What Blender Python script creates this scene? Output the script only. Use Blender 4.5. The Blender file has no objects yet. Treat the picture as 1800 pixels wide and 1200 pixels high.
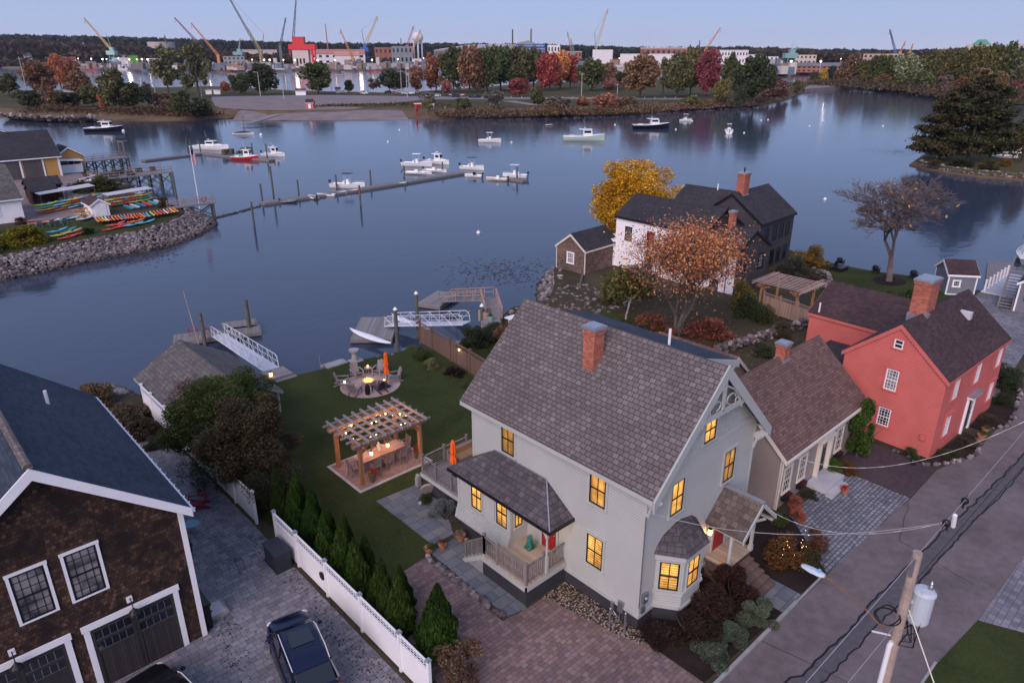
import bpy, math, random
import numpy as np
from mathutils import Vector, Matrix
R = math.radians
sin, cos, pi = math.sin, math.cos, math.pi
S = bpy.context.scene
random.seed(7)
# ---------------------------------------------------------------- camera, sky, sun
# world axes follow the house: +y runs along its long wall towards the water, +x along the street
CAM = (-19.29, -13.2, 22.0); YAW = 42.9; FPX = 1252.0; PITCH = math.atan(505/FPX)
cd = bpy.data.cameras.new('camera'); cam = bpy.data.objects.new('camera', cd); S.collection.objects.link(cam)
cam.location = CAM; cam.rotation_euler = (pi/2-PITCH, 0, -R(YAW)); cd.sensor_width = 36; cd.lens = FPX/1800*36
cd.clip_start = .5; cd.clip_end = 12000; S.camera = cam
W = bpy.data.worlds.new('World'); S.world = W; W.use_nodes = True
wn = W.node_tree; bg = wn.nodes['Background']; sky = wn.nodes.new('ShaderNodeTexSky'); sky.sky_type = 'NISHITA'
sky.sun_disc = False; sky.sun_elevation = R(4.0); sky.sun_rotation = R(-78); sky.air_density = 1.0; sky.dust_density = 1.0; sky.ozone_density = 3.5; sky.altitude = 0
# dusk: the texture's own light under a clear lavender-blue afterglow that pales towards the horizon
tc = wn.nodes.new('ShaderNodeTexCoord'); sx = wn.nodes.new('ShaderNodeSeparateXYZ'); rp = wn.nodes.new('ShaderNodeValToRGB'); mx = wn.nodes.new('ShaderNodeMix'); mx.data_type = 'RGBA'; sc_ = wn.nodes.new('ShaderNodeMix'); sc_.data_type = 'RGBA'; sc_.blend_type = 'MULTIPLY'
wn.links.new(tc.outputs['Generated'], sx.inputs[0]); wn.links.new(sx.outputs[2], rp.inputs[0]); el = rp.color_ramp.elements
for i, (p_, c_) in enumerate([(0., (.52, .55, .75)), (.03, (.44, .525, .775)), (.10, (.345, .47, .79)), (.30, (.34, .45, .77)), (1., (.34, .42, .68))]):
    e_ = el[i] if i < 2 else el.new(p_); e_.position = p_; e_.color = (*c_, 1)
sc_.inputs[0].default_value = 1.; wn.links.new(sky.outputs[0], sc_.inputs[6]); sc_.inputs[7].default_value = (.12, .12, .12, 1)
mx.inputs[0].default_value = .9; wn.links.new(sc_.outputs[2], mx.inputs[6]); wn.links.new(rp.outputs[0], mx.inputs[7]); wn.links.new(mx.outputs[2], bg.inputs[0]); bg.inputs[1].default_value = 1.0
sl = bpy.data.lights.new('sun', 'SUN'); so = bpy.data.objects.new('sun', sl); S.collection.objects.link(so)
sl.energy = 2.7; sl.angle = R(45); sl.color = (1.0, .82, .81)
# the afterglow comes from the left, behind the camera: from -x, a little from -y
so.rotation_euler = Vector((-.90, -.42, .62)).to_track_quat('Z', 'Y').to_euler()
S.view_settings.view_transform = 'Standard'; S.view_settings.look = 'None'; S.view_settings.gamma = 1
S.view_settings.exposure = 0.14
S.cycles.use_denoising = True
S.cycles.max_bounces = 6; S.cycles.diffuse_bounces = 2; S.cycles.glossy_bounces = 3; S.cycles.transparent_max_bounces = 4

def g(px, py, z=0.):
    """where the sight line through a point of the 1800x1200 survey picture meets height z"""
    r = (px-900)/FPX; d = (py-600)/FPX
    x, y, v = r, cos(PITCH)-sin(PITCH)*d, -(sin(PITCH)+cos(PITCH)*d)
    t = (z-CAM[2])/v; a = -R(YAW)
    return Vector((CAM[0]+(cos(a)*x-sin(a)*y)*t, CAM[1]+(sin(a)*x+cos(a)*y)*t, z))
def mpp(p):   # metres per survey pixel at a place
    a = -R(YAW); dx, dy = p[0]-CAM[0], p[1]-CAM[1]
    fw = -sin(a)*dx*1+cos(a)*dy
    return (fw*cos(PITCH)+(CAM[2]-p[2])*sin(PITCH))/FPX
RIGHT = Vector((cos(-R(YAW)), sin(-R(YAW)), 0)); FWD = Vector((-sin(-R(YAW)), cos(-R(YAW)), 0))

# ---------------------------------------------------------------- scene helpers
def tag(o, label=None, cat=None, group=None, kind=None):
    if label: o['label'] = label
    if cat: o['category'] = cat
    if group: o['group'] = group
    if kind: o['kind'] = kind
    return o
def link(o): S.collection.objects.link(o); return o
def empty(name, loc=(0, 0, 0), rz=0., label=None, cat=None, group=None, kind=None):
    o = link(bpy.data.objects.new(name, None)); o.location = loc; o.rotation_euler = (0, 0, rz); o.empty_display_size = .1
    return tag(o, label, cat, group, kind)
def meshobj(name, me, parent=None, loc=(0, 0, 0), rz=0., color=None, sc=None):
    o = link(bpy.data.objects.new(name, me)); o.location = loc; o.rotation_euler = (0, 0, rz)
    if parent: o.parent = parent
    if color: o.color = (*color, 1)
    if sc is not None: o.scale = sc if hasattr(sc, '__len__') else (sc, sc, sc)
    return o
def copy_tree(o, parent=None):
    c = link(o.copy()); c.parent = parent
    for ch in o.children: copy_tree(ch, c)
    return c
ORD = ['first', 'second', 'third', 'fourth', 'fifth', 'sixth', 'seventh', 'eighth', 'ninth', 'tenth', 'eleventh', 'twelfth', 'thirteenth', 'fourteenth', 'fifteenth', 'sixteenth', 'seventeenth', 'eighteenth', 'nineteenth', 'twentieth'] + ['twenty-'+w for w in 'first second third fourth fifth sixth seventh eighth ninth'.split()] + ['thirtieth'] + ['thirty-'+w for w in 'first second third fourth fifth sixth seventh eighth ninth'.split()]

def make_mesh(name, V, F, mats=None, mi=None, smooth=False, uv=True):
    me = bpy.data.meshes.new(name); me.from_pydata([tuple(v) for v in V], [], F)
    for m in (mats or []): me.materials.append(m)
    if mi: me.polygons.foreach_set('material_index', mi)
    if smooth: me.polygons.foreach_set('use_smooth', [True]*len(F))
    if uv and len(F) < 60000:
        ul = me.uv_layers.new(name='UVMap'); vs = me.vertices; out = []
        for p in me.polygons:
            n = p.normal; h = math.hypot(n.x, n.y)
            if h < .05: t = (1, 0, 0); b = (0, 1, 0)
            else:
                t = (-n.y/h, n.x/h, 0); b = (-n.z*n.x/h, -n.z*n.y/h, h)
            for vi in p.vertices:
                c = vs[vi].co; out += [c.x*t[0]+c.y*t[1], c.x*b[0]+c.y*b[1]+c.z*b[2]]
        ul.data.foreach_set('uv', out)
    me.update(); return me

class MB:
    def __init__(s): s.v = []; s.f = []; s.m = []
    def face(s, pts, m=0):
        n = len(s.v); s.v += [tuple(p) for p in pts]; s.f.append(tuple(range(n, n+len(pts)))); s.m.append(m); return s
    def box(s, x0, y0, z0, x1, y1, z1, m=0):
        n = len(s.v); s.v += [(x, y, z) for z in (z0, z1) for (x, y) in ((x0, y0), (x1, y0), (x1, y1), (x0, y1))]
        s.f += [(n+3, n+2, n+1, n), (n+4, n+5, n+6, n+7)]+[(n+i, n+(i+1) % 4, n+4+(i+1) % 4, n+4+i) for i in range(4)]; s.m += [m]*6; return s
    def cbox(s, cx, cy, z0, sx, sy, sz, rz=0., m=0):
        n = len(s.v); c, q = cos(rz), sin(rz)
        for z in (z0, z0+sz):
            for (x, y) in ((-sx/2, -sy/2), (sx/2, -sy/2), (sx/2, sy/2), (-sx/2, sy/2)): s.v.append((cx+c*x-q*y, cy+q*x+c*y, z))
        s.f += [(n+3, n+2, n+1, n), (n+4, n+5, n+6, n+7)]+[(n+i, n+(i+1) % 4, n+4+(i+1) % 4, n+4+i) for i in range(4)]; s.m += [m]*6; return s
    def beam(s, a, b, w, h, m=0, up=(0, 0, 1)):
        a, b = Vector(a), Vector(b); d = (b-a).normalized(); u = Vector(up)
        if abs(d.dot(u)) > .99: u = Vector((1, 0, 0))
        sd = d.cross(u).normalized(); u = sd.cross(d); n = len(s.v)
        for p in (a, b):
            for (i, j) in ((-1, -1), (1, -1), (1, 1), (-1, 1)): s.v.append(tuple(p+sd*(i*w/2)+u*(j*h/2)))
        s.f += [(n, n+1, n+2, n+3), (n+7, n+6, n+5, n+4)]+[(n+i, n+4+i, n+4+(i+1) % 4, n+(i+1) % 4) for i in range(4)]; s.m += [m]*6; return s
    def tube(s, pts, r, n=6, m=0, cap=True):
        pts = [Vector(p) for p in pts]; rs = r if hasattr(r, '__len__') else [r]*len(pts); k = len(s.v); pu = None
        for i, p in enumerate(pts):
            d = (pts[min(i+1, len(pts)-1)]-pts[max(i-1, 0)])
            d = d.normalized() if d.length > 1e-9 else Vector((0, 0, 1))
            u = Vector((0, 0, 1)) if abs(d.z) < .9 else Vector((1, 0, 0))
            if pu is not None and abs(pu.dot(d)) < .95: u = pu
            a = d.cross(u).normalized(); b = a.cross(d); pu = b
            for j in range(n):
                t = 2*pi*j/n; s.v.append(tuple(p+a*(cos(t)*rs[i])+b*(sin(t)*rs[i])))
        for i in range(len(pts)-1):
            for j in range(n):
                q = k+i*n; s.f.append((q+j, q+n+j, q+n+(j+1) % n, q+(j+1) % n)); s.m.append(m)
        if cap:
            s.f.append(tuple(k+j for j in range(n))); s.m.append(m)
            s.f.append(tuple(k+(len(pts)-1)*n+n-1-j for j in range(n))); s.m.append(m)
        return s
    def cyl(s, x, y, z0, z1, r0, r1=None, n=16, m=0): return s.tube([(x, y, z0), (x, y, z1)], [r0, r0 if r1 is None else r1], n, m)
    def lathe(s, x, y, prof, n=16, m=0):   # prof: (r, z) going up
        k = len(s.v)
        for (r, z) in prof:
            for j in range(n): s.v.append((x+cos(2*pi*j/n)*r, y+sin(2*pi*j/n)*r, z))
        for i in range(len(prof)-1):
            for j in range(n):
                q = k+i*n; s.f.append((q+j, q+(j+1) % n, q+n+(j+1) % n, q+n+j)); s.m.append(m)
        s.f.append(tuple(k+n-1-j for j in range(n))); s.m.append(m)
        s.f.append(tuple(k+(len(prof)-1)*n+j for j in range(n))); s.m.append(m); return s
    def sphere(s, c, r, n=10, m=0, sz=1.):
        s.lathe(c[0], c[1], [(max(r*sin(pi*i/(n-1)), 1e-3), c[2]-r*sz*cos(pi*i/(n-1))) for i in range(n)], n+2, m); return s
    def prism(s, pts, z0, z1, m=0, side=None):   # pts anticlockwise (x, y)
        a = sum(pts[i][0]*pts[(i+1) % len(pts)][1]-pts[(i+1) % len(pts)][0]*pts[i][1] for i in range(len(pts)))
        if a < 0: pts = pts[::-1]
        n = len(s.v); k = len(pts); s.v += [(p[0], p[1], z0) for p in pts]+[(p[0], p[1], z1) for p in pts]
        s.f += [tuple(n+k-1-i for i in range(k)), tuple(n+k+i for i in range(k))]; s.m += [m, m]
        s.f += [(n+i, n+(i+1) % k, n+k+(i+1) % k, n+k+i) for i in range(k)]; s.m += [m if side is None else side]*k; return s
    def ext(s, pts, axis, c0, c1, m=0):   # polygon in a vertical plane pushed along axis 'x' or 'y'; pts (u, z)
        n = len(s.v); k = len(pts)
        f = (lambda u, z, c: (c, u, z)) if axis == 'x' else (lambda u, z, c: (u, c, z))
        s.v += [f(u, z, c0) for u, z in pts]+[f(u, z, c1) for u, z in pts]
        a = sum(pts[i][0]*pts[(i+1) % k][1]-pts[(i+1) % k][0]*pts[i][1] for i in range(k))
        flip = (a > 0) == (axis == 'y')   # keep the faces outward
        if c1 < c0: flip = not flip
        A = list(range(k)); 
        F1 = tuple(n+i for i in A); F2 = tuple(n+k+i for i in reversed(A)); sides = [(n+i, n+k+i, n+k+(i+1) % k, n+(i+1) % k) for i in range(k)]
        if not flip: F1 = F1[::-1]; F2 = F2[::-1]; sides = [q[::-1] for q in sides]
        s.f += [F1, F2]+sides; s.m += [m]*(k+2); return s
    def loft(s, rings, m=0, closed=True, cap=True):
        k = len(s.v); n = len(rings[0])
        for r in rings: s.v += [tuple(p) for p in r]
        for i in range(len(rings)-1):
            for j in range(n if closed else n-1):
                q = k+i*n; s.f.append((q+j, q+(j+1) % n, q+n+(j+1) % n, q+n+j)); s.m.append(m)
        if cap:
            s.f.append(tuple(k+n-1-j for j in range(n))); s.m.append(m); s.f.append(tuple(k+(len(rings)-1)*n+j for j in range(n))); s.m.append(m)
        return s
    def mesh(s, name, mats, smooth=False): return make_mesh(name, s.v, s.f, mats if isinstance(mats, (list, tuple)) else [mats], s.m, smooth)
    def build(s, name, mats, parent=None, loc=(0, 0, 0), rz=0., smooth=False, color=None):
        return meshobj(name, s.mesh(name, mats, smooth), parent, loc, rz, color)

# ---------------------------------------------------------------- materials
class NT:
    def __init__(s, name):
        s.mat = bpy.data.materials.new(name); s.mat.use_nodes = True; s.t = s.mat.node_tree
        s.b = s.t.nodes['Principled BSDF']; s.out = s.t.nodes['Material Output']
    def n(s, typ, ins=None, **kw):
        x = s.t.nodes.new('ShaderNode'+typ)
        for k, v in kw.items(): setattr(x, k, v)
        for k, v in (ins or {}).items(): s.set(x.inputs[k], v)
        return x
    def set(s, sock, v):
        if isinstance(v, bpy.types.NodeSocket): s.t.links.new(v, sock)
        elif hasattr(v, 'outputs'): s.t.links.new(v.outputs[0], sock)
        elif hasattr(v, '__len__') and len(v) == 3 and sock.type == 'RGBA': sock.default_value = (*v, 1)
        else: sock.default_value = v
    def m(s, op, a, b=0., c=None):
        x = s.t.nodes.new('ShaderNodeMath'); x.operation = op; s.set(x.inputs[0], a); s.set(x.inputs[1], b)
        if c is not None: s.set(x.inputs[2], c)
        return x.outputs[0]
    def mix(s, f, a, b, mode='MIX'):
        x = s.t.nodes.new('ShaderNodeMix'); x.data_type = 'RGBA'; x.blend_type = mode; s.set(x.inputs[0], f); s.set(x.inputs[6], a); s.set(x.inputs[7], b); return x.outputs[2]
    def ramp(s, f, stops):
        x = s.t.nodes.new('ShaderNodeValToRGB'); s.set(x.inputs[0], f); e = x.color_ramp.elements
        while len(e) < len(stops): e.new(.5)
        for i, (p, c) in enumerate(stops): e[i].position = p; e[i].color = (*c, 1) if hasattr(c, '__len__') else (c, c, c, 1)
        return x.outputs[0]
    def noise(s, scale, detail=4, vec=None, rough=.55):
        x = s.n('TexNoise', {'Scale': scale, 'Detail': detail, 'Roughness': rough})
        if vec is None: vec = s.geo()
        s.set(x.inputs['Vector'], vec); return x.outputs[0]
    def geo(s):
        if not hasattr(s, '_g'): s._g = s.n('NewGeometry').outputs['Position']
        return s._g
    def uv(s):
        if not hasattr(s, '_u'):
            s._u = s.n('UVMap').outputs[0]; x = s.n('SeparateXYZ', {0: s._u}); s.u, s.v = x.outputs[0], x.outputs[1]
        return s._u
    def bump(s, h, strength=.3, dist=.02):
        x = s.n('Bump', {'Height': h, 'Strength': strength, 'Distance': dist}); s.set(s.b.inputs['Normal'], x.outputs[0])
    def fin(s, col=None, rough=.7, metal=0., spec=.3):
        if col is not None: s.set(s.b.inputs['Base Color'], col)
        s.set(s.b.inputs['Roughness'], rough); s.b.inputs['Metallic'].default_value = metal; s.b.inputs['Specular IOR Level'].default_value = spec
        return s.mat
_pc = {}
def paint(c, rough=.6, var=.18, metal=0., scale=1.2, spec=.3, bump=0.):
    k = (c, rough, var, metal, scale, spec, bump)
    if k in _pc: return _pc[k]
    t = NT('paint'); n = t.noise(scale, 5); n2 = t.noise(scale*14, 3)
    f = t.m('ADD', t.m('MULTIPLY', n, .7), t.m('MULTIPLY', n2, .3)); lo = tuple(x*(1-var) for x in c); hi = tuple(min(1, x*(1+var)) for x in c)
    if bump: t.bump(n2, bump)
    _pc[k] = t.fin(t.ramp(f, [(.3, lo), (.7, hi)]), rough, metal, spec); return _pc[k]
def objpaint(rough=.5, var=.12, spec=.4, name='object_paint', metal=0.):
    t = NT(name); n = t.noise(2., 4); c = t.n('ObjectInfo').outputs['Color']
    return t.fin(t.mix(1., c, t.ramp(n, [(.3, 1-var), (.7, 1+0*var)]), 'MULTIPLY'), rough, metal, spec)
def cells(t, w, h, gap, off=.5, jit=0.):
    """running-bond cells on the uv in metres: (random value, random value 2, gap mask 0..1, fraction down the row, fraction along)"""
    t.uv(); u, v = t.u, t.v
    row = t.m('FLOOR', t.m('DIVIDE', v, h)); fv = t.m('SUBTRACT', t.m('DIVIDE', v, h), row)
    wn0 = t.n('TexWhiteNoise', noise_dimensions='1D'); t.set(wn0.inputs['W'], row)
    sh = t.m('ADD', t.m('MULTIPLY', t.m('MODULO', t.m('ABSOLUTE', row), 2.), off), t.m('MULTIPLY', wn0.outputs[0], jit))
    uu = t.m('ADD', t.m('DIVIDE', u, w), sh); col = t.m('FLOOR', uu); fu = t.m('SUBTRACT', uu, col)
    cv = t.n('CombineXYZ', {0: col, 1: row}); wn1 = t.n('TexWhiteNoise', noise_dimensions='2D'); t.set(wn1.inputs['Vector'], cv.outputs[0])
    cv2 = t.n('CombineXYZ', {0: row, 1: t.m('ADD', col, 37.3)}); wn2 = t.n('TexWhiteNoise', noise_dimensions='2D'); t.set(wn2.inputs['Vector'], cv2.outputs[0])
    a = t.m('LESS_THAN', fu, gap/w); b = t.m('LESS_THAN', fv, gap/h); gm = t.m('MAXIMUM', a, b)
    return wn1.outputs[0], wn2.outputs[0], gm, fv, fu
def tiles(name, w, h, gap, cols, gapcol, rough=.75, off=.5, bump=.5, shingle=False, jit=0., grime=.25, spec=.25, stain=None):
    t = NT(name); r1, r2, gm, fv, fu = cells(t, w, h, gap, off, jit); k = len(cols)
    c = t.ramp(r1, [((i+.5)/k if 0 < i < k-1 else (0 if i == 0 else 1), cc) for i, cc in enumerate(cols)])
    n = t.noise(.35, 5); n2 = t.noise(9., 4)
    c = t.mix(1., c, t.ramp(n, [(.25, 1-grime), (.75, 1+grime)]), 'MULTIPLY'); c = t.mix(1., c, t.ramp(n2, [(.25, .85), (.75, 1.12)]), 'MULTIPLY')
    if stain: c = t.mix(t.ramp(t.noise(stain[1], 6), [(stain[2], 0.), (stain[2]+.12, 1.)]), c, stain[0])
    c = t.mix(gm, c, gapcol)
    hgt = t.m('ADD', t.m('MULTIPLY', t.m('SUBTRACT', 1., gm), .5), t.m('MULTIPLY', r2, .3))
    if shingle: hgt = t.m('ADD', hgt, t.m('MULTIPLY', t.m('SUBTRACT', 1., fv), .8))
    t.bump(hgt, bump, .02); return t.fin(c, rough, 0, spec)
def clap(name, c, h=.115, rough=.6, dark=.6, var=.1):
    t = NT(name); t.uv(); q = t.m('DIVIDE', t.v, h); fv = t.m('SUBTRACT', q, t.m('FLOOR', q)); lm = t.m('LESS_THAN', fv, .15)
    n = t.noise(.8, 5); cc = t.ramp(n, [(.3, tuple(x*(1-var) for x in c)), (.7, tuple(x*(1+var) for x in c))])
    cc = t.mix(t.m('MULTIPLY', lm, dark), cc, tuple(x*.25 for x in c)); t.bump(t.m('SUBTRACT', 1., fv), .6, .02); return t.fin(cc, rough)
def wood(name, c, w=.14, rough=.75, axis=0, gapc=.35, var=.25):
    t = NT(name); t.uv(); q = t.m('DIVIDE', t.v if axis else t.u, w); fl = t.m('FLOOR', q); fr = t.m('SUBTRACT', q, fl)
    wn1 = t.n('TexWhiteNoise', noise_dimensions='1D'); t.set(wn1.inputs['W'], fl); k = t.m('ADD', t.m('MULTIPLY', wn1.outputs[0], .6), t.m('MULTIPLY', t.noise(3., 5), .5))
    cc = t.ramp(k, [(.15, tuple(x*(1-var) for x in c)), (.85, tuple(x*(1+var) for x in c))])
    cc = t.mix(t.m('LESS_THAN', fr, .09), cc, tuple(x*gapc for x in c)); t.bump(t.m('GREATER_THAN', fr, .09), .4, .01); return t.fin(cc, rough)
def glow(name, c, s, emit_c=None):
    t = NT(name); t.fin(c, .4); t.set(t.b.inputs['Emission Color'], emit_c or c); t.b.inputs['Emission Strength'].default_value = s; return t.mat

# roofs
M_SLATE = tiles('grey_purple_roof_tiles', .285, .215, .026, [(.125, .100, .096), (.145, .116, .110), (.165, .134, .126), (.138, .113, .113), (.205, .17, .16)], (.028, .024, .028), .8, .5, .55, True, .35, .15)
M_SLATE2 = tiles('mottled_slate', .30, .26, .02, [(.060, .052, .06), (.08, .066, .072), (.10, .083, .084), (.072, .064, .074), (.125, .104, .10)], (.02, .018, .022), .7, .5, .5, True, .5, .2)
M_BROWNSH = tiles('brown_asphalt_shingles', .33, .16, .02, [(.12, .068, .06), (.165, .095, .08), (.19, .12, .10), (.14, .078, .068)], (.06, .034, .032), .9, .5, .35, True, .4, .15)
M_DARKSH = tiles('dark_asphalt_shingles', .33, .15, .016, [(.030, .028, .034), (.043, .040, .046), (.052, .048, .054)], (.018, .017, .02), .92, .5, .3, True, .4, .2)
M_PLUMSH = tiles('plum_brown_shingles', .33, .15, .016, [(.050, .030, .033), (.066, .040, .042), (.08, .05, .05)], (.028, .018, .02), .92, .5, .3, True, .4, .2)
M_BLUESH = tiles('blue_grey_shingles', .33, .15, .014, [(.030, .040, .060), (.040, .052, .075), (.05, .062, .085)], (.02, .026, .04), .92, .5, .25, True, .4, .25)
M_GREYSH = tiles('grey_weathered_shingles', .30, .24, .02, [(.09, .082, .08), (.12, .105, .10), (.15, .135, .125), (.10, .09, .09)], (.035, .032, .034), .85, .5, .5, True, .4, .2)
M_BRICK = tiles('red_brick', .21, .076, .011, [(.30, .062, .035), (.42, .10, .055), (.50, .14, .08), (.26, .055, .04)], (.36, .27, .22), .85, .5, .5)
# sidings
M_PALE = clap('pale_grey_green_siding', (.43, .43, .405), .125, dark=.5, var=.05)
M_PALEG = tiles('pale_fishscale_siding', .15, .13, .012, [(.37, .39, .38), (.41, .42, .40), (.39, .40, .395)], (.2, .22, .21), .65, .5, .5, True)
M_TAUPE = clap('taupe_siding', (.30, .24, .215), .14, dark=.5, var=.06)
M_RED = clap('coral_red_siding', (.56, .135, .118), .135, dark=.5, var=.09)
M_WHITEC = clap('white_siding', (.88, .83, .85), .12, dark=.3, var=.05)
M_BLACKC = clap('charcoal_siding', (.055, .048, .056), .12, dark=.5)
M_GREYC = clap('grey_siding', (.16, .17, .20), .12, dark=.5)
M_YELLOWC = clap('ochre_siding', (.50, .27, .08), .15, dark=.35)
M_SHINGLE = tiles('weathered_cedar_shingles', .14, .15, .012, [(.034, .018, .014), (.055, .03, .022), (.085, .046, .03), (.028, .016, .014), (.12, .066, .042)], (.010, .007, .006), .9, .5, .8, True, .5, .45, stain=((.02, .013, .012), .9, .52))
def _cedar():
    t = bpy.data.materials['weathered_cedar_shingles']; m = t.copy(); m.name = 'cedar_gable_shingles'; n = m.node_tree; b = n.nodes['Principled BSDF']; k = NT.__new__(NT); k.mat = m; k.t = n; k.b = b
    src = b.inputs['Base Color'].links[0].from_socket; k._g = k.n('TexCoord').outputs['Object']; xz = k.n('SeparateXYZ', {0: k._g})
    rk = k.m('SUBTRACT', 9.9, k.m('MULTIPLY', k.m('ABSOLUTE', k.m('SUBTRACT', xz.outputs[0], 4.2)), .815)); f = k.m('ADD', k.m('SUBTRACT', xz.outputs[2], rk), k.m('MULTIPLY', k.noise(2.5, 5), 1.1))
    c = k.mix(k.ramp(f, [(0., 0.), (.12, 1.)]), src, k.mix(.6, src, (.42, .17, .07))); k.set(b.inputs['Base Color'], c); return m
M_SHINGLE2 = tiles('grey_cedar_shingles', .15, .16, .012, [(.12, .07, .055), (.17, .11, .09), (.22, .15, .125), (.09, .055, .045)], (.03, .02, .018), .9, .5, .7, True, .5, .4)
# trims
TRIM = paint((.42, .43, .41), .55, .06); WHITE = paint((.78, .76, .78), .5, .06); BLACK = paint((.012, .011, .013), .4, .1); DARKG = paint((.04, .038, .045), .7, .15)
CREAM = paint((.62, .56, .48), .6, .06); REDP = paint((.30, .02, .02), .4, .1); STEEL = paint((.35, .36, .38), .35, .1, .8); ALU = paint((.70, .70, .74), .4, .08, .3)
CONC = paint((.30, .29, .29), .85, .2, scale=2.5, bump=.3); METALCAP = paint((.38, .40, .44), .4, .12, .6)
GREYW = wood('weathered_grey_wood', (.20, .175, .165), .14); GREYW2 = wood('weathered_grey_boards', (.22, .20, .20), .14, axis=1); CEDAR = wood('cedar_wood', (.36, .17, .085), .2, var=.2)
BROWNW = wood('brown_fence_boards', (.15, .095, .075), .14); DECKW = wood('tan_deck_boards', (.40, .32, .25), .13); PINK_W = wood('pink_grey_wood', (.34, .24, .20), .2)
PILE = paint((.10, .10, .085), .9, .35, scale=3., bump=.4); TEAK = wood('teak_slats', (.22, .17, .16), .09)
GLASS = paint((.012, .014, .02), .06, .3, 0., 1., .8)
_t = NT('curtained_window_glass'); _t.b.inputs['Coat Weight'].default_value = 1.; _t.b.inputs['Coat Roughness'].default_value = .05
GLASSW = _t.fin(_t.ramp(_t.noise(1.3, 2), [(.35, (.03, .03, .04)), (.55, (.25, .22, .22))]), .3, 0, .6)
def litglass(name, strength, louvre=True, c1=(1., .36, .04), c2=(1., .60, .14)):
    t = NT(name); t.uv(); n = t.noise(1.7, 3); f = t.ramp(n, [(.3, .5), (.6, 1.15)]); col = t.mix(n, c1, c2)
    if louvre:
        q = t.m('DIVIDE', t.v, .12); fr = t.m('SUBTRACT', q, t.m('FLOOR', q)); f = t.m('MULTIPLY', f, t.ramp(fr, [(0., .25), (.35, .45), (.55, 1.), (.9, .8)]))
    rn = t.n('ObjectInfo').outputs['Random']; f = t.m('MULTIPLY', f, t.ramp(rn, [(0., .62), (.5, 1.), (1., 1.35)])); vz = t.n('SeparateXYZ', {0: t.n('TexCoord').outputs['Generated']}); f = t.m('MULTIPLY', f, t.ramp(vz.outputs[2], [(.0, .72), (.45, .85), (.8, 1.2), (1., .9)])); f = t.m('MULTIPLY', f, t.ramp(t.noise(5., 2), [(.35, .78), (.6, 1.1)]))  # brighter top of a lamp-lit room put into the pane's glow
    if not louvre: lb_ = t.n('VectorMath', operation='DISTANCE'); t.t.links.new(t.n('TexCoord').outputs['Generated'], lb_.inputs[0]); lb_.inputs[1].default_value = (.62, .5, .66); f = t.m('ADD', t.m('MULTIPLY', f, .82), t.ramp(lb_.outputs['Value'], [(.03, .9), (.16, 0.)])); f = t.m('MULTIPLY', f, t.ramp(vz.outputs[0], [(0., .45), (.17, .6), (.22, 1.), (.78, 1.), (.83, .6), (1., .45)]))  # room lamp's bright spot and darker curtain sides painted into the glow
    t.fin((.1, .06, .03), .15, 0, .5); t.set(t.b.inputs['Emission Color'], col); t.set(t.b.inputs['Emission Strength'], t.m('MULTIPLY', f, strength)); return t.mat
LIT = litglass('lit_window_glass', 1.25, False); LITS = litglass('lit_shuttered_glass', 1.3, True); LITD = litglass('dim_lit_window_glass', .55, False)
M_CEDAR = _cedar()
BULB = glow('warm_bulb', (1, .6, .25), 9., (1, .55, .2)); BULBS = glow('warm_small_bulb', (1, .6, .25), 7., (1, .5, .17)); FLOOD = glow('floodlight_lens', (1, .9, .7), 7., (1, .78, .5)); FLAME = glow('flame', (1, .35, .05), 5., (1, .38, .06))

# ground covers
def grass_mat(name, lo, hi, s=1.):
    t = NT(name); a = t.noise(.25*s, 5); b = t.noise(6.*s, 4); c = t.noise(60.*s, 3)
    f = t.m('ADD', t.m('ADD', t.m('MULTIPLY', a, .5), t.m('MULTIPLY', b, .32)), t.m('MULTIPLY', c, .35)); t.bump(c, .6, .05)
    col = t.ramp(f, [(.41, lo), (.68, hi)]); w_ = t.ramp(t.noise(.9*s, 6), [(.52, 0.), (.68, .55)])
    return t.fin(t.mix(w_, col, tuple(.6*(p_+q_) for p_, q_ in zip(hi, (.04, .02, .005)))), .95, 0, .1)
M_LAWN = grass_mat('lawn_grass', (.016, .025, .007), (.052, .066, .020)); M_EARTH = grass_mat('earth', (.03, .026, .016), (.085, .07, .045), .8)
M_FIELD = grass_mat('field_grass', (.035, .04, .015), (.09, .08, .04), .2); M_MULCH = grass_mat('mulch', (.012, .009, .009), (.04, .028, .025), 1.5)
M_SHORE = grass_mat('tidal_shore', (.07, .045, .025), (.19, .125, .075), .5); M_DIRT = grass_mat('gravel_lot', (.16, .125, .12), (.27, .215, .21), .6)
def asphalt():
    t = NT('asphalt'); a = t.noise(.35, 6); b = t.noise(45., 3); c = t.noise(2.2, 5)
    f = t.m('ADD', t.m('ADD', t.m('MULTIPLY', a, .5), t.m('MULTIPLY', b, .3)), t.m('MULTIPLY', c, .3)); t.bump(b, .5, .02)
    return t.fin(t.ramp(f, [(.38, (.095, .074, .078)), (.66, (.19, .152, .155))]), .88, 0, .25)
M_ASPH = asphalt(); M_PATCH = paint((.10, .088, .096), .9, .25, scale=3., bump=.3); M_TAR = paint((.012, .012, .015), .6, .2)
M_PAVE = tiles('grey_concrete_pavers', .34, .26, .014, [(.14, .132, .155), (.19, .178, .20), (.24, .225, .245), (.165, .155, .178)], (.04, .037, .045), .8, .4, .35, False, .7, .25)
M_BRICKP = tiles('rose_brick_pavers', .27, .19, .012, [(.15, .098, .092), (.20, .130, .118), (.25, .168, .155), (.135, .10, .105)], (.045, .032, .032), .85, .45, .35, False, .7, .25)
M_PINKP = tiles('pink_brick_paving', .2, .1, .008, [(.24, .15, .125), (.30, .19, .16), (.34, .23, .19)], (.10, .07, .06), .85, .5, .3)
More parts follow.
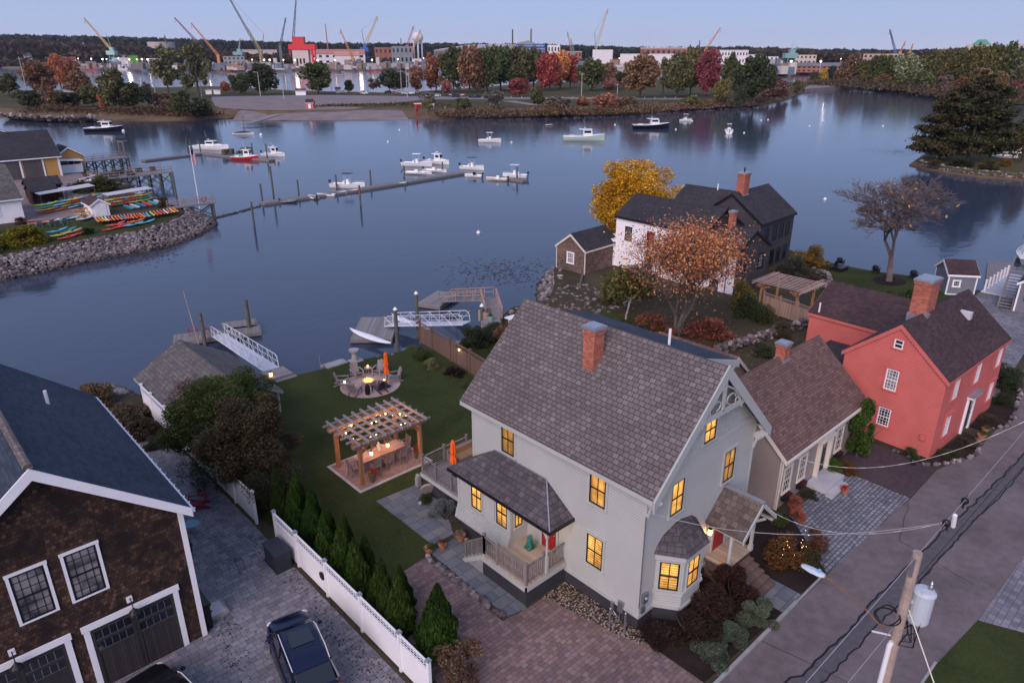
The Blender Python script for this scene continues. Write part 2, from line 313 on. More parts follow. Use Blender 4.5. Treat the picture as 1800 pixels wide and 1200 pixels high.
M_BLUEST = tiles('bluestone_flags', .78, .58, .02, [(.12, .135, .155), (.155, .165, .18), (.19, .18, .18), (.10, .12, .14)], (.035, .035, .04), .75, .43, .3, False, .6, .3)
M_COB = tiles('granite_cobbles', .30, .20, .034, [(.14, .14, .165), (.20, .20, .225), (.27, .265, .29), (.17, .17, .19)], (.035, .033, .038), .75, .5, .9, False, .3, .2)
M_PURP = tiles('purple_brick_drive', .2, .1, .008, [(.060, .042, .05), (.085, .058, .068), (.07, .05, .056)], (.03, .022, .028), .9, .5, .3)
def gravel(name, cols, s=11.):
    t = NT(name); v = t.n('TexVoronoi', {'Scale': s}); t.set(v.inputs['Vector'], t.geo()); x = t.n('SeparateColor', {0: v.outputs['Color']})
    k = len(cols); t.bump(t.m('SUBTRACT', 1., v.outputs['Distance']), .9, .05)
    c = t.ramp(x.outputs[0], [(i/(k-1), c) for i, c in enumerate(cols)]); c = t.mix(t.ramp(v.outputs['Distance'], [(.3, 0.), (.62, 1.)]), c, (.03, .022, .02)); return t.fin(c, .7)
M_PEBB = gravel('pebble_bed', [(.12, .075, .05), (.36, .25, .17), (.5, .42, .34), (.22, .13, .08)]); 
def water():
    t = NT('harbour_water'); mp = t.n('Mapping', {'Vector': t.geo(), 'Scale': (.5, 1.1, 1.)}); mp.inputs['Rotation'].default_value = (0, 0, R(-25))
    a = t.noise(1.1, 3, mp.outputs[0], .5); b = t.noise(.16, 3, mp.outputs[0]); c = t.noise(.02, 3)
    h = t.m('ADD', t.m('MULTIPLY', a, .8), t.m('MULTIPLY', b, 1.2)); 
    x = t.n('Bump', {'Height': h, 'Distance': .20}); t.set(x.inputs['Strength'], t.ramp(c, [(.35, .05), (.65, .16)])); t.set(t.b.inputs['Normal'], x.outputs[0])
    m = t.fin((.034, .048, .080), .10, 0, .5); t.b.inputs['IOR'].default_value = 1.33; return m
M_WATER = water()
def rockm():
    t = NT('granite_rocks'); r = t.n('NewGeometry').outputs['Random Per Island']; n = t.noise(3., 5)
    c = t.ramp(r, [(0, (.07, .052, .052)), (.4, (.13, .105, .105)), (.75, (.22, .18, .175)), (1, (.36, .31, .30))])
    z = t.n('SeparateXYZ', {0: t.geo()}).outputs[2]; wet = t.ramp(t.m('ADD', t.m('MULTIPLY', z, .5), t.m('ADD', 1.0, t.m('MULTIPLY', n, .4))), [(.2, 0.), (.5, 1.)])
    c = t.mix(1., c, t.ramp(n, [(.3, .7), (.7, 1.15)]), 'MULTIPLY'); return t.fin(t.mix(wet, (.03, .022, .018), c), .85)
M_ROCK = rockm()
def leafm(name='foliage', sat=1.):
    t = NT(name); r = t.n('NewGeometry').outputs['Random Per Island']; c = t.n('ObjectInfo').outputs['Color']; n = t.noise(.55, 3)
    f = t.ramp(r, [(0, .5), (.5, 1.1), (1., 1.9)]); c = t.mix(1., c, f, 'MULTIPLY'); c = t.mix(1., c, t.ramp(n, [(.3, .62), (.7, 1.4)]), 'MULTIPLY')
    hs = t.n('HueSaturation', {'Color': c}); t.set(hs.inputs['Hue'], t.m('ADD', .475, t.m('MULTIPLY', r, .05))); t.set(hs.inputs['Saturation'], 1.0)
    m = t.fin(hs.outputs[0], .65, 0, .2)
    tr = t.n('BsdfTranslucent', {'Color': hs.outputs[0]}); mx = t.n('MixShader', {0: .3}); t.set(mx.inputs[1], t.b.outputs[0]); t.set(mx.inputs[2], tr.outputs[0]); t.t.links.new(mx.outputs[0], t.out.inputs[0]); return m
M_LEAF = leafm(); M_BARK = paint((.075, .058, .05), .9, .35, scale=4., bump=.5); M_BARKG = paint((.13, .115, .105), .9, .3, scale=4., bump=.4)
OP = objpaint(); OPG = objpaint(.3, .06, .6, 'gloss_object_paint')

# ---------------------------------------------------------------- builders
def plate(name, pts, z, mat, h=None, label=None, cat=None, kind='structure', bottom=None):
    m = MB(); m.prism([(p[0], p[1]) for p in pts], (z-.05 if h is None else z-h), z); o = m.build(name, mat); return tag(o, label, cat, None, kind)
_wc = {}
def window(parent, x, y, z, ang, w, h, pane=GLASS, frame=BLACK, casing=TRIM, cw=.11, mull=(2, 1), name='window', sill=True, double=True):
    """x, y, z: middle of the window's foot on the wall; ang: direction its face looks, degrees (0 = -y)"""
    k = (w, h, pane.name, frame.name, casing.name, cw, mull, sill, double)
    if k not in _wc:
        a = MB(); d = .05
        a.box(-w/2-cw, -d, 0, -w/2, 0, h); a.box(w/2, -d, 0, w/2+cw, 0, h); a.box(-w/2-cw-.02, -d-.01, h, w/2+cw+.02, 0, h+cw)
        a.box(-w/2-cw-(.03 if sill else 0), -d-(.04 if sill else 0), -.07, w/2+cw+(.03 if sill else 0), 0, 0)
        b = MB(); s = .07
        b.box(-w/2, -.035, 0, -w/2+s, -.004, h).box(w/2-s, -.035, 0, w/2, -.004, h).box(-w/2+s, -.033, 0, w/2-s, -.004, s).box(-w/2+s, -.033, h-s, w/2-s, -.004, h)
        if double: b.box(-w/2+s, -.038, h/2-.03, w/2-s, -.004, h/2+.03)
        bw = .045 if mull[0] < 3 else .022
        for i in range(1, mull[0]): q = -w/2+w*i/mull[0]; b.box(q-bw/2, -.030, s, q+bw/2, -.004, h-s)
        hh = (h/2 if double else h)
        for half in range(2 if double else 1):
            for i in range(1, mull[1]): q = half*hh+hh*i/mull[1]; b.box(-w/2+s, -.028, q-bw/2, w/2-s, -.004, q+bw/2)
        c = MB().box(-w/2, -.014, 0, w/2, -.002, h)
        _wc[k] = (a.mesh('window', casing), b.mesh('sash', frame), c.mesh('pane', pane))
    A, B, C = _wc[k]; o = meshobj(name, A, parent, (x, y, z), R(ang)); meshobj('sash', B, o); meshobj('pane', C, o); return o
def gable(name, label, x0, y0, rz, w, l, ze, zr, axis, wall, roof, trim, oe=.3, orr=.3, z0=-.3, cat='house', found=None, th=.14, group=None, rname='roof', ridge=None):
    """w along x, l along y, ridge along axis; returns the empty at its corner"""
    e = empty(name, (x0, y0, 0), rz, label, cat, group)
    m = MB(); W2 = w if axis == 'y' else l; L2 = l if axis == 'y' else w; rr = W2/2 if ridge is None else ridge
    ax = 'y' if axis == 'y' else 'x'
    m.ext([(0, z0), (W2, z0), (W2, ze), (rr, zr), (0, ze)], ax, 0, L2); m.build('wall', wall, e)
    r = MB()
    for (ua, ub) in ((0, rr), (W2, rr)):
        sg = -1 if ua == 0 else 1; sl = (zr-ze)/abs(ub-ua); q = ua+sg*oe; zq = ze-sl*oe; nz = th*math.sqrt(1+sl*sl)
        r.ext([(q, zq+.02), (q, zq+nz+.02), (ub, zr+nz+.02), (ub, zr+.02)], ax, -orr, L2+orr)
    r.build(rname, roof, e)
    t = MB()   # rake and eave boards
    for c in (-orr-.03, L2+orr):
        for (ua, ub) in ((0, rr), (W2, rr)):
            sg = -1 if ua == 0 else 1; sl = (zr-ze)/abs(ub-ua); q = ua+sg*oe; zq = ze-sl*oe; nz = th*math.sqrt(1+sl*sl)
            t.ext([(q, zq-.1), (q, zq+nz-.02), (ub, zr+nz-.02), (ub, zr-.12)], ax, c, c+.03)
    for sg, ua in ((-1, 0), (1, W2)):
        sl = (zr-ze)/abs(rr-ua); q = ua+sg*(oe+.015); zq = ze-sl*oe
        if axis == 'y': t.box(q-.02, -orr, zq-.06, q+.02, L2+orr, zq+.13)
        else: t.box(-orr, q-.02, zq-.06, L2+orr, q+.02, zq+.13)
    t.build('trim_board', trim, e)
    if found:
        f = MB(); f.box(-.03, -.03, z0, w+.03, l+.03, found[0]); f.build('foundation', found[1], e)
    return e
def corners(e, w, l, z0, z1, mat, b=.12):
    for (x, y) in ((0, 0), (w, 0), (w, l), (0, l)): m = MB(); m.box(x-(.025 if x == 0 else b-.025), y-(.025 if y == 0 else b-.025), z0, x+(b-.025 if x == 0 else .025), y+(b-.025 if y == 0 else .025), z1); m.build('corner_board', mat, e)
def chimney(e, x, y, z0, z1, w=.6, d=.6, cap=True, brick=None, pots=False):
    m = MB(); m.box(x-w/2, y-d/2, z0, x+w/2, y+d/2, z1-.12); m.box(x-w/2-.05, y-d/2-.05, z1-.3, x+w/2+.05, y+d/2+.05, z1-.12)
    c = m.build('chimney', brick or M_BRICK, e)
    k = MB().box(x-w/2-.09, y-d/2-.09, z1-.12, x+w/2+.09, y+d/2+.09, z1+.0)
    if cap: k.box(x-w/2-.02, y-d/2-.02, z1+.0, x+w/2+.02, y+d/2+.02, z1+.05)
    k.build('cap', METALCAP, c); f = MB().box(x-w/2-.06, y-d/2-.06, z0, x+w/2+.06, y+d/2+.06, z0+.5); f.build('flashing', METALCAP, c); return c

# leaves as small quads gathered in clumps; meshes are unit-sized and shared
rng = np.random.default_rng(5)
def leaf_mesh(name, pos, size, mat=None, flat=.0, aspect=1.6, tilt=None):
    n = len(pos); a = rng.normal(size=(n, 3)); a /= np.linalg.norm(a, axis=1)[:, None]
    if flat: a[:, 2] *= (1-flat); a /= np.linalg.norm(a, axis=1)[:, None]
    if tilt is not None: a[:, 2] *= 1-tilt; a /= np.linalg.norm(a, axis=1)[:, None]
    b = rng.normal(size=(n, 3)) if tilt is None else np.tile([0, 0, 1.], (n, 1)); b = np.cross(a, b); b /= np.linalg.norm(b, axis=1)[:, None]
    s = (size*rng.uniform(.6, 1.35, n))[:, None]; a = a*s*.5*aspect; b = b*s*.5
    V = np.stack([pos-a, pos+b*.9, pos+a, pos-b*.9], 1).reshape(-1, 3)
    me = bpy.data.meshes.new(name); me.vertices.add(4*n); me.vertices.foreach_set('co', V.astype(np.float32).ravel()); me.loops.add(4*n)
    me.loops.foreach_set('vertex_index', np.arange(4*n, dtype=np.int32)); me.polygons.add(n); me.polygons.foreach_set('loop_start', np.arange(0, 4*n, 4, dtype=np.int32))
    try: me.polygons.foreach_set('loop_total', np.full(n, 4, dtype=np.int32))
    except Exception: pass
    me.materials.append(mat or M_LEAF); me.update(calc_edges=True); me.validate(); return me
def crown_pts(n, lobes=14, fill=.5, shape='round', lobr=.42, seed=1):
    """points in a unit crown: x,y in -1..1, z in 0..1"""
    r = np.random.default_rng(seed); P = []
    L = []
    for i in range(lobes):
        z = r.uniform(.08, .95); t = r.uniform(0, 2*pi)
        if shape == 'round': rad = math.sqrt(max(0, 1-((z-.45)/.58)**2))
        elif shape == 'cone': rad = 1.0*(1-z)**.75
        elif shape == 'flame': rad = math.sin(pi*min(1, (z*.85+.12)))**.8*(1 if z < .35 else (1-(z-.35)/.75))
        elif shape == 'oval': rad = math.sqrt(max(0, 1-((z-.48)/.56)**2))**.8
        elif shape == 'vase': rad = .45+.6*z if z < .7 else 1.0*math.sqrt(max(0, 1-((z-.7)/.33)**2))
        elif shape == 'dome': rad = math.sqrt(max(0, 1-(z/1.02)**2))
        q = rad*r.uniform(.35, .82) if r.random() > fill*.4 else rad*r.uniform(0, .4)
        L.append((q*cos(t), q*sin(t), z, lobr*r.uniform(.55, 1.25)*(.55+.45*max(rad, .2))))
    per = [l[3]**2 for l in L]; tot = sum(per)
    for (x, y, z, q), w in zip(L, per):
        k = max(3, int(n*w/tot)); d = r.normal(size=(k, 3)); d /= np.linalg.norm(d, axis=1)[:, None]; rad = q*r.uniform(.35, 1.12, k)**.6
        P.append(np.array([x, y, z])+d*rad[:, None]*np.array([1, 1, .62]))
    return np.concatenate(P)
_cm = {}
def crown(kind, v, n, leaf):
    k = (kind, v, n, leaf)
    if k not in _cm:
        kw = {'round': dict(shape='round', lobes=34, lobr=.34), 'cone': dict(shape='cone', lobes=34, lobr=.24), 'dome': dict(shape='dome', lobes=16), 'vase': dict(shape='vase', lobes=20, lobr=.34), 'tall': dict(shape='oval', lobes=30, lobr=.38), 'leafy': dict(shape='round', lobes=60, lobr=.24), 'sparse': dict(shape='round', lobes=30, lobr=.22), 'shrub': dict(shape='dome', lobes=12, lobr=.4)}[kind]
        P = crown_pts(n, seed=v*13+len(kind), **kw); P[:, 2] *= 2; me = _cm[k] = leaf_mesh('crown', P, leaf)
        c = np.empty(len(me.vertices)*3, np.float32); me.vertices.foreach_get('co', c); c[2::3] *= .5; me.vertices.foreach_set('co', c); me.update()
    return _cm[k]
_tm = {}
def trunk_mesh(v, mat=None, bare=False):
    k = (v, (mat or M_BARK).name, bare)
    if k not in _tm:
        r = random.Random(v); m = MB(); h = 1.
        m.tube([(0, 0, -.03), (0, 0, .02), (r.uniform(-.01, .01), 0, .3), (r.uniform(-.03, .03), r.uniform(-.03, .03), .62)], [.032, .024, .018, .010], 7)
        for i in range(9):
            z = r.uniform(.22, .6); t = r.uniform(0, 2*pi); l = r.uniform(.18, .36)
            p = Vector((0, 0, z)); q = p+Vector((cos(t)*l*.6, sin(t)*l*.6, l*.5)); w = q+Vector((cos(t)*l*.4, sin(t)*l*.4, l*.45))
            m.tube([p, q, w], [.010, .007, .003], 4, cap=False)
        _tm[k] = m.mesh('trunk', mat or M_BARK)
    return _tm[k]
def tree(name, loc, h, rad, color, label, kind='round', v=1, n=2200, leaf=.12, group=None, cat='tree', base=.22, bark=None, rad2=None, trunk=True):
    """base: fraction of the height where the crown begins"""
    e = empty(name, loc, 0, label, cat, group); rz = random.uniform(0, 6.28)
    if trunk: o = meshobj('trunk', trunk_mesh(v % 3, bark), e, (0, 0, 0), rz); ts = h*.95; o.scale = (ts*(.8+rad/h*.6), ts*(.8+rad/h*.6), ts)
    c = meshobj('crown', crown(kind, v, n, leaf), e, (0, 0, h*base), rz, color, (rad, rad2 or rad, h*(1-base)))
    return e
# ================================================================ ground, water
def G(*pts, z=0.): return [tuple(g(a, b, z)[:2]) for a, b in pts]
near = [(-60, 41), (-9.2, 41), (-8.2, 37.2), (-1.2, 36.6), (-1., 33.3), (.2, 32.9), (5.1, 32.3), (10., 31.2), (11.3, 32.0), (12.6, 29.5), (18, 30), (23.5, 33.0), (28, 32.3), (32, 35.5), (36, 39.5), (41, 42.5), (47, 48), (55, 49), (60, 43), (63, 33), (62.5, 24), (60.6, 19), (60.8, 14.6), (62, 11.2), (62.6, 9), (61.4, 6.2), (61.6, 4.9), (61.7, 1.0), (64.5, .6), (70, -1), (95, -6), (95, -50), (-60, -50)]
plate('ground', near, 0., M_EARTH, 3.)
m = MB(); m.face([(-3200, -400, -2), (3200, -3200, -2), (5200, 4400, -2), (-3200, 5200, -2)][::1])
tag(m.build('harbour_water', M_WATER), None, None, None, 'structure')
def sheet(name, pts, z, mat, **k): return plate(name, pts, z, mat, .02, **k)
sheet('street', [(-40, -3.80), (6.3, -3.80), (12.6, -3.86), (18.2, -4.15), (22.3, -4.1), (25.3, -4.95), (34, -5.0), (37.6, -4.7), (42, -3.6), (60, -2.5), (90, -9), (90, -13), (20, -9.9), (10.9, -9.4), (-40, -8.9)], .006, M_ASPH)
def strip(name, pts, w, z, mat):
    m = MB()
    for i in range(len(pts)-1):
        a, b = Vector((*pts[i], 0)), Vector((*pts[i+1], 0)); d = (b-a).normalized(); nrm = Vector((-d.y, d.x, 0))*w/2; a = a-d*w*.2; b = b+d*w*.2; q = z+.0006*(i % 2)
        m.face([(a.x-nrm.x, a.y-nrm.y, q), (b.x-nrm.x, b.y-nrm.y, q), (b.x+nrm.x, b.y+nrm.y, q), (a.x+nrm.x, a.y+nrm.y, q)][::1])
    return tag(m.build(name, mat), None, None, None, 'structure')
def wig(pts, amp=.06, st=.35):
    out = []
    for i in range(len(pts)-1):
        a, b = Vector(pts[i]), Vector(pts[i+1]); n = max(1, int((b-a).length/st))
        for j in range(n): out.append(tuple(a+(b-a)*j/n+Vector((random.uniform(-amp, amp), random.uniform(-amp, amp)))))
    return out+[pts[-1]]
c1 = [(-8, -5.3), (2.3, -5.5), (2.7, -5.75), (6.7, -6.0), (9.1, -5.96), (12, -6.1), (16.6, -6.3), (21.4, -6.7), (27.8, -7.0), (40, -7)]
c2 = [(-8, -6.6), (2.9, -6.45), (6.9, -6.65), (12.5, -6.9), (17.7, -7.05), (23, -7.4), (40, -7.8)]
sheet('road_patch', c1+c2[::-1], .010, M_PATCH)
strip('road_crack_seal', wig(c1), .085, .014, M_TAR); strip('road_crack_seal', wig(c2), .06, .016, M_TAR)
strip('road_crack_seal', wig([(3.2, -3.8), (3.5, -5.4), (3.9, -9)], .02), .02, .0145, M_TAR); strip('road_crack_seal', wig([(17.9, -4.2), (14, -5.1), (13.2, -8.6)], .05), .02, .0145, M_TAR)
m = MB().box(-2.2, -3.80, 0, 6.35, -3.66, .10).box(6.35, -3.78, 0, 9.0, -3.68, .05); tag(m.build('kerb', CONC), None, None, None, 'structure')
def road_mark(body, px, py, size, rz):
    c = bpy.data.curves.new('m', 'FONT'); c.body = body; c.size = size; t_ = bpy.data.objects.new('m', c); me = bpy.data.meshes.new_from_object(t_); me.name = 'road_marking'; me.materials.clear(); me.materials.append(paint((.35, .2, .16), .8, .2)); p = g(px, py); tag(meshobj('road_marking', me, None, (p.x, p.y, .012), R(rz)), None, None, None, 'structure')
road_mark('6', 1463, 1022, .35, 25); road_mark('52', 1268, 1192, .3, 0)
sheet('right_sidewalk_pavers', [(10.9, -9.42), (16, -9.55), (22, -9.7), (22, -13), (12.3, -13)], .022, M_PAVE)
sheet('verge_lawn', [(-10, -8.95), (7, -9.05), (10.8, -9.4), (12.2, -13), (12, -20), (-10, -20)], .024, M_LAWN)
m = MB().box(-10, -9.05, 0, 7.2, -8.95, .03); tag(m.build('kerb', CONC), None, None, None, 'structure')
sheet('garage_court_pavers', [(-13.2, -8), (-8.55, -8), (-8.5, 28.4), (-9.6, 30.2), (-12.9, 30), (-12.9, 11.9), (-30, 11.9), (-30, -8)], .008, M_PAVE)
sheet('brick_driveway', [(-7.9, -3.4), (-.3, -3.4), (-.28, 3.95), (-2.5, 3.95), (-3.75, 4.1), (-3.5, 9.6), (-5.4, 9.5), (-6.6, 7.5), (-7.6, 5)], .006, M_BRICKP)
sheet('brick_driveway_apron', [(-7.9, -3.8), (-.3, -3.8), (-.3, -3.4), (-7.9, -3.4)], .012, M_BRICKP)
sheet('bluestone_walk', [(-3.45, 4.2), (-2.5, 3.95), (-1.25, 6.6), (-1.25, 9.0), (-1.6, 9.8), (-3.3, 9.75)], .012, M_BLUEST)
sheet('bluestone_walk', [(-2.87, 10.1), (-1.6, 10.1), (-.45, 12.2), (-.35, 14.9), (-2.87, 15.1)], .014, M_BLUEST)
sheet('lawn', [(-7.9, 9.5), (-5.4, 9.5), (-3.5, 9.8), (-2.87, 10.1), (-2.87, 15.1), (.2, 15.0), (.2, 14.5), (8.4, 14.5), (10.6, 22), (12.3, 29.3), (11, 31.4), (10, 31.1), (5.1, 32.2), (.2, 32.7), (-1.2, 33.0), (-1.9, 28), (-8.0, 28)], .018, M_LAWN)
sheet('side_garden', [(8.3, -1), (11.9, -1), (11.9, 14), (8.3, 14)], .004, M_MULCH)
sheet('front_garden_bed', [(-.25, -3.4), (6.2, -3.6), (6.2, -.3), (8.3, -.2), (0, .2), (-.25, 0)], .016, M_MULCH)
sheet('front_path', [(5.3, -3.64), (6.9, -3.64), (6.9, -1.7), (5.3, -1.7)], .026, M_BLUEST)
sheet('front_garden_bed', [(6.95, -3.6), (9.1, -3.7), (11.9, -.7), (12, .2), (8.3, .2), (6.95, -1)], .018, M_MULCH)
sheet('cobble_driveway', [(9.1, -3.8), (18.2, -4.1), (18.25, -1.0), (17.2, -.4), (11.9, -.5)], .012, M_COB)
sheet('purple_brick_drive', [(18.25, -4.1), (22.2, -4.0), (22.6, -1.4), (23.0, 3), (21, 3), (19, -.7), (18.3, -1)], .010, M_PURP)
sheet('pebble_bed', [(-1.45, 4.0), (-.02, 4.0), (-.02, .1), (.2, -.5), (-.5, -.6), (-.85, .6)], .02, M_PEBB)
sheet('gravel_yard', [(35, -3.6), (61.4, -1.5), (61.4, 4.6), (58, 4.6), (46, 8), (38, 6), (36, 2)], .006, M_PAVE)
sheet('shore_lawn', [(47, 6.5), (57.5, 5), (61, 6.4), (62.3, 9), (60.4, 14.6), (60.2, 19), (56, 19.5), (49, 17.5), (45, 13)], .01, M_LAWN)
sheet('back_lawn', [(12.5, 9), (24, 9), (28, 14), (30, 26), (22, 31), (14, 29)], .008, M_LAWN)
# rocks as ground cover
def rocks(name, n, fn, smin, smax, label, mat=M_ROCK, kind='stuff', seed=3):
    r = random.Random(seed); ph = [Vector(p).normalized() for p in [(0, 0, 1), (.9, 0, .45), (.28, .85, .45), (-.72, .53, .45), (-.72, -.53, .45), (.28, -.85, .45), (.72, .53, -.45), (-.28, .85, -.45), (-.9, 0, -.45), (-.28, -.85, -.45), (.72, -.53, -.45), (0, 0, -1)]]
    fc = [(0, 1, 2), (0, 2, 3), (0, 3, 4), (0, 4, 5), (0, 5, 1), (1, 6, 2), (2, 7, 3), (3, 8, 4), (4, 9, 5), (5, 10, 1), (6, 7, 2), (7, 8, 3), (8, 9, 4), (9, 10, 5), (10, 6, 1), (11, 7, 6), (11, 8, 7), (11, 9, 8), (11, 10, 9), (11, 6, 10)]
    V = []; F = []
    for i in range(n):
        p = fn(r); s = r.uniform(smin, smax); sc = (s*r.uniform(.7, 1.3), s*r.uniform(.7, 1.3), s*r.uniform(.5, .95)); a = r.uniform(0, 6.3); k = len(V)
        for q in ph:
            j = r.uniform(.78, 1.15); x, y, z = q.x*sc[0]*j, q.y*sc[1]*j, q.z*sc[2]*j; V.append((p[0]+cos(a)*x-sin(a)*y, p[1]+sin(a)*x+cos(a)*y, p[2]+z))
        F += [tuple(k+q for q in f) for f in fc]
    o = meshobj(name, make_mesh(name, V, F, [mat], uv=False)); return tag(o, label, 'rocks', None, kind)
def along(pts, w, z0, z1):
    ls = [math.dist(pts[i][:2], pts[i+1][:2]) for i in range(len(pts)-1)]; T = sum(ls)
    def fn(r):
        t = r.uniform(0, T); i = 0
        while i < len(ls)-1 and t > ls[i]: t -= ls[i]; i += 1
        a, b = Vector(pts[i][:2]), Vector(pts[i+1][:2]); d = (b-a).normalized(); nn = Vector((-d.y, d.x)); s = r.random(); p = a+d*(min(t, ls[i])+r.uniform(-.35, .35)*w*s)+nn*(s*w)
        return (p.x, p.y, z0+(z1-z0)*s)
    return fn
rocks('shore_rocks', 500, along([(-1.3, 33.1), (.2, 32.7), (5.1, 32.1), (10, 31.0), (11.3, 31.8)], 1.6, -.12, -2), .12, .34, 'granite rocks edging the lawn below the fire pit circle')
rocks('shore_rocks', 700, along([(12.6, 29.3), (18, 29.8), (23.5, 32.4), (28, 31.6), (32, 34.5), (36, 38.5), (41, 41.5)], 2.6, 0, -2.1), .14, .42, 'pale rubble sloping to the water beside the shingled shack', seed=5)
rocks('shore_rocks', 150, lambda r: (r.uniform(26, 34), r.uniform(26, 34), r.uniform(-.05, .08)), .08, .26, 'scattered white and grey stones on the slope behind the big grey house', seed=8)
rocks('stone_wall', 420, lambda r: (lambda t: (25+t*15+r.uniform(-.25, .25), 14.2-t*2.4+r.uniform(-.25, .25), r.uniform(0, .7)))(r.random()), .14, .3, 'low dry stone wall crossing the yard under the orange tree', seed=9)
rocks('edging_stones', 60, lambda r: (lambda t: (-3.62+.0*t+r.uniform(-.1, .1), 4.2+5.5*t, r.uniform(.03, .1)))(r.random()), .10, .2, 'line of fieldstones between brick driveway and bluestone walk', seed=11)
for pts, lb, sd in (([(22.6, -1.6), (22.25, -3.5), (23.4, -4.35), (25.6, -5.15), (27.2, -5.0), (28.0, -4.4)], 'rounded stones edging the nearer bed of the red house', 12), ([(29.3, -4.5), (31, -5.4), (33.2, -5.3), (35.5, -4.9), (37.5, -4.6), (39.5, -3.6)], 'rounded stones edging the farther bed of the red house', 13)):
    rocks('edging_stones', 46, along(pts, .12, .05, .06), .10, .19, lb, seed=sd)
    sheet('house_bed', pts+[(33 if sd == 13 else 28.3, -3.75), (23.4, -3.35) if sd == 12 else (29.2, -3.7)], .03, M_MULCH)
rocks('shore_rocks', 500, along([(-60, 40.4), (-9.4, 40.4), (-8.4, 37)], 2.8, 0, -2.2), .2, .55, 'dark rocks along the water behind the cedar garage', seed=15)
rocks('shore_rocks', 260, along([(47, 47.4), (55, 48.4), (59.4, 42.8), (62.4, 33), (61.9, 24), (60.1, 19.2), (60.2, 14.6), (61.4, 11.2), (62, 9)], 1.4, -.3, -2.1), .2, .4, 'stones below the lawn at the far end of the point', seed=16)

# ================================================================ main house
H = gable('main_house', 'large pale grey gabled house with tiled roof and glowing windows, nearest the street', 0, 0, 0, 7.9, 10.35, 6.82, 10.62, 'y', M_PALE, M_SLATE, TRIM, .33, .48, .6, cat='house')
MB().box(.03, .03, -.2, 7.87, 10.3, .62).build('foundation', DARKG, H); MB().box(-.05, -.05, .6, 7.95, 10.4, .76).build('water_table', TRIM, H)
corners(H, 7.9, 10.35, .7, 6.75, TRIM, .13)
m = MB().ext([(.35, 7.12), (7.55, 7.12), (3.95, 10.60)], 'y', -.02, 0.02); m.build('gable_shingle_panel', M_PALEG, H)
m = MB()   # rake boards, collar beam and scrollwork hung in the gable
for s in (-1, 1):
    f = lambda u: 3.95+s*u
    m.ext([(f(4.3), 6.12), (f(4.3), 6.62), (f(0), 10.88), (f(0), 10.32)][::1 if s > 0 else -1], 'y', -.56, -.50)
m.box(2.3, -.50, 8.72, 5.6, -.42, 8.94).box(3.87, -.50, 8.9, 4.03, -.42, 10.5)
for s in (-1, 1):
    m.tube([(3.95+s*1.45, -.46, 8.6), (3.95+s*1.2, -.46, 9.1), (3.95+s*.75, -.46, 9.6), (3.95+s*.1, -.46, 9.95)], .05, 6)
    m.tube([(3.95+s*(.55+.33*cos(t)), -.46, 9.25+.22*sin(t)) for t in [i*.5 for i in range(10)]], .032, 5)
    m.tube([(3.95+s*(1.02+.12*cos(t)), -.46, 9.05+.12*sin(t)) for t in [i*.7 for i in range(8)]], .028, 5)
    m.beam((3.95+s*3.9, -.05, 6.1), (3.95+s*3.9, -.5, 6.5), .16, .3); m.tube([(3.95+s*3.9, -.02, 5.5), (3.95+s*3.9, -.12, 5.9), (3.95+s*3.9, -.42, 6.25)], .07, 6)
m.build('gable_ornament', TRIM, H)
e = MB(); e.box(.3, -.045, 7.02, 7.6, -.0, 7.16); e.build('belt_board', TRIM, H)
# shallow shed dormer on the far slope
d = MB(); d.ext([(4.1, 10.4), (6.9, 9.5), (6.9, 7.4), (4.9, 9.3)], 'y', 1.1, 8.6); dm = d.build('dormer', M_PALE, H)
d = MB(); d.ext([(4.05, 10.60), (7.1, 9.62), (7.1, 9.76), (4.05, 10.74)], 'y', .85, 8.85); d.build('roof', M_BLUESH, dm)
d = MB(); d.ext([(4.4, 10.3), (7.15, 9.42), (7.15, 9.74), (4.4, 10.60)], 'y', .78, .85); d.box(7.1, .85, 9.42, 7.16, 8.85, 9.72); d.build('trim_board', TRIM, dm)
chimney(H, 2.65, 5.25, 8.6, 11.25, .62, .62)
MB().cyl(4.7, 2.8, 10.2, 11.25, .06).build('vent_pipe', WHITE, H)
for (y, z, p) in ((8.23-.42, 4.92, LITD), (2.42, 4.86, LIT)): window(H, 0, y, z, -90, .86, 1.5, p, mull=(2, 1))
window(H, 0, 2.42, 1.78, -90, .88, 1.52, LITS, mull=(2, 1))
for (x, z, w, h, p) in ((2.0, 4.76, .86, 1.55, LIT), (5.87, 4.62, .86, 1.55, LITD), (3.92, 7.35, .86, 1.12, LIT)): window(H, x, -.025 if z > 7 else 0, z, 0, w, h, p)
# bump-out under the side roof
b = MB().box(-1.15, 6.5, .9, 0, 10.1, 3.66); bo = b.build('side_bay', M_PALE, H)
MB().box(-1.1, 6.55, -.1, .0, 10.05, .9).build('bay_foundation', DARKG, bo)
MB().box(-1.2, 6.42, 3.3, .0, 10.18, 3.62).box(-1.19, 6.44, .9, -1.06, 6.58, 3.3).box(-1.19, 10.02, .9, -1.06, 10.16, 3.3).box(-1.19, 7.48, 1.8, -1.13, 8.1, 3.3).build('trim_board', TRIM, bo)
f = MB(); f.ext([(-1.16, .86), (-1.40, .9), (-1.40, .97), (-1.17, 1.7)], 'y', 6.42, 10.18); f.build('flared_skirt', M_PALEG, bo)
for y in (8.76, 6.98): window(bo, -1.15, y, 1.95, -90, .74, 1.42, LITS, cw=.08)
window(bo, -.6, 6.5, 1.95, 0, .5, 1.35, LITS, cw=.07)
r = MB(); a0, a1, b0, b1 = 3.65, 10.5, 5.35, 8.75
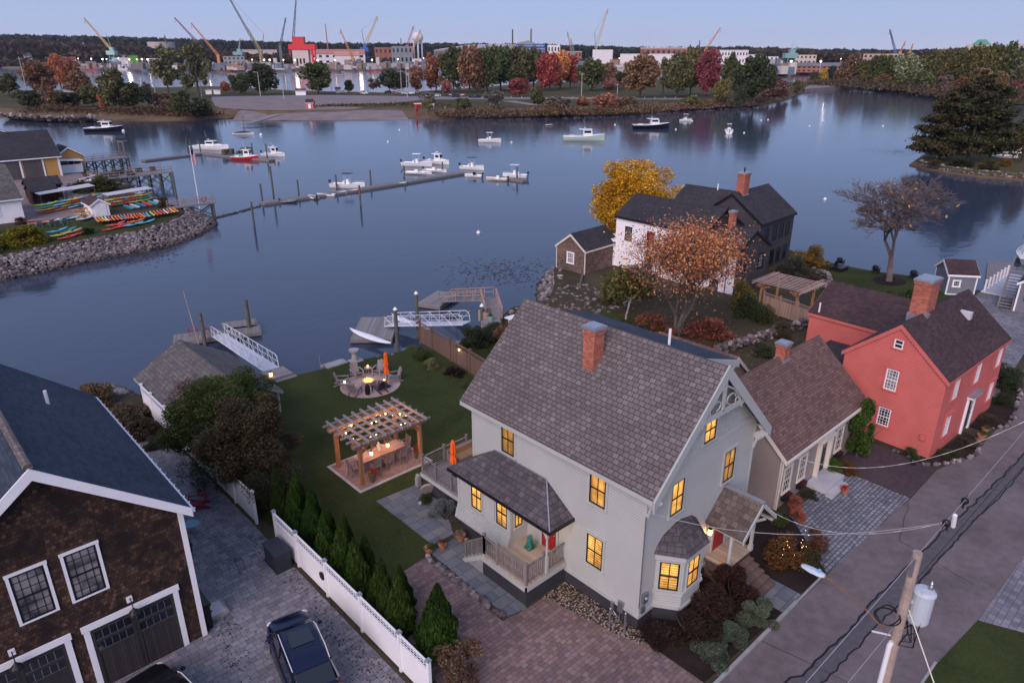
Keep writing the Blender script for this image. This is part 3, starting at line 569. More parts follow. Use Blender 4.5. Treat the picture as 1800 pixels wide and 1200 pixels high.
for fc in ([(-1.5, a0, 3.58), (.12, a0, 3.58), (.02, b0, 4.72)], [(-1.5, a0, 3.58), (.02, b0, 4.72), (.02, b1, 4.72), (-1.5, a1, 3.58)], [(-1.5, a1, 3.58), (.02, b1, 4.72), (.02, a1, 3.58)]):
    v = [Vector(p) for p in fc]; nn = (v[1]-v[0]).cross(v[2]-v[0]).normalized(); nn = nn if nn.z > 0 else -nn
    if (v[1]-v[0]).cross(v[2]-v[0]).z < 0: v = v[::-1]
    r.face(v)
r.face([(-1.5, a0, 3.46), (-1.5, a1, 3.46), (.02, a1, 3.46), (.12, a0, 3.46)])
pr = r.build('porch_roof', M_SLATE2, H)
MB().box(-1.54, a0-.03, 3.44, -1.5, a1, 3.60).box(-1.5, a0-.05, 3.44, .1, a0, 3.60).box(-1.45, a0+.05, 3.38, .0, a1-.1, 3.46).build('fascia', BLACK, pr)
MB().tube([(-1.5, a0, 3.6), (.02, b0, 4.74)], .035, 5).tube([(.0, b0, 4.74), (.0, b1, 4.74)], .05, 5).build('ridge_cap', METALCAP, pr)
# side porch
p = MB().box(-2.45, 4.05, 1.05, 0, 6.5, 1.15).box(-2.45, 6.5, 1.05, -1.17, 6.9, 1.15); po = p.build('side_porch', DECKW, H)
MB().box(-2.52, 3.98, .82, 0, 4.05, 1.05).box(-2.52, 3.98, .82, -2.45, 6.95, 1.05).build('porch_fascia', M_PALE, po)
MB().box(-2.42, 4.08, -.02, 0.02, 6.5, .82).box(-2.42, 6.5, -.02, -1.2, 6.9, .82).build('porch_skirt', DARKG, po)
s = MB()
for i in range(5): s.box(-2.42, 6.9+i*.27, 0, -1.25, 7.17+i*.27, .98-i*.19)
s.build('steps', CONC, po)
MB().ext([(6.9, .82), (6.9, 1.08), (8.25, .12), (8.25, 0), (8.05, 0)], 'x', -2.5, -2.44).build('stair_stringer', M_PALE, po)
def railing(name, parent, pts, h=.92, n=.12, mat=GREYW, posts=True, balus=.035, horiz=False):
    m = MB()
    for i in range(len(pts)-1):
        a, b = Vector(pts[i]), Vector(pts[i+1]); L = (b-a).length; up = Vector((0, 0, 1))
        m.beam(a+up*h, b+up*h, .09, .045); m.beam(a+up*.1, b+up*.1, .05, .06)
        if horiz:
            for j in range(1, 6): m.beam(a+up*(.1+j*.13), b+up*(.1+j*.13), .02, .02)
        else:
            for j in range(1, int(L/n)): q = a+(b-a)*j/int(L/n); m.beam(q+up*.1, q+up*(h-.02), balus, balus)
    o = m.build(name, mat, parent)
    if posts:
        m = MB()
        for q in pts: m.cbox(q[0], q[1], q[2]-.05, .11, .11, h+.17); m.cbox(q[0], q[1], q[2]+h+.12, .15, .15, .04)
        m.build('newel_post', mat, o)
    return o
railing('railing', po, [(-2.35, 6.85, 1.15), (-2.4, 5.9, 1.15), (-2.4, 4.1, 1.15), (-1.32, 4.1, 1.15)]); railing('railing', po, [(-1.32, 4.1, 1.15), (-.1, 4.1, 1.15)], posts=False); railing('stair_railing', po, [(-2.35, 6.85, 1.1), (-2.35, 8.15, .12)])
m = MB().cbox(-1.28, 4.0, 1.15, .12, .12, .9).lathe(-1.28, 4.0, [(.05, 2.05), (.045, 2.2), (.055, 2.3), (.045, 2.9), (.06, 3.0)], 8).cbox(-1.28, 4.0, 3.0, .12, .12, .46)
m.beam((-1.28, 4.0, 3.0), (-.95, 4.0, 3.4), .04, .12).beam((-1.28, 4.0, 3.0), (-1.28, 4.35, 3.4), .04, .12); m.build('turned_post', TRIM, po)
def door(parent, x, y, z, ang, w, h, mat, trim=TRIM, lights=True, glass=GLASS):
    a = MB().box(-w/2-.12, -.05, 0, -w/2, 0, h).box(w/2, -.05, 0, w/2+.12, 0, h).box(-w/2-.15, -.07, h, w/2+.15, 0, h+.16); o = a.build('door_frame', trim, parent, (x, y, z), R(ang))
    b = MB().box(-w/2, -.03, 0, w/2, 0, h); s = w/2-.14
    for (u0, u1) in ((-w/2+.1, -.04), (.04, w/2-.1)):
        for (v0, v1) in ((.15, h*.3), (h*.36, h*.62)): b.box(u0, -.038, v0, u1, -.03, v1)
    d = b.build('door', mat, o)
    if lights: MB().box(-w/2+.1, -.036, h*.68, w/2-.1, -.03, h*.92).build('pane', glass, d)
    MB().sphere((w/2-.08, -.07, h*.47), .03, 6).build('handle', METALCAP, d); return o
door(H, 0, 5.08, 1.15, -90, .9, 2.0, REDP, glass=LITD)
def lamp(name, loc, e, c=(1, .55, .22), r=.06, par=None):
    l = bpy.data.lights.new(name, 'POINT'); l.energy = e; l.color = c; l.shadow_soft_size = r; o = bpy.data.objects.new(name, l); S.collection.objects.link(o); o.location = loc
    if par: o.parent = par
    return o
cl = MB().cyl(-.5, 4.75, 3.34, 3.44, .1, .13).build('ceiling_light', WHITE, H); MB().sphere((-.5, 4.75, 3.31), .07, 8, sz=.6).build('bulb', BULBS, cl); lamp('porch_light', (-.5, 4.75, 3.18), 26, (1, .72, .42))
# statue on the porch
m = MB().cbox(-.62, 5.72, 1.15, .34, .34, .12).lathe(-.62, 5.72, [(.13, 1.27), (.17, 1.35), (.13, 1.5), (.10, 1.62), (.12, 1.70)], 10).sphere((-.62, 5.68, 1.80), .10, 8).tube([(-.72, 5.6, 1.55), (-.74, 5.52, 1.4), (-.7, 5.5, 1.28)], .04, 6).tube([(-.52, 5.6, 1.55), (-.50, 5.52, 1.4), (-.54, 5.5, 1.28)], .04, 6).sphere((-.62, 5.59, 1.78), .05, 6)
tag(m.build('lion_statue', paint((.03, .16, .12), .4, .4), smooth=True), 'small green ceramic figure seated on the lit side porch', 'statue')
# bay window on the street gable
bp = [(.95, 0), (1.6, -.92), (2.95, -.92), (3.65, 0)]
m = MB(); m.prism(bp+[(3.65, .1), (.95, .1)], .72, 3.42); bay = m.build('bay_window', M_PALE, H)
MB().prism([(1.0, .02), (1.64, -.86), (2.92, -.86), (3.6, .02)], -.1, .72).build('bay_foundation', DARKG, bay)
for z0, z1 in ((.68, .8), (1.42, 1.52), (3.1, 3.42)): m = MB(); m.prism([(.85, .02), (1.55, -1.0), (3.0, -1.0), (3.75, .02)], z0, z1); m.build('trim_board', TRIM, bay)
for i in range(3):
    a, b = Vector((*bp[i], 0)), Vector((*bp[i+1], 0)); q = (a+b)/2; d = b-a; an = math.degrees(math.atan2(d.y, d.x)); off = Vector((d.y, -d.x, 0)).normalized()*0
    window(bay, q.x, q.y, 1.62, an, min(.8, d.length-.28), 1.38, LITS, cw=.06)
rr = [[(.72, .02, 3.42), (1.48, -1.12, 3.42), (3.06, -1.12, 3.42), (3.88, .02, 3.42)], [(.9, .02, 3.75), (1.62, -.85, 3.80), (2.9, -.85, 3.80), (3.68, .02, 3.75)], [(1.25, .02, 4.05), (1.85, -.42, 4.12), (2.7, -.42, 4.12), (3.3, .02, 4.05)], [(2.0, .02, 4.24), (2.1, 0, 4.26), (2.45, 0, 4.26), (2.55, .02, 4.24)]]
m = MB().loft(rr, closed=False, cap=False); m.build('bay_roof', M_SLATE2, bay)
# front entry portico
m = MB().box(4.75, -1.15, .95, 6.9, 0, 1.05).box(4.85, -1.1, 0, 6.85, 0, .95); pt = m.build('front_porch', M_SHINGLE2, H)
s = MB()
for i in range(5): s.box(5.0, -1.45-i*.28, 0, 6.6, -1.16-i*.28, .86-i*.17)
s.build('steps', BROWNW, pt); MB().box(4.75, -1.18, 1.05, 6.9, 0, 1.09).build('porch_floor', DECKW, pt)
r = MB()
for s_ in (-1, 1): r.ext([(5.8+s_*1.35, 3.05), (5.8+s_*1.35, 3.17), (5.8, 4.42), (5.8, 4.30)][::s_], 'y', -1.85, .0)
M_TANSL = tiles('mottled_tan_slate', .28, .26, .02, [(.11, .085, .072), (.14, .11, .092), (.165, .13, .108), (.12, .095, .082), (.08, .06, .055)], (.05, .035, .03), .8, .5, .4, True, .5, .2)
r.build('portico_roof', M_TANSL, pt)
t = MB()
for s_ in (-1, 1): t.ext([(5.8+s_*1.38, 2.92), (5.8+s_*1.38, 3.16), (5.8, 4.41), (5.8, 4.18)][::s_], 'y', -1.9, -1.85)
t.box(4.55, -1.84, 2.92, 4.68, 0, 3.02).box(6.92, -1.84, 2.92, 7.05, 0, 3.02).build('trim_board', TRIM, pt); MB().box(5.72, -1.9, 4.36, 5.88, .0, 4.46).build('ridge_cap', METALCAP, pt)
for x in (4.9, 6.75):
    m = MB().cbox(x, -1.12, 1.05, .12, .12, 2.0).beam((x, -1.12, 2.6), (x, -1.6, 3.0), .06, .12).beam((x, -1.12, 2.6), (x+(.4 if x < 5 else -.4), -1.12, 3.05), .06, .12).cbox(x, -1.12, 1.05, .18, .18, .3); m.build('porch_post', TRIM, pt)
door(H, 5.75, 0, 1.09, 0, .95, 2.0, REDP)
l = MB().cbox(4.72, -.14, 2.35, .14, .16, .04).cbox(4.72, -.14, 2.68, .16, .18, .05).cbox(4.72, -.02, 2.5, .08, .06, .15); sc_ = l.build('wall_lantern', BLACK, H); MB().cbox(4.72, -.14, 2.39, .11, .12, .28).build('bulb', BULB, sc_); lamp('entry_light', (4.72, -.3, 2.5), 22)
# meters, pipes, conduit on the corner
m = MB().box(-.14, .7, .45, -.02, .95, .95).cyl(-.1, 1.25, .2, .7, .09, n=8).tube([(-.1, .85, .45), (-.1, .85, 0)], .02, 5).tube([(-.1, 1.25, .3), (-.1, 1.0, .12), (-.1, .85, .1)], .02, 5).tube([(-.06, -.04, 5.6), (-.06, -.06, 1.2)], .025, 5); m.build('utility_meter', STEEL, H)
m = MB().box(.12, -.14, 1.3, .42, -.02, 1.75).sphere((.27, -.15, 1.55), .09, 8).box(.05, -.12, .85, .3, -.02, 1.1); m.build('electric_meter', STEEL, H)
for (x, y) in ((-.79, .81), (-.55, .22)): tag(MB().cyl(x, y, 0, 1.05, .045, n=8).sphere((x, y, 1.05), .05, 6).build('guard_post', STEEL), 'thin grey steel post on the pebbles, %s the meters' % ('left of' if x < -.7 else 'in front of'), 'post', 'guard posts by the meters')

# ---------------- rear deck
LAVW = wood('lavender_grey_wood', (.29, .25, .25), .2, var=.15)
D = empty('garden_deck', (0, 10.4, 0), 0, 'raised grey wooden deck behind the house with dark skirt and sofa', 'deck')
MB().box(-.35, 0, .95, 4.4, 4.0, 1.05).build('deck_boards', GREYW2, D); MB().box(-.30, .05, -.05, 4.35, 3.95, .95).build('skirt', DARKG, D); MB().box(-.42, 0, .80, -.36, 4.05, 1.0).box(-.42, 4.0, .80, 4.4, 4.06, 1.0).build('fascia', M_PALE, D)
railing('railing', D, [(-.3, .1, 1.05), (-.3, 1.4, 1.05), (-.3, 2.7, 1.05), (-.3, 3.9, 1.05), (1.2, 3.95, 1.05), (2.8, 3.95, 1.05)], .95, mat=GREYW, horiz=True); railing('railing', D, [(4.3, 3.9, 1.05), (4.35, 2.0, 1.05), (4.35, .4, 1.05)], .95, mat=GREYW, horiz=True)
m = MB()
for i in range(5): m.box(2.9, 4.06+i*.26, 0, 4.25, 4.32+i*.26, .88-i*.18)
m.build('steps', GREYW2, D)
FAB = paint((.34, .20, .11), .8, .2); GREYF = paint((.18, .15, .14), .8, .2)
so_ = empty('wicker_sofa', (2.15, 13.75, 1.05), R(0), 'tan wicker corner sofa with pale cushions on the rear deck', 'sofa')
MB().box(-.9, -.4, 0, .9, .45, .35).box(-.9, .3, .35, .9, .45, .8).box(-.9, -.4, .35, -.75, .3, .6).box(.75, -.4, .35, .9, .3, .6).build('frame', GREYF, so_); MB().box(-.72, -.4, .35, -.02, .28, .47).box(.02, -.4, .35, .72, .28, .47).box(-.72, .17, .47, .72, .29, .82).build('cushion', FAB, so_)
def umbrella(loc, label, h=2.3, zc=.9, g=None):
    e = empty('closed_umbrella', loc, 0, label, 'umbrella', g); MB().lathe(0, 0, [(.26, 0), (.26, .05), (.05, .1), (.03, .12)], 12).build('base', BLACK, e); MB().cyl(0, 0, .08, h, .022, n=6).build('pole', BLACK, e)
    prof = [(.05, zc-.02), (.19, zc+.05), (.20, zc+.25), (.13, zc+.5), (.12, zc+.55), (.17, zc+.7), (.15, zc+1.0), (.12, h-.1), (.03, h+.05)]
    k = 14; r = [[(cos(2*pi*j/k)*q*(1 if j % 2 else .72), sin(2*pi*j/k)*q*(1 if j % 2 else .72), z) for j in range(k)] for q, z in prof]
    MB().loft(r).build('canopy', ORANGE, e); MB().lathe(0, 0, [(.145, zc+.5), (.145, zc+.55)], 12).build('strap', ORANGE, e); return e
ORANGE = paint((.85, .13, .015), .7, .1)
umbrella((.75, 12.95, 1.05), 'closed orange umbrella standing on the rear deck of the grey house', 2.1, .7)
tag(MB().lathe(3.9, 13.9, [(.17, 1.05), (.2, 1.4), (.19, 1.9), (.1, 2.0)], 12).build('covered_grill', REDP), 'small red canister standing in the far corner of the deck', 'canister')

# ---------------- fences
def lattice_fence(name, label, pts, mat, posts_mat, h=1.76, lat=.48, dz=0., group=None):
    e = empty(name, (pts[0][0], pts[0][1], 0), 0, label, 'fence', group); o = Vector((pts[0][0], pts[0][1], 0))
    for i in range(len(pts)-1):
        a = Vector((*pts[i], dz))-o; b = Vector((*pts[i+1], dz))-o; d = (b-a).normalized(); L = (b-a).length; up = Vector((0, 0, 1)); nrm = Vector((-d.y, d.x, 0))
        p = MB(); p.beam(a+up*(.08+(h-lat)/2), b+up*(.08+(h-lat)/2), .03, h-lat); n = int(L/.15)
        for j in range(n): q = a+d*(L*(j+.5)/n); p.beam(q+up*.1+nrm*0, q+up*(h-lat+.06), .045, .012, up=tuple(nrm))
        p.build('board_panel', mat, e)
        l = MB(); l.beam(a+up*(h-lat+.1), b+up*(h-lat+.1), .06, .06).beam(a+up*(h+.05), b+up*(h+.05), .07, .06)
        for k in range(2): zz = h-lat+.23+k*.13; l.beam(a+up*zz, b+up*zz, .012, .03)
        n = int(L/.19)
        for j in range(n): q = a+d*(L*(j+.5)/n); l.beam(q+up*(h-lat+.1), q+up*(h+.03), .035, .012, up=tuple(nrm))
        l.build('lattice_panel', mat, e)
    for q in pts:
        x, y = q[0]-o.x, q[1]-o.y; pm = MB().cbox(x, y, dz-.1, .13, .13, h+.26).build('post', mat, e)
        MB().cbox(x, y, dz+h+.16, .19, .19, .04).cbox(x, y, dz+h+.20, .12, .12, .05).build('cap', posts_mat, pm)
    return e
LW = lattice_fence('white_lattice_fence', 'long white vinyl fence with lattice top dividing the two driveways', [(-8.32, y) for y in (3.0, 4.84, 7.6, 10.4, 13.05, 15.2)], WHITE, METALCAP)
tag(MB().cyl(0, 0, 0, .03, .2, n=8).build('octagonal_hatch', BLACK, None, (-8.4, 10.65, 1.0)), 'dark octagonal plate fixed low on the white lattice fence', 'plate').rotation_euler = (0, R(-90), 0)
lattice_fence('white_board_fence', 'tall white board fence behind the leafy tree, running to the water', [(-8.35, y) for y in (17.5, 20, 22.5, 25, 27.5, 30, 32.5, 34.3)], WHITE, WHITE, 1.75)
BF = lattice_fence('brown_board_fence', 'weathered brown board fence with dark lattice top between lawn and hedge', [(10.9, 21.5), (11.25, 24.2), (11.6, 27.0), (11.95, 29.8), (12.1, 31.6)], BROWNW, BROWNW, 1.75, .4)
bl = tag(MB().cbox(0, 0, 0, .1, .1, .03).cbox(0, 0, .2, .12, .12, .03).build('fence_lantern', BLACK, None, (11.35, 25.6, 1.35)), 'small lit lantern hanging on the brown board fence', 'lantern'); MB().cbox(0, 0, .03, .08, .08, .17).build('bulb', BULB, bl); lamp('fence_light', (11.2, 25.6, 1.45), 5)
tag(MB().box(-9.35, 13.2, 0, -8.55, 14.6, .08).box(-9.3, 13.25, .08, -8.6, 14.5, .92).box(-9.34, 13.2, .92, -8.56, 14.55, 1.0).build('generator_cabinet', paint((.03, .035, .045), .5, .2)), 'dark grey utility cabinet standing against the white lattice fence', 'cabinet')
# ================================================================ cedar garage
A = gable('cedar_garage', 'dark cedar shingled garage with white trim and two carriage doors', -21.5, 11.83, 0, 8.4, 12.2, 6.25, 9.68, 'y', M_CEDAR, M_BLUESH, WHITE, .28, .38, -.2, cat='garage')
m = MB().box(8.25, -.05, -.05, 8.44, .12, 6.2); m.build('corner_board', WHITE, A)
m = MB()
for s_ in (-1, 1): m.ext([(4.2+s_*4.48, 5.86), (4.2+s_*4.48, 6.24), (4.2, 9.84), (4.2, 9.42)][::s_], 'y', -.46, -.41)
m.build('rake_board', WHITE, A)
MB().tube([(4.2, -.4, 9.86), (4.2, 12.6, 9.86)], .14, 8).build('ridge_vent', M_SLATE, A); MB().cyl(6.2, 8.2, 7.9, 8.85, .07).build('vent_pipe', WHITE, A)
m = MB().box(8.68, -.38, 5.99, 8.80, 12.58, 6.09)
for i in range(24): m.box(8.66, -.3+i*.53, 6.09, 8.84, -.27+i*.53, 6.12)
m.build('gutter', WHITE, A)
for x in (4.96, 3.37): window(A, x, 0, 4.16, 0, 1.0, 1.92, GLASSW, BLACK, WHITE, .1, (4, 3), sill=False)
def garage_door(x, w, h):
    a = MB().box(x-w/2-.2, -.06, 0, x-w/2, 0, h+.2).box(x+w/2, -.06, 0, x+w/2+.2, 0, h+.2).box(x-w/2-.25, -.08, h, x+w/2+.25, 0, h+.24); o = a.build('garage_door_frame', WHITE, A)
    b = MB()
    b.box(x-w/2, -.02, 0, x+w/2, 0, h)
    for q in (-w/2+.06, -.05, .06, w/2-.06): b.box(x+q-.06, -.05, 0, x+q+.06, -.02, h)
    for z in (.08, h-.12, h-.62, h-1.1): b.box(x-w/2, -.045, z-.06, x+w/2, -.02, z+.06)
    d = b.build('garage_door', wood('dark_door_boards', (.035, .03, .03), .1), o); c = MB(); t = MB()
    for s0, s1 in ((-w/2+.12, -.11), (.12, w/2-.12)):
        for k in (0, 1):
            z0 = h-.56+.0-k*.48; c.box(x+s0, -.03, z0, x+s1, -.021, z0+.38)
            for j in range(1, 5): q = s0+(s1-s0)*j/5; t.box(x+q-.012, -.04, z0, x+q+.012, -.022, z0+.38)
            t.box(x+s0, -.042, z0-.02, x+s1, -.022, z0+.01)
    c.build('pane', GLASS, d); t.build('muntin', STEEL, d)
    l = MB().cbox(x, -.04, h+.42, .2, .06, .24, m=1).tube([(x, -.07, h+.55), (x, -.2, h+.68), (x, -.36, h+.55), (x, -.38, h+.35)], .02, 5).lathe(x, -.38, [(.22, h+.1), (.2, h+.16), (.08, h+.28), (.03, h+.36)], 12); l.build('gooseneck_lamp', [BLACK, WHITE], A)
garage_door(6.06, 2.9, 2.72); garage_door(2.35, 2.9, 2.72)
tag(MB().box(-13.0, 12.35, 0, -11.9, 13.35, .16).build('stone_basin', paint((.30, .26, .24), .7, .2)), 'shallow pale stone basin on the pavers at the garage corner', 'basin')
MB().box(-12.9, 12.45, .16, -12.0, 13.25, .163).build('water', paint((.45, .42, .43), .4, .1), bpy.data.objects['stone_basin'])
MB().cyl(-12.5, 12.8, .163, .18, .06).build('drain', BLACK, bpy.data.objects['stone_basin'])
tag(MB().box(-12.95, 12.0, -.02, -12.72, 14.0, 1.25).box(-12.72, 12.0, 1.1, -12.66, 14, 1.2).build('bin_enclosure', [BLACK]), 'low dark enclosure along the garage side behind the white trim', 'enclosure')

# ---------------- cars
CARP = paint((.004, .008, .036), .18, .05, .3, spec=.6); CARB = paint((.01, .01, .012), .2, .1, .3); TYRE = paint((.012, .012, .012), .85, .1); RIM = paint((.35, .35, .37), .3, .1, .8); CGL = paint((.008, .01, .014), .04, .1, 0, 1., .8)
def car(name, loc, rz, label, body, L=4.75, Wd=1.88, Hh=1.62, detail=True, group=None, color=None, cat='car'):
    """faces +y"""
    e = empty(name, loc, rz, label, cat, group)
    key = (L, Wd, Hh, detail)
    if key not in _carc:
        def prof(y, tops, k=12):
            hw, zt, zb = tops; pts = []
            for i in range(k+1):
                t = pi*i/k; c, s = cos(t), sin(t); pts.append((hw*math.copysign(abs(c)**.42, c), y, zb+(zt-zb)*(.0+abs(s)**.40)))
            return pts
        st = [(-L/2, Wd*.40, .92, .38), (-L/2+.12, Wd*.455, 1.02, .28), (-L/2+.55, Wd*.49, 1.05, .24), (-L*.2, Wd*.5, 1.02, .22), (0, Wd*.5, 1.0, .22), (L*.2, Wd*.5, .99, .22), (L*.31, Wd*.49, .96, .24), (L*.42, Wd*.465, .87, .26), (L/2-.1, Wd*.42, .76, .3), (L/2, Wd*.34, .62, .38)]
        b = MB().loft([prof(y, (hw, zt, zb)) for y, hw, zt, zb in st])
        gst = [(-L/2+.22, Wd*.36, 1.03, .9), (-L/2+.75, Wd*.40, Hh-.12, .9), (-L*.22, Wd*.405, Hh-.02, .9), (L*.0, Wd*.405, Hh-.01, .9), (L*.1, Wd*.395, Hh-.08, .9), (L*.29, Wd*.38, .97, .9)]
        def gp(y, hw, zt, zb): return [(hw*1.12, y, zb), (hw*1.0, y, zb+(zt-zb)*.75), (hw*.86, y, zt), (-hw*.86, y, zt), (-hw*1.0, y, zb+(zt-zb)*.75), (-hw*1.12, y, zb)]
        gl = MB().loft([gp(*q) for q in gst])
        rf = MB().loft([[(hw*.99, y, zt-.09), (hw*.80, y, zt+.018), (-hw*.80, y, zt+.018), (-hw*.99, y, zt-.09)] for y, hw, zt in ((-L/2+.72, Wd*.40, Hh-.13), (-L*.22, Wd*.405, Hh-.02), (0, Wd*.405, Hh-.01), (L*.115, Wd*.395, Hh-.085))])
        pl = [MB().tube(q, r_, 4).mesh('pillar', [body]) for s_ in (-1, 1) for q, r_ in (([(s_*Wd*.46, L*.29, .99), (s_*Wd*.385, L*.11, Hh-.07)], .03), ([(s_*Wd*.45, -L*.02, .99), (s_*Wd*.40, -L*.03, Hh-.06)], .028), ([(s_*Wd*.44, -L/2+.3, 1.02), (s_*Wd*.37, -L/2+.78, Hh-.14)], .045))]
        wt = MB().tube([(-.12, 0, 0), (.12, 0, 0)], .35, 20); wr = MB().tube([(-.125, 0, 0), (.125, 0, 0)], .23, 12)
        _carc[key] = [b.mesh('body', [body], True), gl.mesh('windows', [CGL]), rf.mesh('roof_panel', [body]), pl, wt.mesh('wheel', [TYRE]), wr.mesh('rim', [RIM])]
    B, GL, RF, PL, WT, WR = _carc[key]
    bo = meshobj('body', B, e, color=color); meshobj('windows', GL, e); r_ = meshobj('roof_panel', RF, e, color=color); [meshobj('pillar', q, e, color=color) for q in PL]
    for o in (bo, r_):
        if o.data.materials[0] != body: o.material_slots[0].link = 'OBJECT'; o.material_slots[0].material = body
    for x in (-Wd/2+.12, Wd/2-.12):
        for y in (-L*.29, L*.31): w_ = meshobj('wheel', WT, e, (x, y, .35)); 
        if detail:
            for y in (-L*.29, L*.31): meshobj('rim', WR, e, (x+(.012 if x > 0 else -.012), y, .35))
    if detail:
        for s_ in (-1, 1):
            MB().sphere((s_*(Wd/2+.08), L*.19, 1.05), .1, 8, sz=.7).build('mirror', body, e); MB().tube([(s_*Wd*.36, -L*.33, Hh-.06), (s_*Wd*.37, -L*.2, Hh+.05), (s_*Wd*.37, L*.04, Hh+.05), (s_*Wd*.36, L*.10, Hh-.04)], .02, 5).build('roof_rail', ALU, e)
            MB().sphere((s_*Wd*.36, L*.455, .70), .14, 8, sz=.45).build('headlight', ALU, e); MB().sphere((s_*Wd*.40, -L*.49, .88), .12, 8, sz=.7).build('tail_light', REDP, e)
        MB().box(-.42, -.55, Hh+.012, .42, .28, Hh+.026).build('sunroof', CGL, e)
        MB().box(-.25, -L/2-.02, .55, .25, -L/2+.03, .68).build('number_plate', WHITE, e)
        MB().beam((-.6, L*.285, 1.0), (-.1, L*.25, 1.08), .02, .02).beam((.05, L*.285, 1.0), (.5, L*.25, 1.08), .02, .02).build('wiper', BLACK, e)
    return e
_carc = {}
car('parked_suv', (-11.0, 7.55, .01), R(-12), 'dark blue estate car with silver roof rails parked on the grey pavers', CARP)
car('parked_car', (-15.55, 8.55, .01), R(8), 'black car parked before the garage door, cut by the lower edge', CARB, 4.6, 1.85, 1.5)
# bits beside the garage
def adirondack(loc, rz, label, mat, group=None, cat='chair', name='adirondack_chair'):
    k = ('adk', mat.name)
    if k not in _wc:
        s = MB(); 
        for i in range(5): s.beam((-.26, .30-i*.13, .38-i*.045), (.26, .30-i*.13, .38-i*.045), .11, .022)
        b = MB()
        for i in range(5): x = -.24+i*.12; hh = .82-abs(i-2)*.05; b.beam((x*.85, -.28, .22), (x*1.1, -.28-.38*hh, .22+hh*.95), .105, .02)
        b.beam((-.27, -.42, .5), (.27, -.42, .5), .03, .06); a = MB()
        for q in (-1, 1): a.beam((q*.36, .42, .55), (q*.36, -.42, .55), .13, .025)
        l = MB(); f = MB()
        for q in (-1, 1): l.beam((q*.30, .40, 0), (q*.30, .40, .54), .04, .09); l.beam((q*.28, .38, .36), (q*.28, -.62, .02), .03, .11); l.beam((q*.33, -.35, .1), (q*.33, -.4, .54), .03, .06)
        _wc[k] = (s.mesh('seat', mat), b.mesh('backrest', mat), a.mesh('armrest', mat), l.mesh('leg', mat))
    e = empty(name, loc, rz, label, cat, group)
    for n_, q in zip(('seat', 'backrest', 'armrest', 'leg'), _wc[k]): meshobj(n_, q, e)
    return e
adirondack((-10.0, 20.9, .01), R(70), 'red slatted chair on the pavers beside the garage', paint((.22, .012, .03), .6, .1))
m = MB().cyl(0, 0, .55, .58, .36, n=20).cyl(0, 0, 0, .55, .03, n=8); tag(m.build('round_table', paint((.12, .26, .33), .5, .1), None, (-11.0, 18.9, .01)), 'small round blue table at the corner of the garage', 'table')
e = empty('potted_plant', (-11.7, 17.6, .01), 0, 'dark potted plant beside the round blue table', 'plant'); MB().lathe(0, 0, [(.16, 0), (.24, .38)], 12).build('pot', DARKG, e); meshobj('foliage', crown('shrub', 2, 500, .2), e, (0, 0, .35), 0, (.05, .08, .02), (.3, .3, .4))
m = MB().cbox(0, 0, .42, 1.5, .4, .05).cbox(-.6, 0, 0, .06, .35, .42).cbox(.6, 0, 0, .06, .35, .42); tag(m.build('bench', GREYW2, None, (-9.4, 22.6, .01), R(85)), 'dark wooden bench under the leafy tree by the white fence', 'bench')
# stuff: fallen leaves on the court
def scatter_leaves(name, n, fn, label, color, size=.07):
    P = np.array([fn() for _ in range(n)]); me = leaf_mesh(name, P, size, tilt=.85); o = meshobj(name, me, color=color); return tag(o, label, 'leaves', None, 'stuff')
cl_ = [(-8.9, 12), (-8.8, 10), (-9.3, 8), (-8.9, 5), (-9.2, 6.5), (-12.6, 11.9), (-12.2, 11.5), (-9.0, 16), (-10.4, 15), (-12.9, 9.4), (-10.2, 17.8)]
def fl():
    c = random.choice(cl_); q = random.random()
    if q < .12: return (random.uniform(-13, -8.6), random.uniform(3, 28), .03)
    return (c[0]+random.gauss(0, .28), c[1]+random.gauss(0, .7), .03)
scatter_leaves('fallen_leaves', 900, fl, 'brown fallen leaves drifted along the white lattice fence', (.05, .028, .018), .05)
scatter_leaves('fallen_leaves', 2600, lambda: (random.gauss(29, 4), random.gauss(18.5, 4), .03), 'orange fallen leaves under the orange tree', (.2, .08, .03), .12)
scatter_leaves('fallen_leaves', 900, lambda: (random.uniform(-8, 10), random.uniform(10, 32), .03), 'sparse fallen leaves on the lawn', (.09, .06, .03), .05)

# ================================================================ boathouse by the water
B_ = gable('boathouse', 'low grey boathouse with weathered shingle roof between tree and water', -8.0, 27.75, 0, 5.95, 8.2, 1.75, 3.45, 'y', M_GREYC, M_GREYSH, GREYP if False else paint((.28, .3, .33), .6, .1), .25, .25, -2.2, cat='boathouse')
MB().box(-.06, -.06, -.3, .1, .1, 1.7).build('corner_board', TRIM, B_); MB().box(5.86, -.06, -.3, 6.02, .1, 1.7).build('corner_board', TRIM, B_); window(B_, 0, 1.1, .3, -90, .7, .9, GLASS, WHITE, WHITE)

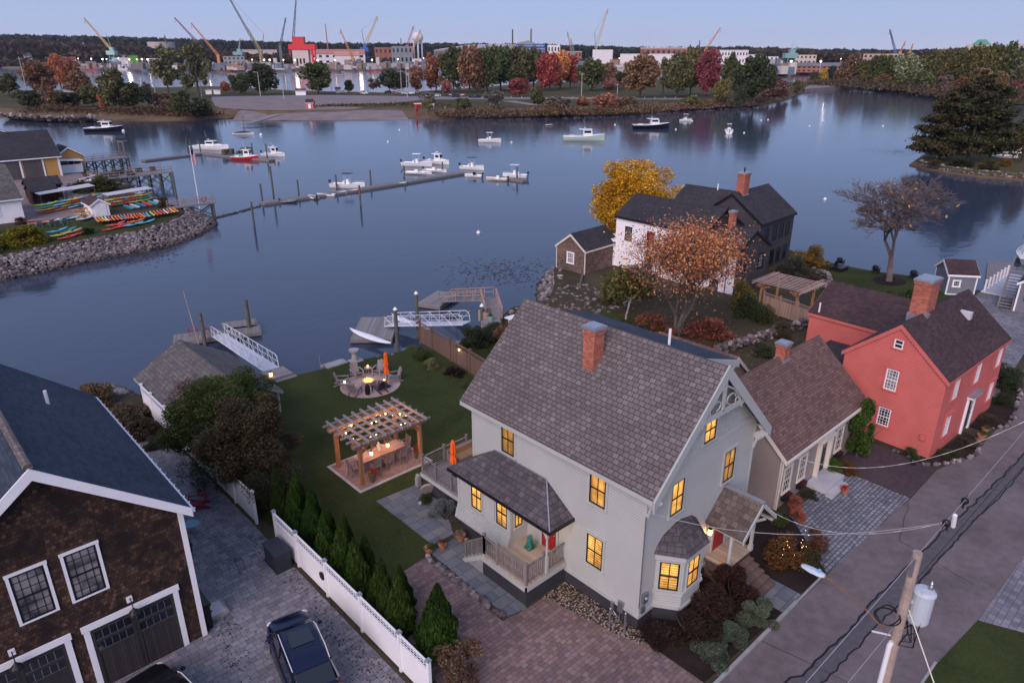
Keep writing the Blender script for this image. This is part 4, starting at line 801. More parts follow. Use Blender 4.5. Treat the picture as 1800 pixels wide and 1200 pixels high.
# ================================================================ pergola and its dining set
def pergola(loc, w, l, h, label, wood_mat, n1, n2, over=.45, rz=0., rh=.14, top_mat=None):
    e = empty('pergola', loc, rz, label, 'pergola')
    for (x, y) in ((0, 0), (w, 0), (w, l), (0, l)): MB().cbox(x, y, 0, .2, .2, h).cbox(x, y, 0, .26, .26, .08).build('post', wood_mat, e)
    for y in (0, l): MB().box(-over, y-.14, h, w+over, y-.06, h+.24).box(-over, y+.06, h, w+over, y+.14, h+.24).build('beam', wood_mat, e)
    m = MB()
    for (x, y) in ((0, 0), (w, 0), (w, l), (0, l)):
        sx = 1 if x == 0 else -1; sy = 1 if y == 0 else -1
        for k in range(4):
            t0, t1 = k/4*pi/2, (k+1)/4*pi/2; m.beam((x+sx*.8*(1-cos(t0)), y, h-.8*(1-sin(t0))-.0), (x+sx*.8*(1-cos(t1)), y, h-.8*(1-sin(t1))), .08, .14); m.beam((x, y+sy*.8*(1-cos(t0)), h-.8*(1-sin(t0))), (x, y+sy*.8*(1-cos(t1)), h-.8*(1-sin(t1))), .08, .14)
    m.build('brace', wood_mat, e); tm = top_mat or wood_mat
    for i in range(n1): x = -over*.5+(w+over)*i/(n1-1); MB().box(x-.04, -over-.1, h+.34, x+.04, l+over+.1, h+.34+rh).build('rafter', tm, e)
    for i in range(n2): y = -over*.7+(l+over*1.4)*i/(n2-1); MB().box(-over-.15, y-.035, h+.22, w+over+.15, y+.035, h+.34).build('purlin', tm, e)
    return e
PG = pergola((-2.55, 16.9, .03), 3.95, 2.55, 2.35, 'cedar pergola strung with lit bulbs over the outdoor dining table', CEDAR, 9, 6, .42, 0, top_mat=LAVW)
sheet('pergola_paving', [(-2.95, 16.45), (1.6, 16.3), (1.7, 19.75), (-2.95, 19.8)], .03, M_PINKP)
m = MB().box(-3.1, 16.25, 0, 1.75, 16.42, .06).box(-3.1, 16.42, 0, -2.95, 19.85, .06).box(1.6, 16.42, 0, 1.75, 19.85, .06).box(-2.95, 19.72, 0, 1.6, 19.85, .06); tag(m.build('kerb', paint((.4, .38, .38), .8, .2)), None, None, None, 'structure')
def string_lights(name, pts, label, sag=.12, n=1, parent=None):
    e = empty(name, pts[0], 0, label, 'string lights'); o = Vector(pts[0]); w = MB(); allp = []
    for i in range(len(pts)-1):
        a, b = Vector(pts[i])-o, Vector(pts[i+1])-o; q = [a+(b-a)*k/6-Vector((0, 0, sag*4*(k/6)*(1-k/6))) for k in range(7)]; w.tube(q, .008, 4); allp += [q[1], q[3], q[5]] if n == 3 else [q[3]]
    w.build('cable', BLACK, e)
    bm = MB().sphere((0, 0, -.05), .048, 8, sz=1.2).mesh('bulb', [BULB], True)
    for p in allp: meshobj('bulb', bm, e, p)
    return e, [p+o for p in allp]
z = 2.58
sp = [(-2.6, 17.0, z), (-1.4, 17.3, z), (-.4, 17.05, z), (.6, 17.35, z), (1.45, 17.1, z), (1.3, 18.3, z), (.4, 19.2, z), (-.5, 18.5, z), (-1.5, 19.3, z), (-2.5, 18.5, z), (-2.4, 17.6, z)]
_, bl_ = string_lights('pergola_string_lights', sp, 'warm bulbs strung through the pergola rafters', n=3)
for p in bl_[::3]: lamp('pergola_bulb_light', (p[0], p[1], p[2]-.12), 16, (1, .36, .08), .05)
T = empty('dining_table', (-.55, 18.15, .03), 0, 'long wooden dining table with lanterns under the pergola', 'table')
MB().box(-1.45, -.48, .70, 1.45, .48, .75).build('table_top', wood('rosy_table_boards', (.42, .27, .22), .16, axis=1), T)
for (x, y) in ((-1.3, -.35), (1.3, -.35), (1.3, .35), (-1.3, .35)): MB().cbox(x, y, 0, .09, .09, .7).build('leg', GREYW, T)
def dchair():
    e = empty('dining_chair', (0, 0, 0)); MB().box(-.24, -.24, .42, .24, .24, .46).build('seat', TEAK, e); b = MB()
    for q in (-.22, .22): b.beam((q, -.22, .44), (q, -.30, 1.0), .045, .045)
    for k in range(5): b.beam((-.2, -.225-.014*k, .56+k*.1), (.2, -.225-.014*k, .56+k*.1), .02, .055)
    b.build('backrest', TEAK, e); MB().box(-.28, -.22, .64, -.22, .24, .67).box(.22, -.22, .64, .28, .24, .67).build('armrest', TEAK, e)
    for (x, y) in ((-.22, -.22), (.22, -.22), (.22, .22), (-.22, .22)): MB().cbox(x, y, 0, .045, .045, .64 if y > 0 else .44).build('leg', TEAK, e)
    return e
dc = dchair(); k = 0
for (x, y, rz, lb) in ((-2.35, 18.1, -90, 'slatted dining chair at the left head of the pergola table'), (-1.35, 17.42, 0, 'slatted dining chair near side of the pergola table, left'), (-.5, 17.42, 0, 'slatted dining chair near side of the pergola table, middle'), (.4, 17.42, 0, 'slatted dining chair near side of the pergola table, right'), (1.2, 18.2, 90, 'slatted dining chair at the right head of the pergola table'), (-1.2, 18.9, 180, 'slatted dining chair far side of the pergola table, left'), (-.3, 18.9, 180, 'slatted dining chair far side of the pergola table, middle'), (.6, 18.9, 180, 'slatted dining chair far side of the pergola table, right')):
    o = dc if k == 0 else copy_tree(dc); k += 1; o.location = (x, y, .035); o.rotation_euler.z = R(rz); tag(o, lb, 'chair', 'dining chairs round the pergola table')
def lantern(loc, label, s=1., g=None):
    e = empty('candle_lantern', loc, 0, label, 'lantern', g); MB().cyl(0, 0, 0, .02*s, .09*s, n=10).cyl(0, 0, .24*s, .26*s, .09*s, n=10).tube([(-.08*s, 0, .26*s), (-.05*s, 0, .36*s), (.05*s, 0, .36*s), (.08*s, 0, .26*s)], .008*s, 4).build('frame', BLACK, e); MB().cyl(0, 0, .02*s, .24*s, .075*s, n=10).build('candle_glow', BULBS, e); return e
lantern((-1.15, 18.1, .78), 'lit lantern on the pergola table, left of the flower vase', 1.1, 'lanterns on the pergola table'); lantern((.05, 18.25, .78), 'lit lantern on the pergola table, right of the flower vase', 1.1, 'lanterns on the pergola table'); lamp('lantern_light', (-1.15, 18.1, 1.25), 5); lamp('lantern_light', (.05, 18.25, 1.25), 4)
e = empty('flower_vase', (-.55, 18.2, .78), 0, 'white vase of cream flowers on the pergola table', 'vase'); MB().lathe(0, 0, [(.05, 0), (.09, .1), (.07, .2), (.08, .23)], 10).build('vase', WHITE, e)
m = MB()
for i in range(14): a = i*2.4; m.sphere((.1*cos(a)*(i % 3+1)/2, .1*sin(a)*(i % 3+1)/2, .34+.04*(i % 4)), .05, 6)
m.build('flowers', paint((.7, .62, .45), .7, .1), e)
def pot(loc, label, c=(.06, .08, .02), fc=None, r=.2, h=.35, potm=None, n=500, ls=.16, g=None, name='potted_plant'):
    e = empty(name, loc, random.uniform(0, 6), label, 'plant', g); MB().lathe(0, 0, [(r*.65, 0), (r*.95, h*.85), (r*1.05, h*.85), (r*1.05, h), (r*.9, h)], 14).build('pot', potm or TERRA, e)
    meshobj('foliage', crown('shrub', 1, n, ls), e, (0, 0, h*.8), 0, c, (r*1.3, r*1.3, h*1.1)); return e
TERRA = paint((.36, .15, .085), .8, .2); OLIVEP = paint((.10, .09, .05), .7, .2)
pot((-2.0, 16.75, .03), 'tall pot of red flowers by the near corner post of the pergola', (.3, .05, .02), r=.2, h=.55, potm=OLIVEP); pot((1.3, 17.15, .03), 'tall pot of red flowers by the right corner post of the pergola', (.3, .05, .02), r=.2, h=.55, potm=OLIVEP)
# ================================================================ fire circle
sheet('fire_circle_paving', [(4.72+2.15*cos(t), 27.55+2.1*sin(t)) for t in [i*2*pi/36 for i in range(36)]], .032, paint((.34, .27, .26), .85, .25, scale=2.5, bump=.4))
FP = empty('fire_pit', (4.6, 27.6, .03), 0, 'round stone fire pit burning in the middle of the paved circle', 'fire pit')
MB().lathe(0, 0, [(.46, 0), (.46, .38), (.34, .38), (.32, .28)], 20).build('ring', M_GRAN if False else paint((.3, .22, .19), .85, .3, scale=5.), FP)
m = MB(); r = random.Random(2)
for i in range(26): a, q = r.uniform(0, 6.3), r.uniform(0, .28); m.lathe(cos(a)*q, sin(a)*q, [(.04, .3), (.05, .35), (.02, .40+r.uniform(0, .08)), (.004, .46+r.uniform(0, .08))], 5)
m.build('flame', FLAME, FP); lamp('fire_light', (4.6, 27.6, .75), 38, (1, .38, .1), .2)
GA = paint((.22, .20, .21), .7, .15); DA = paint((.05, .04, .045), .7, .15)
for (x, y, rz, lb, mt) in ((3.25, 28.85, -125, 'grey slatted garden chair at the left edge of the fire circle', GA), (4.75, 29.35, 175, 'tall grey slatted garden chair behind the fire pit', GA), (6.15, 28.65, 120, 'grey slatted garden chair behind the orange umbrella', GA), (6.35, 26.95, 70, 'grey slatted garden chair at the right edge of the fire circle', GA), (3.15, 27.0, -60, 'low grey lounge chair at the near left of the fire circle', GA), (4.6, 26.2, 5, 'dark brown chair nearest the camera at the fire circle', DA)):
    adirondack((x, y, .04), R(rz+0), lb, mt, 'chairs round the fire pit')
def sidetable(x, y, label):
    e = empty('side_table', (x, y, .04), 0, label, 'table', 'side tables at the fire circle'); MB().cyl(0, 0, .5, .54, .27, n=16).build('table_top', GA, e)
    for a in range(3): MB().beam((.2*cos(a*2.1), .2*sin(a*2.1), 0), (.12*cos(a*2.1), .12*sin(a*2.1), .5), .04, .04).build('leg', GA, e)
    return e
for (x, y, lb) in ((2.95, 28.0, 'left'), (5.6, 29.2, 'rear'), (5.15, 26.35, 'front right')): sidetable(x, y, 'small round side table with candle lamp, %s of the fire pit' % lb); lantern((x, y, .585), 'small lit candle lamp on the side table %s of the fire pit' % lb, .8, 'candle lamps at the fire circle')
tag(MB().lathe(0, 0, [(.17, 0), (.19, .3), (.15, .6), (.1, .75), (.06, .8)], 12).build('gas_bottle_cover', BLACK, None, (3.75, 26.35, .04)), 'black covered cylinder at the front of the fire circle', 'cover')
umbrella((5.45, 26.45, .04), 'closed orange umbrella standing at the fire circle', 2.6, .95)
# seawall bits
m = MB().box(3.9, 32.1, -.05, 5.6, 32.9, .12).box(3.9, 32.9, -.2, 5.6, 33.3, -.05); tag(m.build('stone_landing', CONC), 'pale concrete landing on the lawn edge left of the stone urn', 'landing')
tag(MB().lathe(6.15, 32.0, [(.35, 0), (.25, .15), (.2, .6), (.18, .75), (.38, .85), (.4, 1.0)], 14).build('stone_urn', CONC), 'pale stone pedestal on the seawall', 'pedestal')
tag(MB().box(5.75, 31.6, 0, 6.7, 32.4, .1).build('stone_slab', CONC), 'flat stone slab beneath the pedestal on the seawall', 'slab')
m = MB()
for a in range(3): m.beam((3.6+.3*cos(a*2.1), 32.7+.3*sin(a*2.1), -.1), (3.6, 32.7, 1.1), .03, .03)
tag(m.build('tripod_stand', STEEL), 'thin grey tripod on the shore left of the landing', 'stand')
# garden planting near the house
def bush(loc, rad, h, color, label, kind='shrub', n=2500, leaf=.06, v=1, name='shrub', group=None):
    e = empty(name, loc, random.uniform(0, 6), label, 'shrub', group); meshobj('foliage', crown(kind, v, n, leaf), e, (0, 0, -.02), 0, color, (rad, rad, h))
    m = MB()
    for i in range(7): a = i*.9; m.tube([(0, 0, 0), (cos(a)*rad*.3, sin(a)*rad*.3, h*.4), (cos(a)*rad*.5, sin(a)*rad*.5, h*.75)], [.03, .02, .008], 4, cap=False)
    m.build('stem', M_BARK, e); return e
bush((-.95, 13.25, 0), .42, .55, (.035, .05, .015), 'small clipped round evergreen bush beside the bluestone walk', 'dome', 4000, .07)
bush((-1.15, 11.3, 0), .95, 1.0, (.11, .12, .11), 'silvery grey lavender bush against the dark house base', n=9000, leaf=.045, v=3)
tag(MB().tube([(-.55, 13.6, .4), (-.5, 13.7, .45)], .38, 20).build('round_stone', paint((.35, .28, .25), .8, .2)), 'upright round millstone leaning on the deck skirt', 'stone')
pot((-3.35, 9.75, .02), 'terracotta bowl of plants where the lawn meets the stone edging, left', r=.24, h=.3); pot((-2.7, 9.55, .02), 'terracotta bowl of reddish plants at the head of the walk', (.14, .04, .02), r=.2, h=.3); pot((-1.65, 9.45, .02), 'terracotta pot with a pale twig ball at the house base', (.25, .17, .12), r=.25, h=.35)
tag(MB().sphere((-1.35, 13.2, .12), .12, 6).build('stone_figure', CONC), 'tiny pale stone ornament by the clipped bush', 'ornament')
m = MB().cbox(-.35, 14.75, 0, .25, .25, .5).sphere((-.35, 14.75, .62), .14, 8); tag(m.build('garden_statue', CONC), 'small white statue at the corner of the deck', 'statue')
RB = [(1.3, -1.6, 1.15, 1.3, (.032, .018, .014), 'dark maroon barberry bush under the bay window, nearest'), (2.8, -1.9, 1.25, 1.45, (.034, .018, .014), 'dark maroon barberry bush under the bay window, middle'), (4.3, -1.7, 1.15, 1.5, (.04, .017, .014), 'dark maroon barberry bush beside the entry steps'), (.95, -2.95, .85, .7, (.09, .11, .075), 'low grey-green bush at the kerb corner'), (2.5, -3.0, .85, .6, (.08, .10, .065), 'low grey-green bush in the middle of the kerb bed'), (4.2, -2.95, 1.0, .8, (.10, .12, .075), 'low pale green bush by the front path'), (.3, -1.0, .75, .9, (.03, .016, .014), 'dark twiggy bush at the house corner by the meters')]
for i, (x, y, r_, h, c, lb) in enumerate(RB): bush((x, y, 0), r_, h, c, lb, n=14000, leaf=.045, v=1+i % 3)
LB = [(8.6, -1.9, 1.15, 1.7, (.12, .055, .02), 'large russet bush with tiny lights right of the entry'), (10.2, -2.6, .75, 1.1, (.13, .06, .035), 'smaller reddish bush at the edge of the cobbles'), (8.9, -3.1, .7, .9, (.06, .05, .02), 'low brown-green bush at the kerb by the cobbles'), (11.0, -.3, .55, .7, (.07, .09, .03), 'green bush at the taupe cottage corner'), (12.9, -.25, .5, .65, (.38, .12, .09), 'pink hydrangea under the cottage windows'), (11.9, -.9, .5, .7, (.34, .10, .07), 'coral hydrangea near the cobbles'), (14.3, -.5, .45, .5, (.05, .06, .03), 'low green bush left of the cottage step'), (17.4, -.2, .55, 1.0, (.07, .13, .02), 'bright green bush right of the cottage door'), (18.2, -.75, .55, .6, (.14, .06, .02), 'low mixed bush at the far corner of the cobbles')]
for i, (x, y, r_, h, c, lb) in enumerate(LB): bush((x, y, 0), r_, h, c, lb, n=7000, leaf=.06, v=1+i % 3)
e = empty('fairy_lights', (8.6, -1.9, 0), 0, 'tiny warm fairy lights in the russet bush', 'lights'); bm = MB().sphere((0, 0, 0), .012, 5).mesh('bulb', [BULBS])
for i in range(16): a = random.uniform(3.4, 5.6); q = random.uniform(.7, 1.1); meshobj('bulb', bm, e, (cos(a)*q*.9, sin(a)*q*.9, random.uniform(.7, 1.65)))
pot((16.05, -1.55, .02), 'potted red flowers at the corner of the cottage step', (.35, .02, .03), r=.2, h=.3)
def cypress(x, y, h, r_, label):
    e = empty('arborvitae', (x, y, 0), random.uniform(0, 6), label, 'evergreen', 'arborvitae along the white lattice fence'); MB().tube([(0, 0, 0), (0, 0, h*.85)], [.05, .01], 6).build('trunk', M_BARK, e)
    e.rotation_euler.x = random.uniform(-.05, .05); e.rotation_euler.y = random.uniform(-.05, .05)
    meshobj('crown', CYP[random.randrange(3)], e, (0, 0, .05), 0, (.036*random.uniform(.8, 1.2), .068*random.uniform(.85, 1.15), .012), (r_, r_, h))
def cyp_mesh(seed, n=13000):
    r = np.random.default_rng(seed); z = r.uniform(0, 1, n)**1.25; rad = np.minimum(1, (1-z)**.8*1.2)*np.minimum(1., .72+z*1.6); a = r.uniform(0, 2*pi, n)
    lump = 1+.13*np.sin(a*5+z*19+seed)+.08*np.sin(a*11-z*31); q = rad*lump*r.uniform(.55, 1.0, n)**.35; tip = .045*r.normal(size=n)*(z > .75)
    return leaf_mesh('crown', np.stack([q*np.cos(a)+tip, q*np.sin(a), z], 1), .06, aspect=2.0)
CYP = [cyp_mesh(s) for s in (1, 2, 3)]
cy = [(-6.75, 4.65, 3.3, .82), (-6.1, 5.1, 2.6, .6), (-7.15, 6.5, 2.9, .62), (-7.4, 7.2, 2.4, .48), (-6.4, 7.4, 2.3, .5), (-7.1, 8.1, 2.6, .58), (-7.25, 9.5, 2.9, .6), (-6.6, 9.9, 2.6, .5), (-7.2, 11.0, 3.0, .58), (-6.6, 11.5, 2.7, .5), (-7.3, 12.3, 2.9, .55), (-6.7, 13.0, 2.5, .48), (-7.2, 13.8, 3.1, .55), (-6.7, 14.6, 2.8, .5), (-7.3, 15.3, 3.1, .55), (-6.6, 16.2, 3.0, .52), (-7.2, 16.9, 3.0, .55)]
cy2 = cy
for i, (x, y, h, r_) in enumerate(cy2): cypress(x, y, h, r_, ('broadest cone-shaped evergreen, nearest end of the hedge row' if i == 0 else '%s slim cone-shaped evergreen from the near end of the hedge row' % ORD[i]))
# leafy trees over the white fence
def neartree(name, loc, h, rad, color, label, n=60000, leaf=.026, kind='leafy', v=1, base=.25, rad2=None, bark=None, cat='tree'):
    return tree(name, loc, h, rad, color, label, kind, v, n, leaf, None, cat, base, bark, rad2)
neartree('dogwood_tree', (-6.6, 25.2, 0), 5.0, 3.7, (.065, .080, .020), 'leafy dark green tree between the white fence and boathouse', v=1, base=.12, rad2=3.0)
neartree('dogwood_tree', (-7.6, 27.2, 0), 4.3, 1.6, (.10, .05, .026), 'reddish-leaved tree against the boathouse roof', v=5, base=.2, n=12000)
neartree('maple_tree', (-6.8, 20.7, 0), 5.0, 3.3, (.062, .046, .022), 'dark brown leafy tree at the end of the hedge row', v=2, base=.1, rad2=3.1)
neartree('maple_tree', (-8.6, 22.0, 0), 3.6, 2.0, (.035, .05, .016), 'dark green low tree leaning over the white fence', v=3, base=.1, n=14000)
neartree('maple_tree', (-7.2, 17.6, 0), 3.3, 1.8, (.035, .035, .018), 'low dark shrubby tree behind the evergreens', v=4, base=.05, n=12000, kind='shrub')
for i, (x, y, r_, h, c, lb) in enumerate([(-9.8, 34.0, 1.6, 1.3, (.10, .065, .04), 'tall dry grasses between garage and white fence, upper'), (-10.4, 37.5, 1.6, 1.4, (.12, .08, .05), 'pale dry brush by the water beyond the white fence'), (-9.9, 31.2, 1.3, 1.1, (.07, .05, .03), 'brown brush at the patio edge beside the garage'), (-12.2, 33, 2., 1.6, (.08, .055, .035), 'brown brush behind the garage roof edge'), (-9.6, 29.0, .8, .6, (.045, .05, .025), 'low green weeds at the head of the paver court')]): bush((x, y, 0), r_, h, c, lb, n=9000, leaf=.07, v=i % 3+1, name='dry_brush')
for i, (x, y, r_, h, c, lb) in enumerate([(10.3, 29.2, .8, 1.1, (.05, .065, .02), 'round green bush at the water end of the brown fence'), (9.7, 26.9, .7, .75, (.14, .14, .06), 'pale ornamental grass tuft by the brown fence'), (10.0, 24.6, .9, .7, (.025, .018, .018), 'dark maroon bush by the brown fence'), (9.6, 22.6, .6, .6, (.06, .07, .025), 'small green bush near the brown fence end'), (9.5, 21.0, .4, .5, (.4, .24, .16), 'pale pink flowering plant by the brown fence'), (14.5, 27.5, 1.5, 1.8, (.035, .05, .022), 'dark green hedge behind the brown fence'), (17.4, 28.6, 1.6, 1.5, (.05, .06, .03), 'green hedge below the wooden walkway'), (16.4, 24.8, 2.2, 2.4, (.15, .065, .035), 'rust-coloured bush behind the brown fence'), (13.9, 23.2, 1.6, 1.6, (.09, .05, .03), 'brown bush behind the brown fence near the grey house'), (20.5, 27.6, 1.8, 2.0, (.07, .08, .035), 'green bush beside the rust bush, by the house roof')]): bush((x, y, 0), r_, h, c, lb, n=9000, leaf=.055, v=i % 3+1)
bush((7.2, 14.9, 0), .5, .6, (.06, .08, .03), 'small green bush at the deck steps', n=2500)
neartree('young_shrub', (-7.0, 2.9, 0), 1.9, 1.2, (.12, .07, .045), 'thin reddish shrub at the bottom edge by the fence end', v=3, n=5000, leaf=.05, base=.1, kind='sparse')

# ================================================================ taupe cottage
C = gable('taupe_cottage', 'low taupe clapboard cottage with brown shingle roof between grey and red houses', 11.9, .25, 0, 9.3, 6.4, 3.25, 6.15, 'x', M_TAUPE, M_BROWNSH, CREAM, .3, .22, -.2)
corners(C, 9.3, 6.4, -.1, 3.2, CREAM, .12); MB().box(-.25, -.42, 3.05, 9.5, -.30, 3.16).build('gutter', CREAM, C); MB().tube([(-.12, -.36, 3.1), (-.12, -.1, 2.9), (-.1, -.06, 0.1)], .045, 6).build('downpipe', CREAM, C)
chimney(C, 4.9, 3.15, 5.7, 7.15, .55, .55)
for x in (.77, 2.42, 6.85): window(C, x, 0, .85, 0, .72, 1.45, GLASS, CREAM, CREAM, .09, (3, 2)); 
def winbox(parent, x, y, z, lb):
    e = empty('window_box', (x, y, z), 0, lb, 'planter', 'window boxes on the taupe cottage'); MB().box(-.42, -.26, 0, .42, -.04, .22).build('box', BLACK, e); meshobj('foliage', crown('shrub', 1, 500, .16), e, (0, -.15, .18), 0, (.16, .04, .03), (.4, .13, .18))
for x, lb in ((12.67, 'dark window box under the leftmost cottage window'), (14.32, 'dark window box under the cottage window left of the door'), (18.75, 'dark window box under the cottage window right of the door')): winbox(C, x, .25, .45, lb)
door(C, 4.75, 0, .35, 0, .95, 2.1, BLACK, CREAM)
m = MB(); m.ext([(3.95, 2.62), (4.75, 3.12), (5.55, 2.62), (5.55, 2.5), (3.95, 2.5)], 'y', -.34, 0); m.build('door_pediment', CREAM, C); m = MB().box(4.02, -.24, 0, 4.16, 0, 2.5).box(5.34, -.24, 0, 5.48, 0, 2.5).build('pilaster', CREAM, C)
tag(MB().box(15.2, -.95, 0, 17.3, .2, .34).box(15.0, -1.35, 0, 16.9, -.95, .17).build('stone_step', paint((.42, .41, .43), .85, .2, bump=.4)), 'broad pale granite step at the cottage door', 'step')
R2 = gable('cottage_rear_wing', 'low rear wing of the taupe cottage with pinkish shingle roof', 15.0, 6.6, 0, 5.2, 5.4, 2.6, 4.9, 'y', M_TAUPE, M_BROWNSH, CREAM, .2, .2, -.2, cat='wing')
neartree('conical_evergreen', (20.35, -.35, 0), 3.8, 1.25, (.050, .085, .014), 'dense conical green tree between the cottage and the red house', n=16000, leaf=.06, kind='cone', v=2, base=.02)
# ================================================================ red house
RH = gable('red_house', 'coral red colonial house with large brick chimney and plum shingle roof', 23.2, -3.32, R(-2.4), 10.0, 5.85, 4.95, 7.42, 'x', M_RED, M_PLUMSH, M_RED, .14, .1, -.2)
def wn(e, x, y, z, ang, w, h, mull=(4, 3), glass=GLASSW): return window(e, x, y, z, ang, w, h, glass, WHITE, M_RED, .1, mull)
wn(RH, 0, 2.88, 3.42, -90, .72, 1.32); wn(RH, 0, 2.86, 1.05, -90, .72, 1.18, glass=GLASS); window(RH, 0, 2.9, 6.08, -90, .52, .56, GLASS, WHITE, M_RED, .09, (1, 1))
for x in (1.75, 5.2, 8.95): wn(RH, x, 0, 3.35, 0, .78, 1.3)
for x in (1.75, 8.95): wn(RH, x, 0, .95, 0, .78, 1.35); MB().box(x-.55, -.16, 2.38, x+.55, 0, 2.46).build('drip_cap', M_RED, RH)
door(RH, 5.3, 0, .12, 0, 1.0, 2.2, BLACK, WHITE); MB().box(4.62, -.12, 0, 4.8, 0, 2.4).box(5.8, -.12, 0, 5.98, 0, 2.4).box(4.5, -.34, 2.46, 6.1, 0, 2.6).build('door_surround', WHITE, RH); MB().box(4.45, -.40, 2.6, 6.15, 0, 2.66).build('hood', METALCAP, RH)
chimney(RH, 3.6, 3.3, 6.9, 9.55, 1.35, .95, brick=M_BRICK); MB().box(2.7, 2.62, 7.2, 3.1, 3.05, 7.6).build('step_flashing', METALCAP, RH)
MB().box(6.9, 1.55, 6.55, 7.25, 2.25, 7.02).build('skylight', ALU, RH); MB().box(-.14, .38, 1.05, 0, .66, 1.42).build('meter_box', M_RED, RH)
EL = gable('red_house_ell', 'coral red rear ell of the colonial house with plum roof', 31.2, 2.2, R(-2.4), 5.6, 6.3, 3.95, 5.75, 'y', M_RED, M_PLUMSH, M_RED, .12, .12, -.2, cat='wing'); MB().cyl(.1, 5.7, 4.0, 4.9, .06).build('vent_pipe', WHITE, EL)
tag(MB().ext([(23.1, 2.2), (28.0, 2.5), (31.0, 2.5), (31.0, -.1), (23.1, -.1)], 'y', 2.85, 6.5).build('black_roofed_shed', [M_DARKSH]), 'low black-roofed shed between the cottage and the red house', 'shed')
pot((28.0, -4.7, .03), 'terracotta pot beside the red house door, left', r=.25, h=.35); pot((29.1, -4.6, .03), 'terracotta pot beside the red house door, right', r=.22, h=.3)
for i, (x, y, r_, h, c, lb) in enumerate([(24.5, -4.2, .7, .5, (.05, .06, .02), 'low green plants at the red house front corner'), (26.6, -4.3, .7, .4, (.08, .055, .03), 'brown perennials left of the red house door'), (22.7, -2.5, .5, .5, (.04, .07, .02), 'green plants under the red house gable'), (31.2, -4.4, .8, .45, (.07, .05, .03), 'brown perennials right of the red house door'), (34.5, -4.2, .9, .7, (.05, .06, .025), 'dark green shrub at the far front corner of the red house'), (37, -3.3, 1.2, 1.2, (.035, .05, .02), 'dark hedge beyond the red house'), (39.3, -2.8, 1.3, 1.4, (.04, .05, .022), 'dark hedge at the bend of the lane'), (36.2, -2.0, .9, .8, (.05, .05, .02), 'low shrub beside the planter wall')]): bush((x, y, 0), r_, h, c, lb, n=4000, leaf=.07, v=i % 3+1)
tag(MB().box(34.2, -1.2, 0, 36.8, -.2, .8).box(34.25, -1.15, .8, 36.75, -.25, .81).build('raised_planter', [GREYW2]), 'dark wooden raised planter behind the red house', 'planter')
tag(MB().lathe(21.9, -2.9, [(.16, 0), (.14, .2), (.05, .34)], 10).build('black_cone', BLACK), 'small black cone at the end of the purple brick drive', 'cone')

# ================================================================ utility pole, wires
UP = empty('utility_pole', (.15, -9.0, 0), 0, 'weathered wooden utility pole carrying a transformer and cables', 'pole')
PW = paint((.36, .27, .23), .9, .35, scale=2., bump=.6)
MB().tube([(0, 0, -.5), (0, 0, 4), (0, 0, 9.05)], [.17, .155, .13], 12).build('shaft', PW, UP)
MB().box(-.2, -.04, 8.3, -.13, .04, 8.9).build('riser_bracket', STEEL, UP)
t = MB().lathe(.42, -.32, [(.27, 6.55), (.30, 6.62), (.30, 7.55), (.32, 7.57), (.32, 7.63), (.24, 7.70), (.02, 7.73)], 20).beam((.12, -.1, 7.3), (.3, -.22, 7.3), .06, .08).beam((.12, -.1, 6.8), (.3, -.22, 6.8), .06, .08); TR = t.build('transformer', paint((.46, .50, .55), .45, .06), UP)
MB().lathe(.52, -.42, [(.07, 7.7), (.05, 7.78), (.07, 7.82), (.045, 7.88), (.06, 7.92), (.02, 8.0)], 8).build('bushing', STEEL, TR); MB().beam((.16, -.35, 7.3), (.16, -.35, 7.75), .05, .05).build('bracket', ALU, TR)
m = MB()
m.tube([(-.05+.42*cos(t)-.35, .25+.3*sin(t), 6.9+.05*sin(3*t)) for t in [i*2*pi/20 for i in range(21)]], .022, 5).tube([(-.05+.38*cos(t)-.35, .25+.34*sin(t), 6.84) for t in [i*2*pi/20 for i in range(21)]], .022, 5)
for i in range(7): m.tube([(random.uniform(-.25, .2), random.uniform(-.2, .2), 5.9+random.uniform(-.2, .4)), (random.uniform(.1, .6), random.uniform(-.6, .1), 6.0+random.uniform(-.3, .2)), (random.uniform(.2, .8), random.uniform(-.5, .1), 6.5+random.uniform(-.2, .8))], .018, 5)
m.build('cable_bundle', BLACK, UP)
MB().tube([(-.22, .06, -.3), (-.22, .06, 5.75), (-.18, .03, 5.9)], .075, 10).build('conduit', WHITE, UP); MB().tube([(.13, -.02, 8.2), (.13, -.02, 9.0)], .02, 5).tube([(-.25, .1, 6.15), (-.6, .5, 6.25)], .03, 6).build('bracket', ALU, UP)
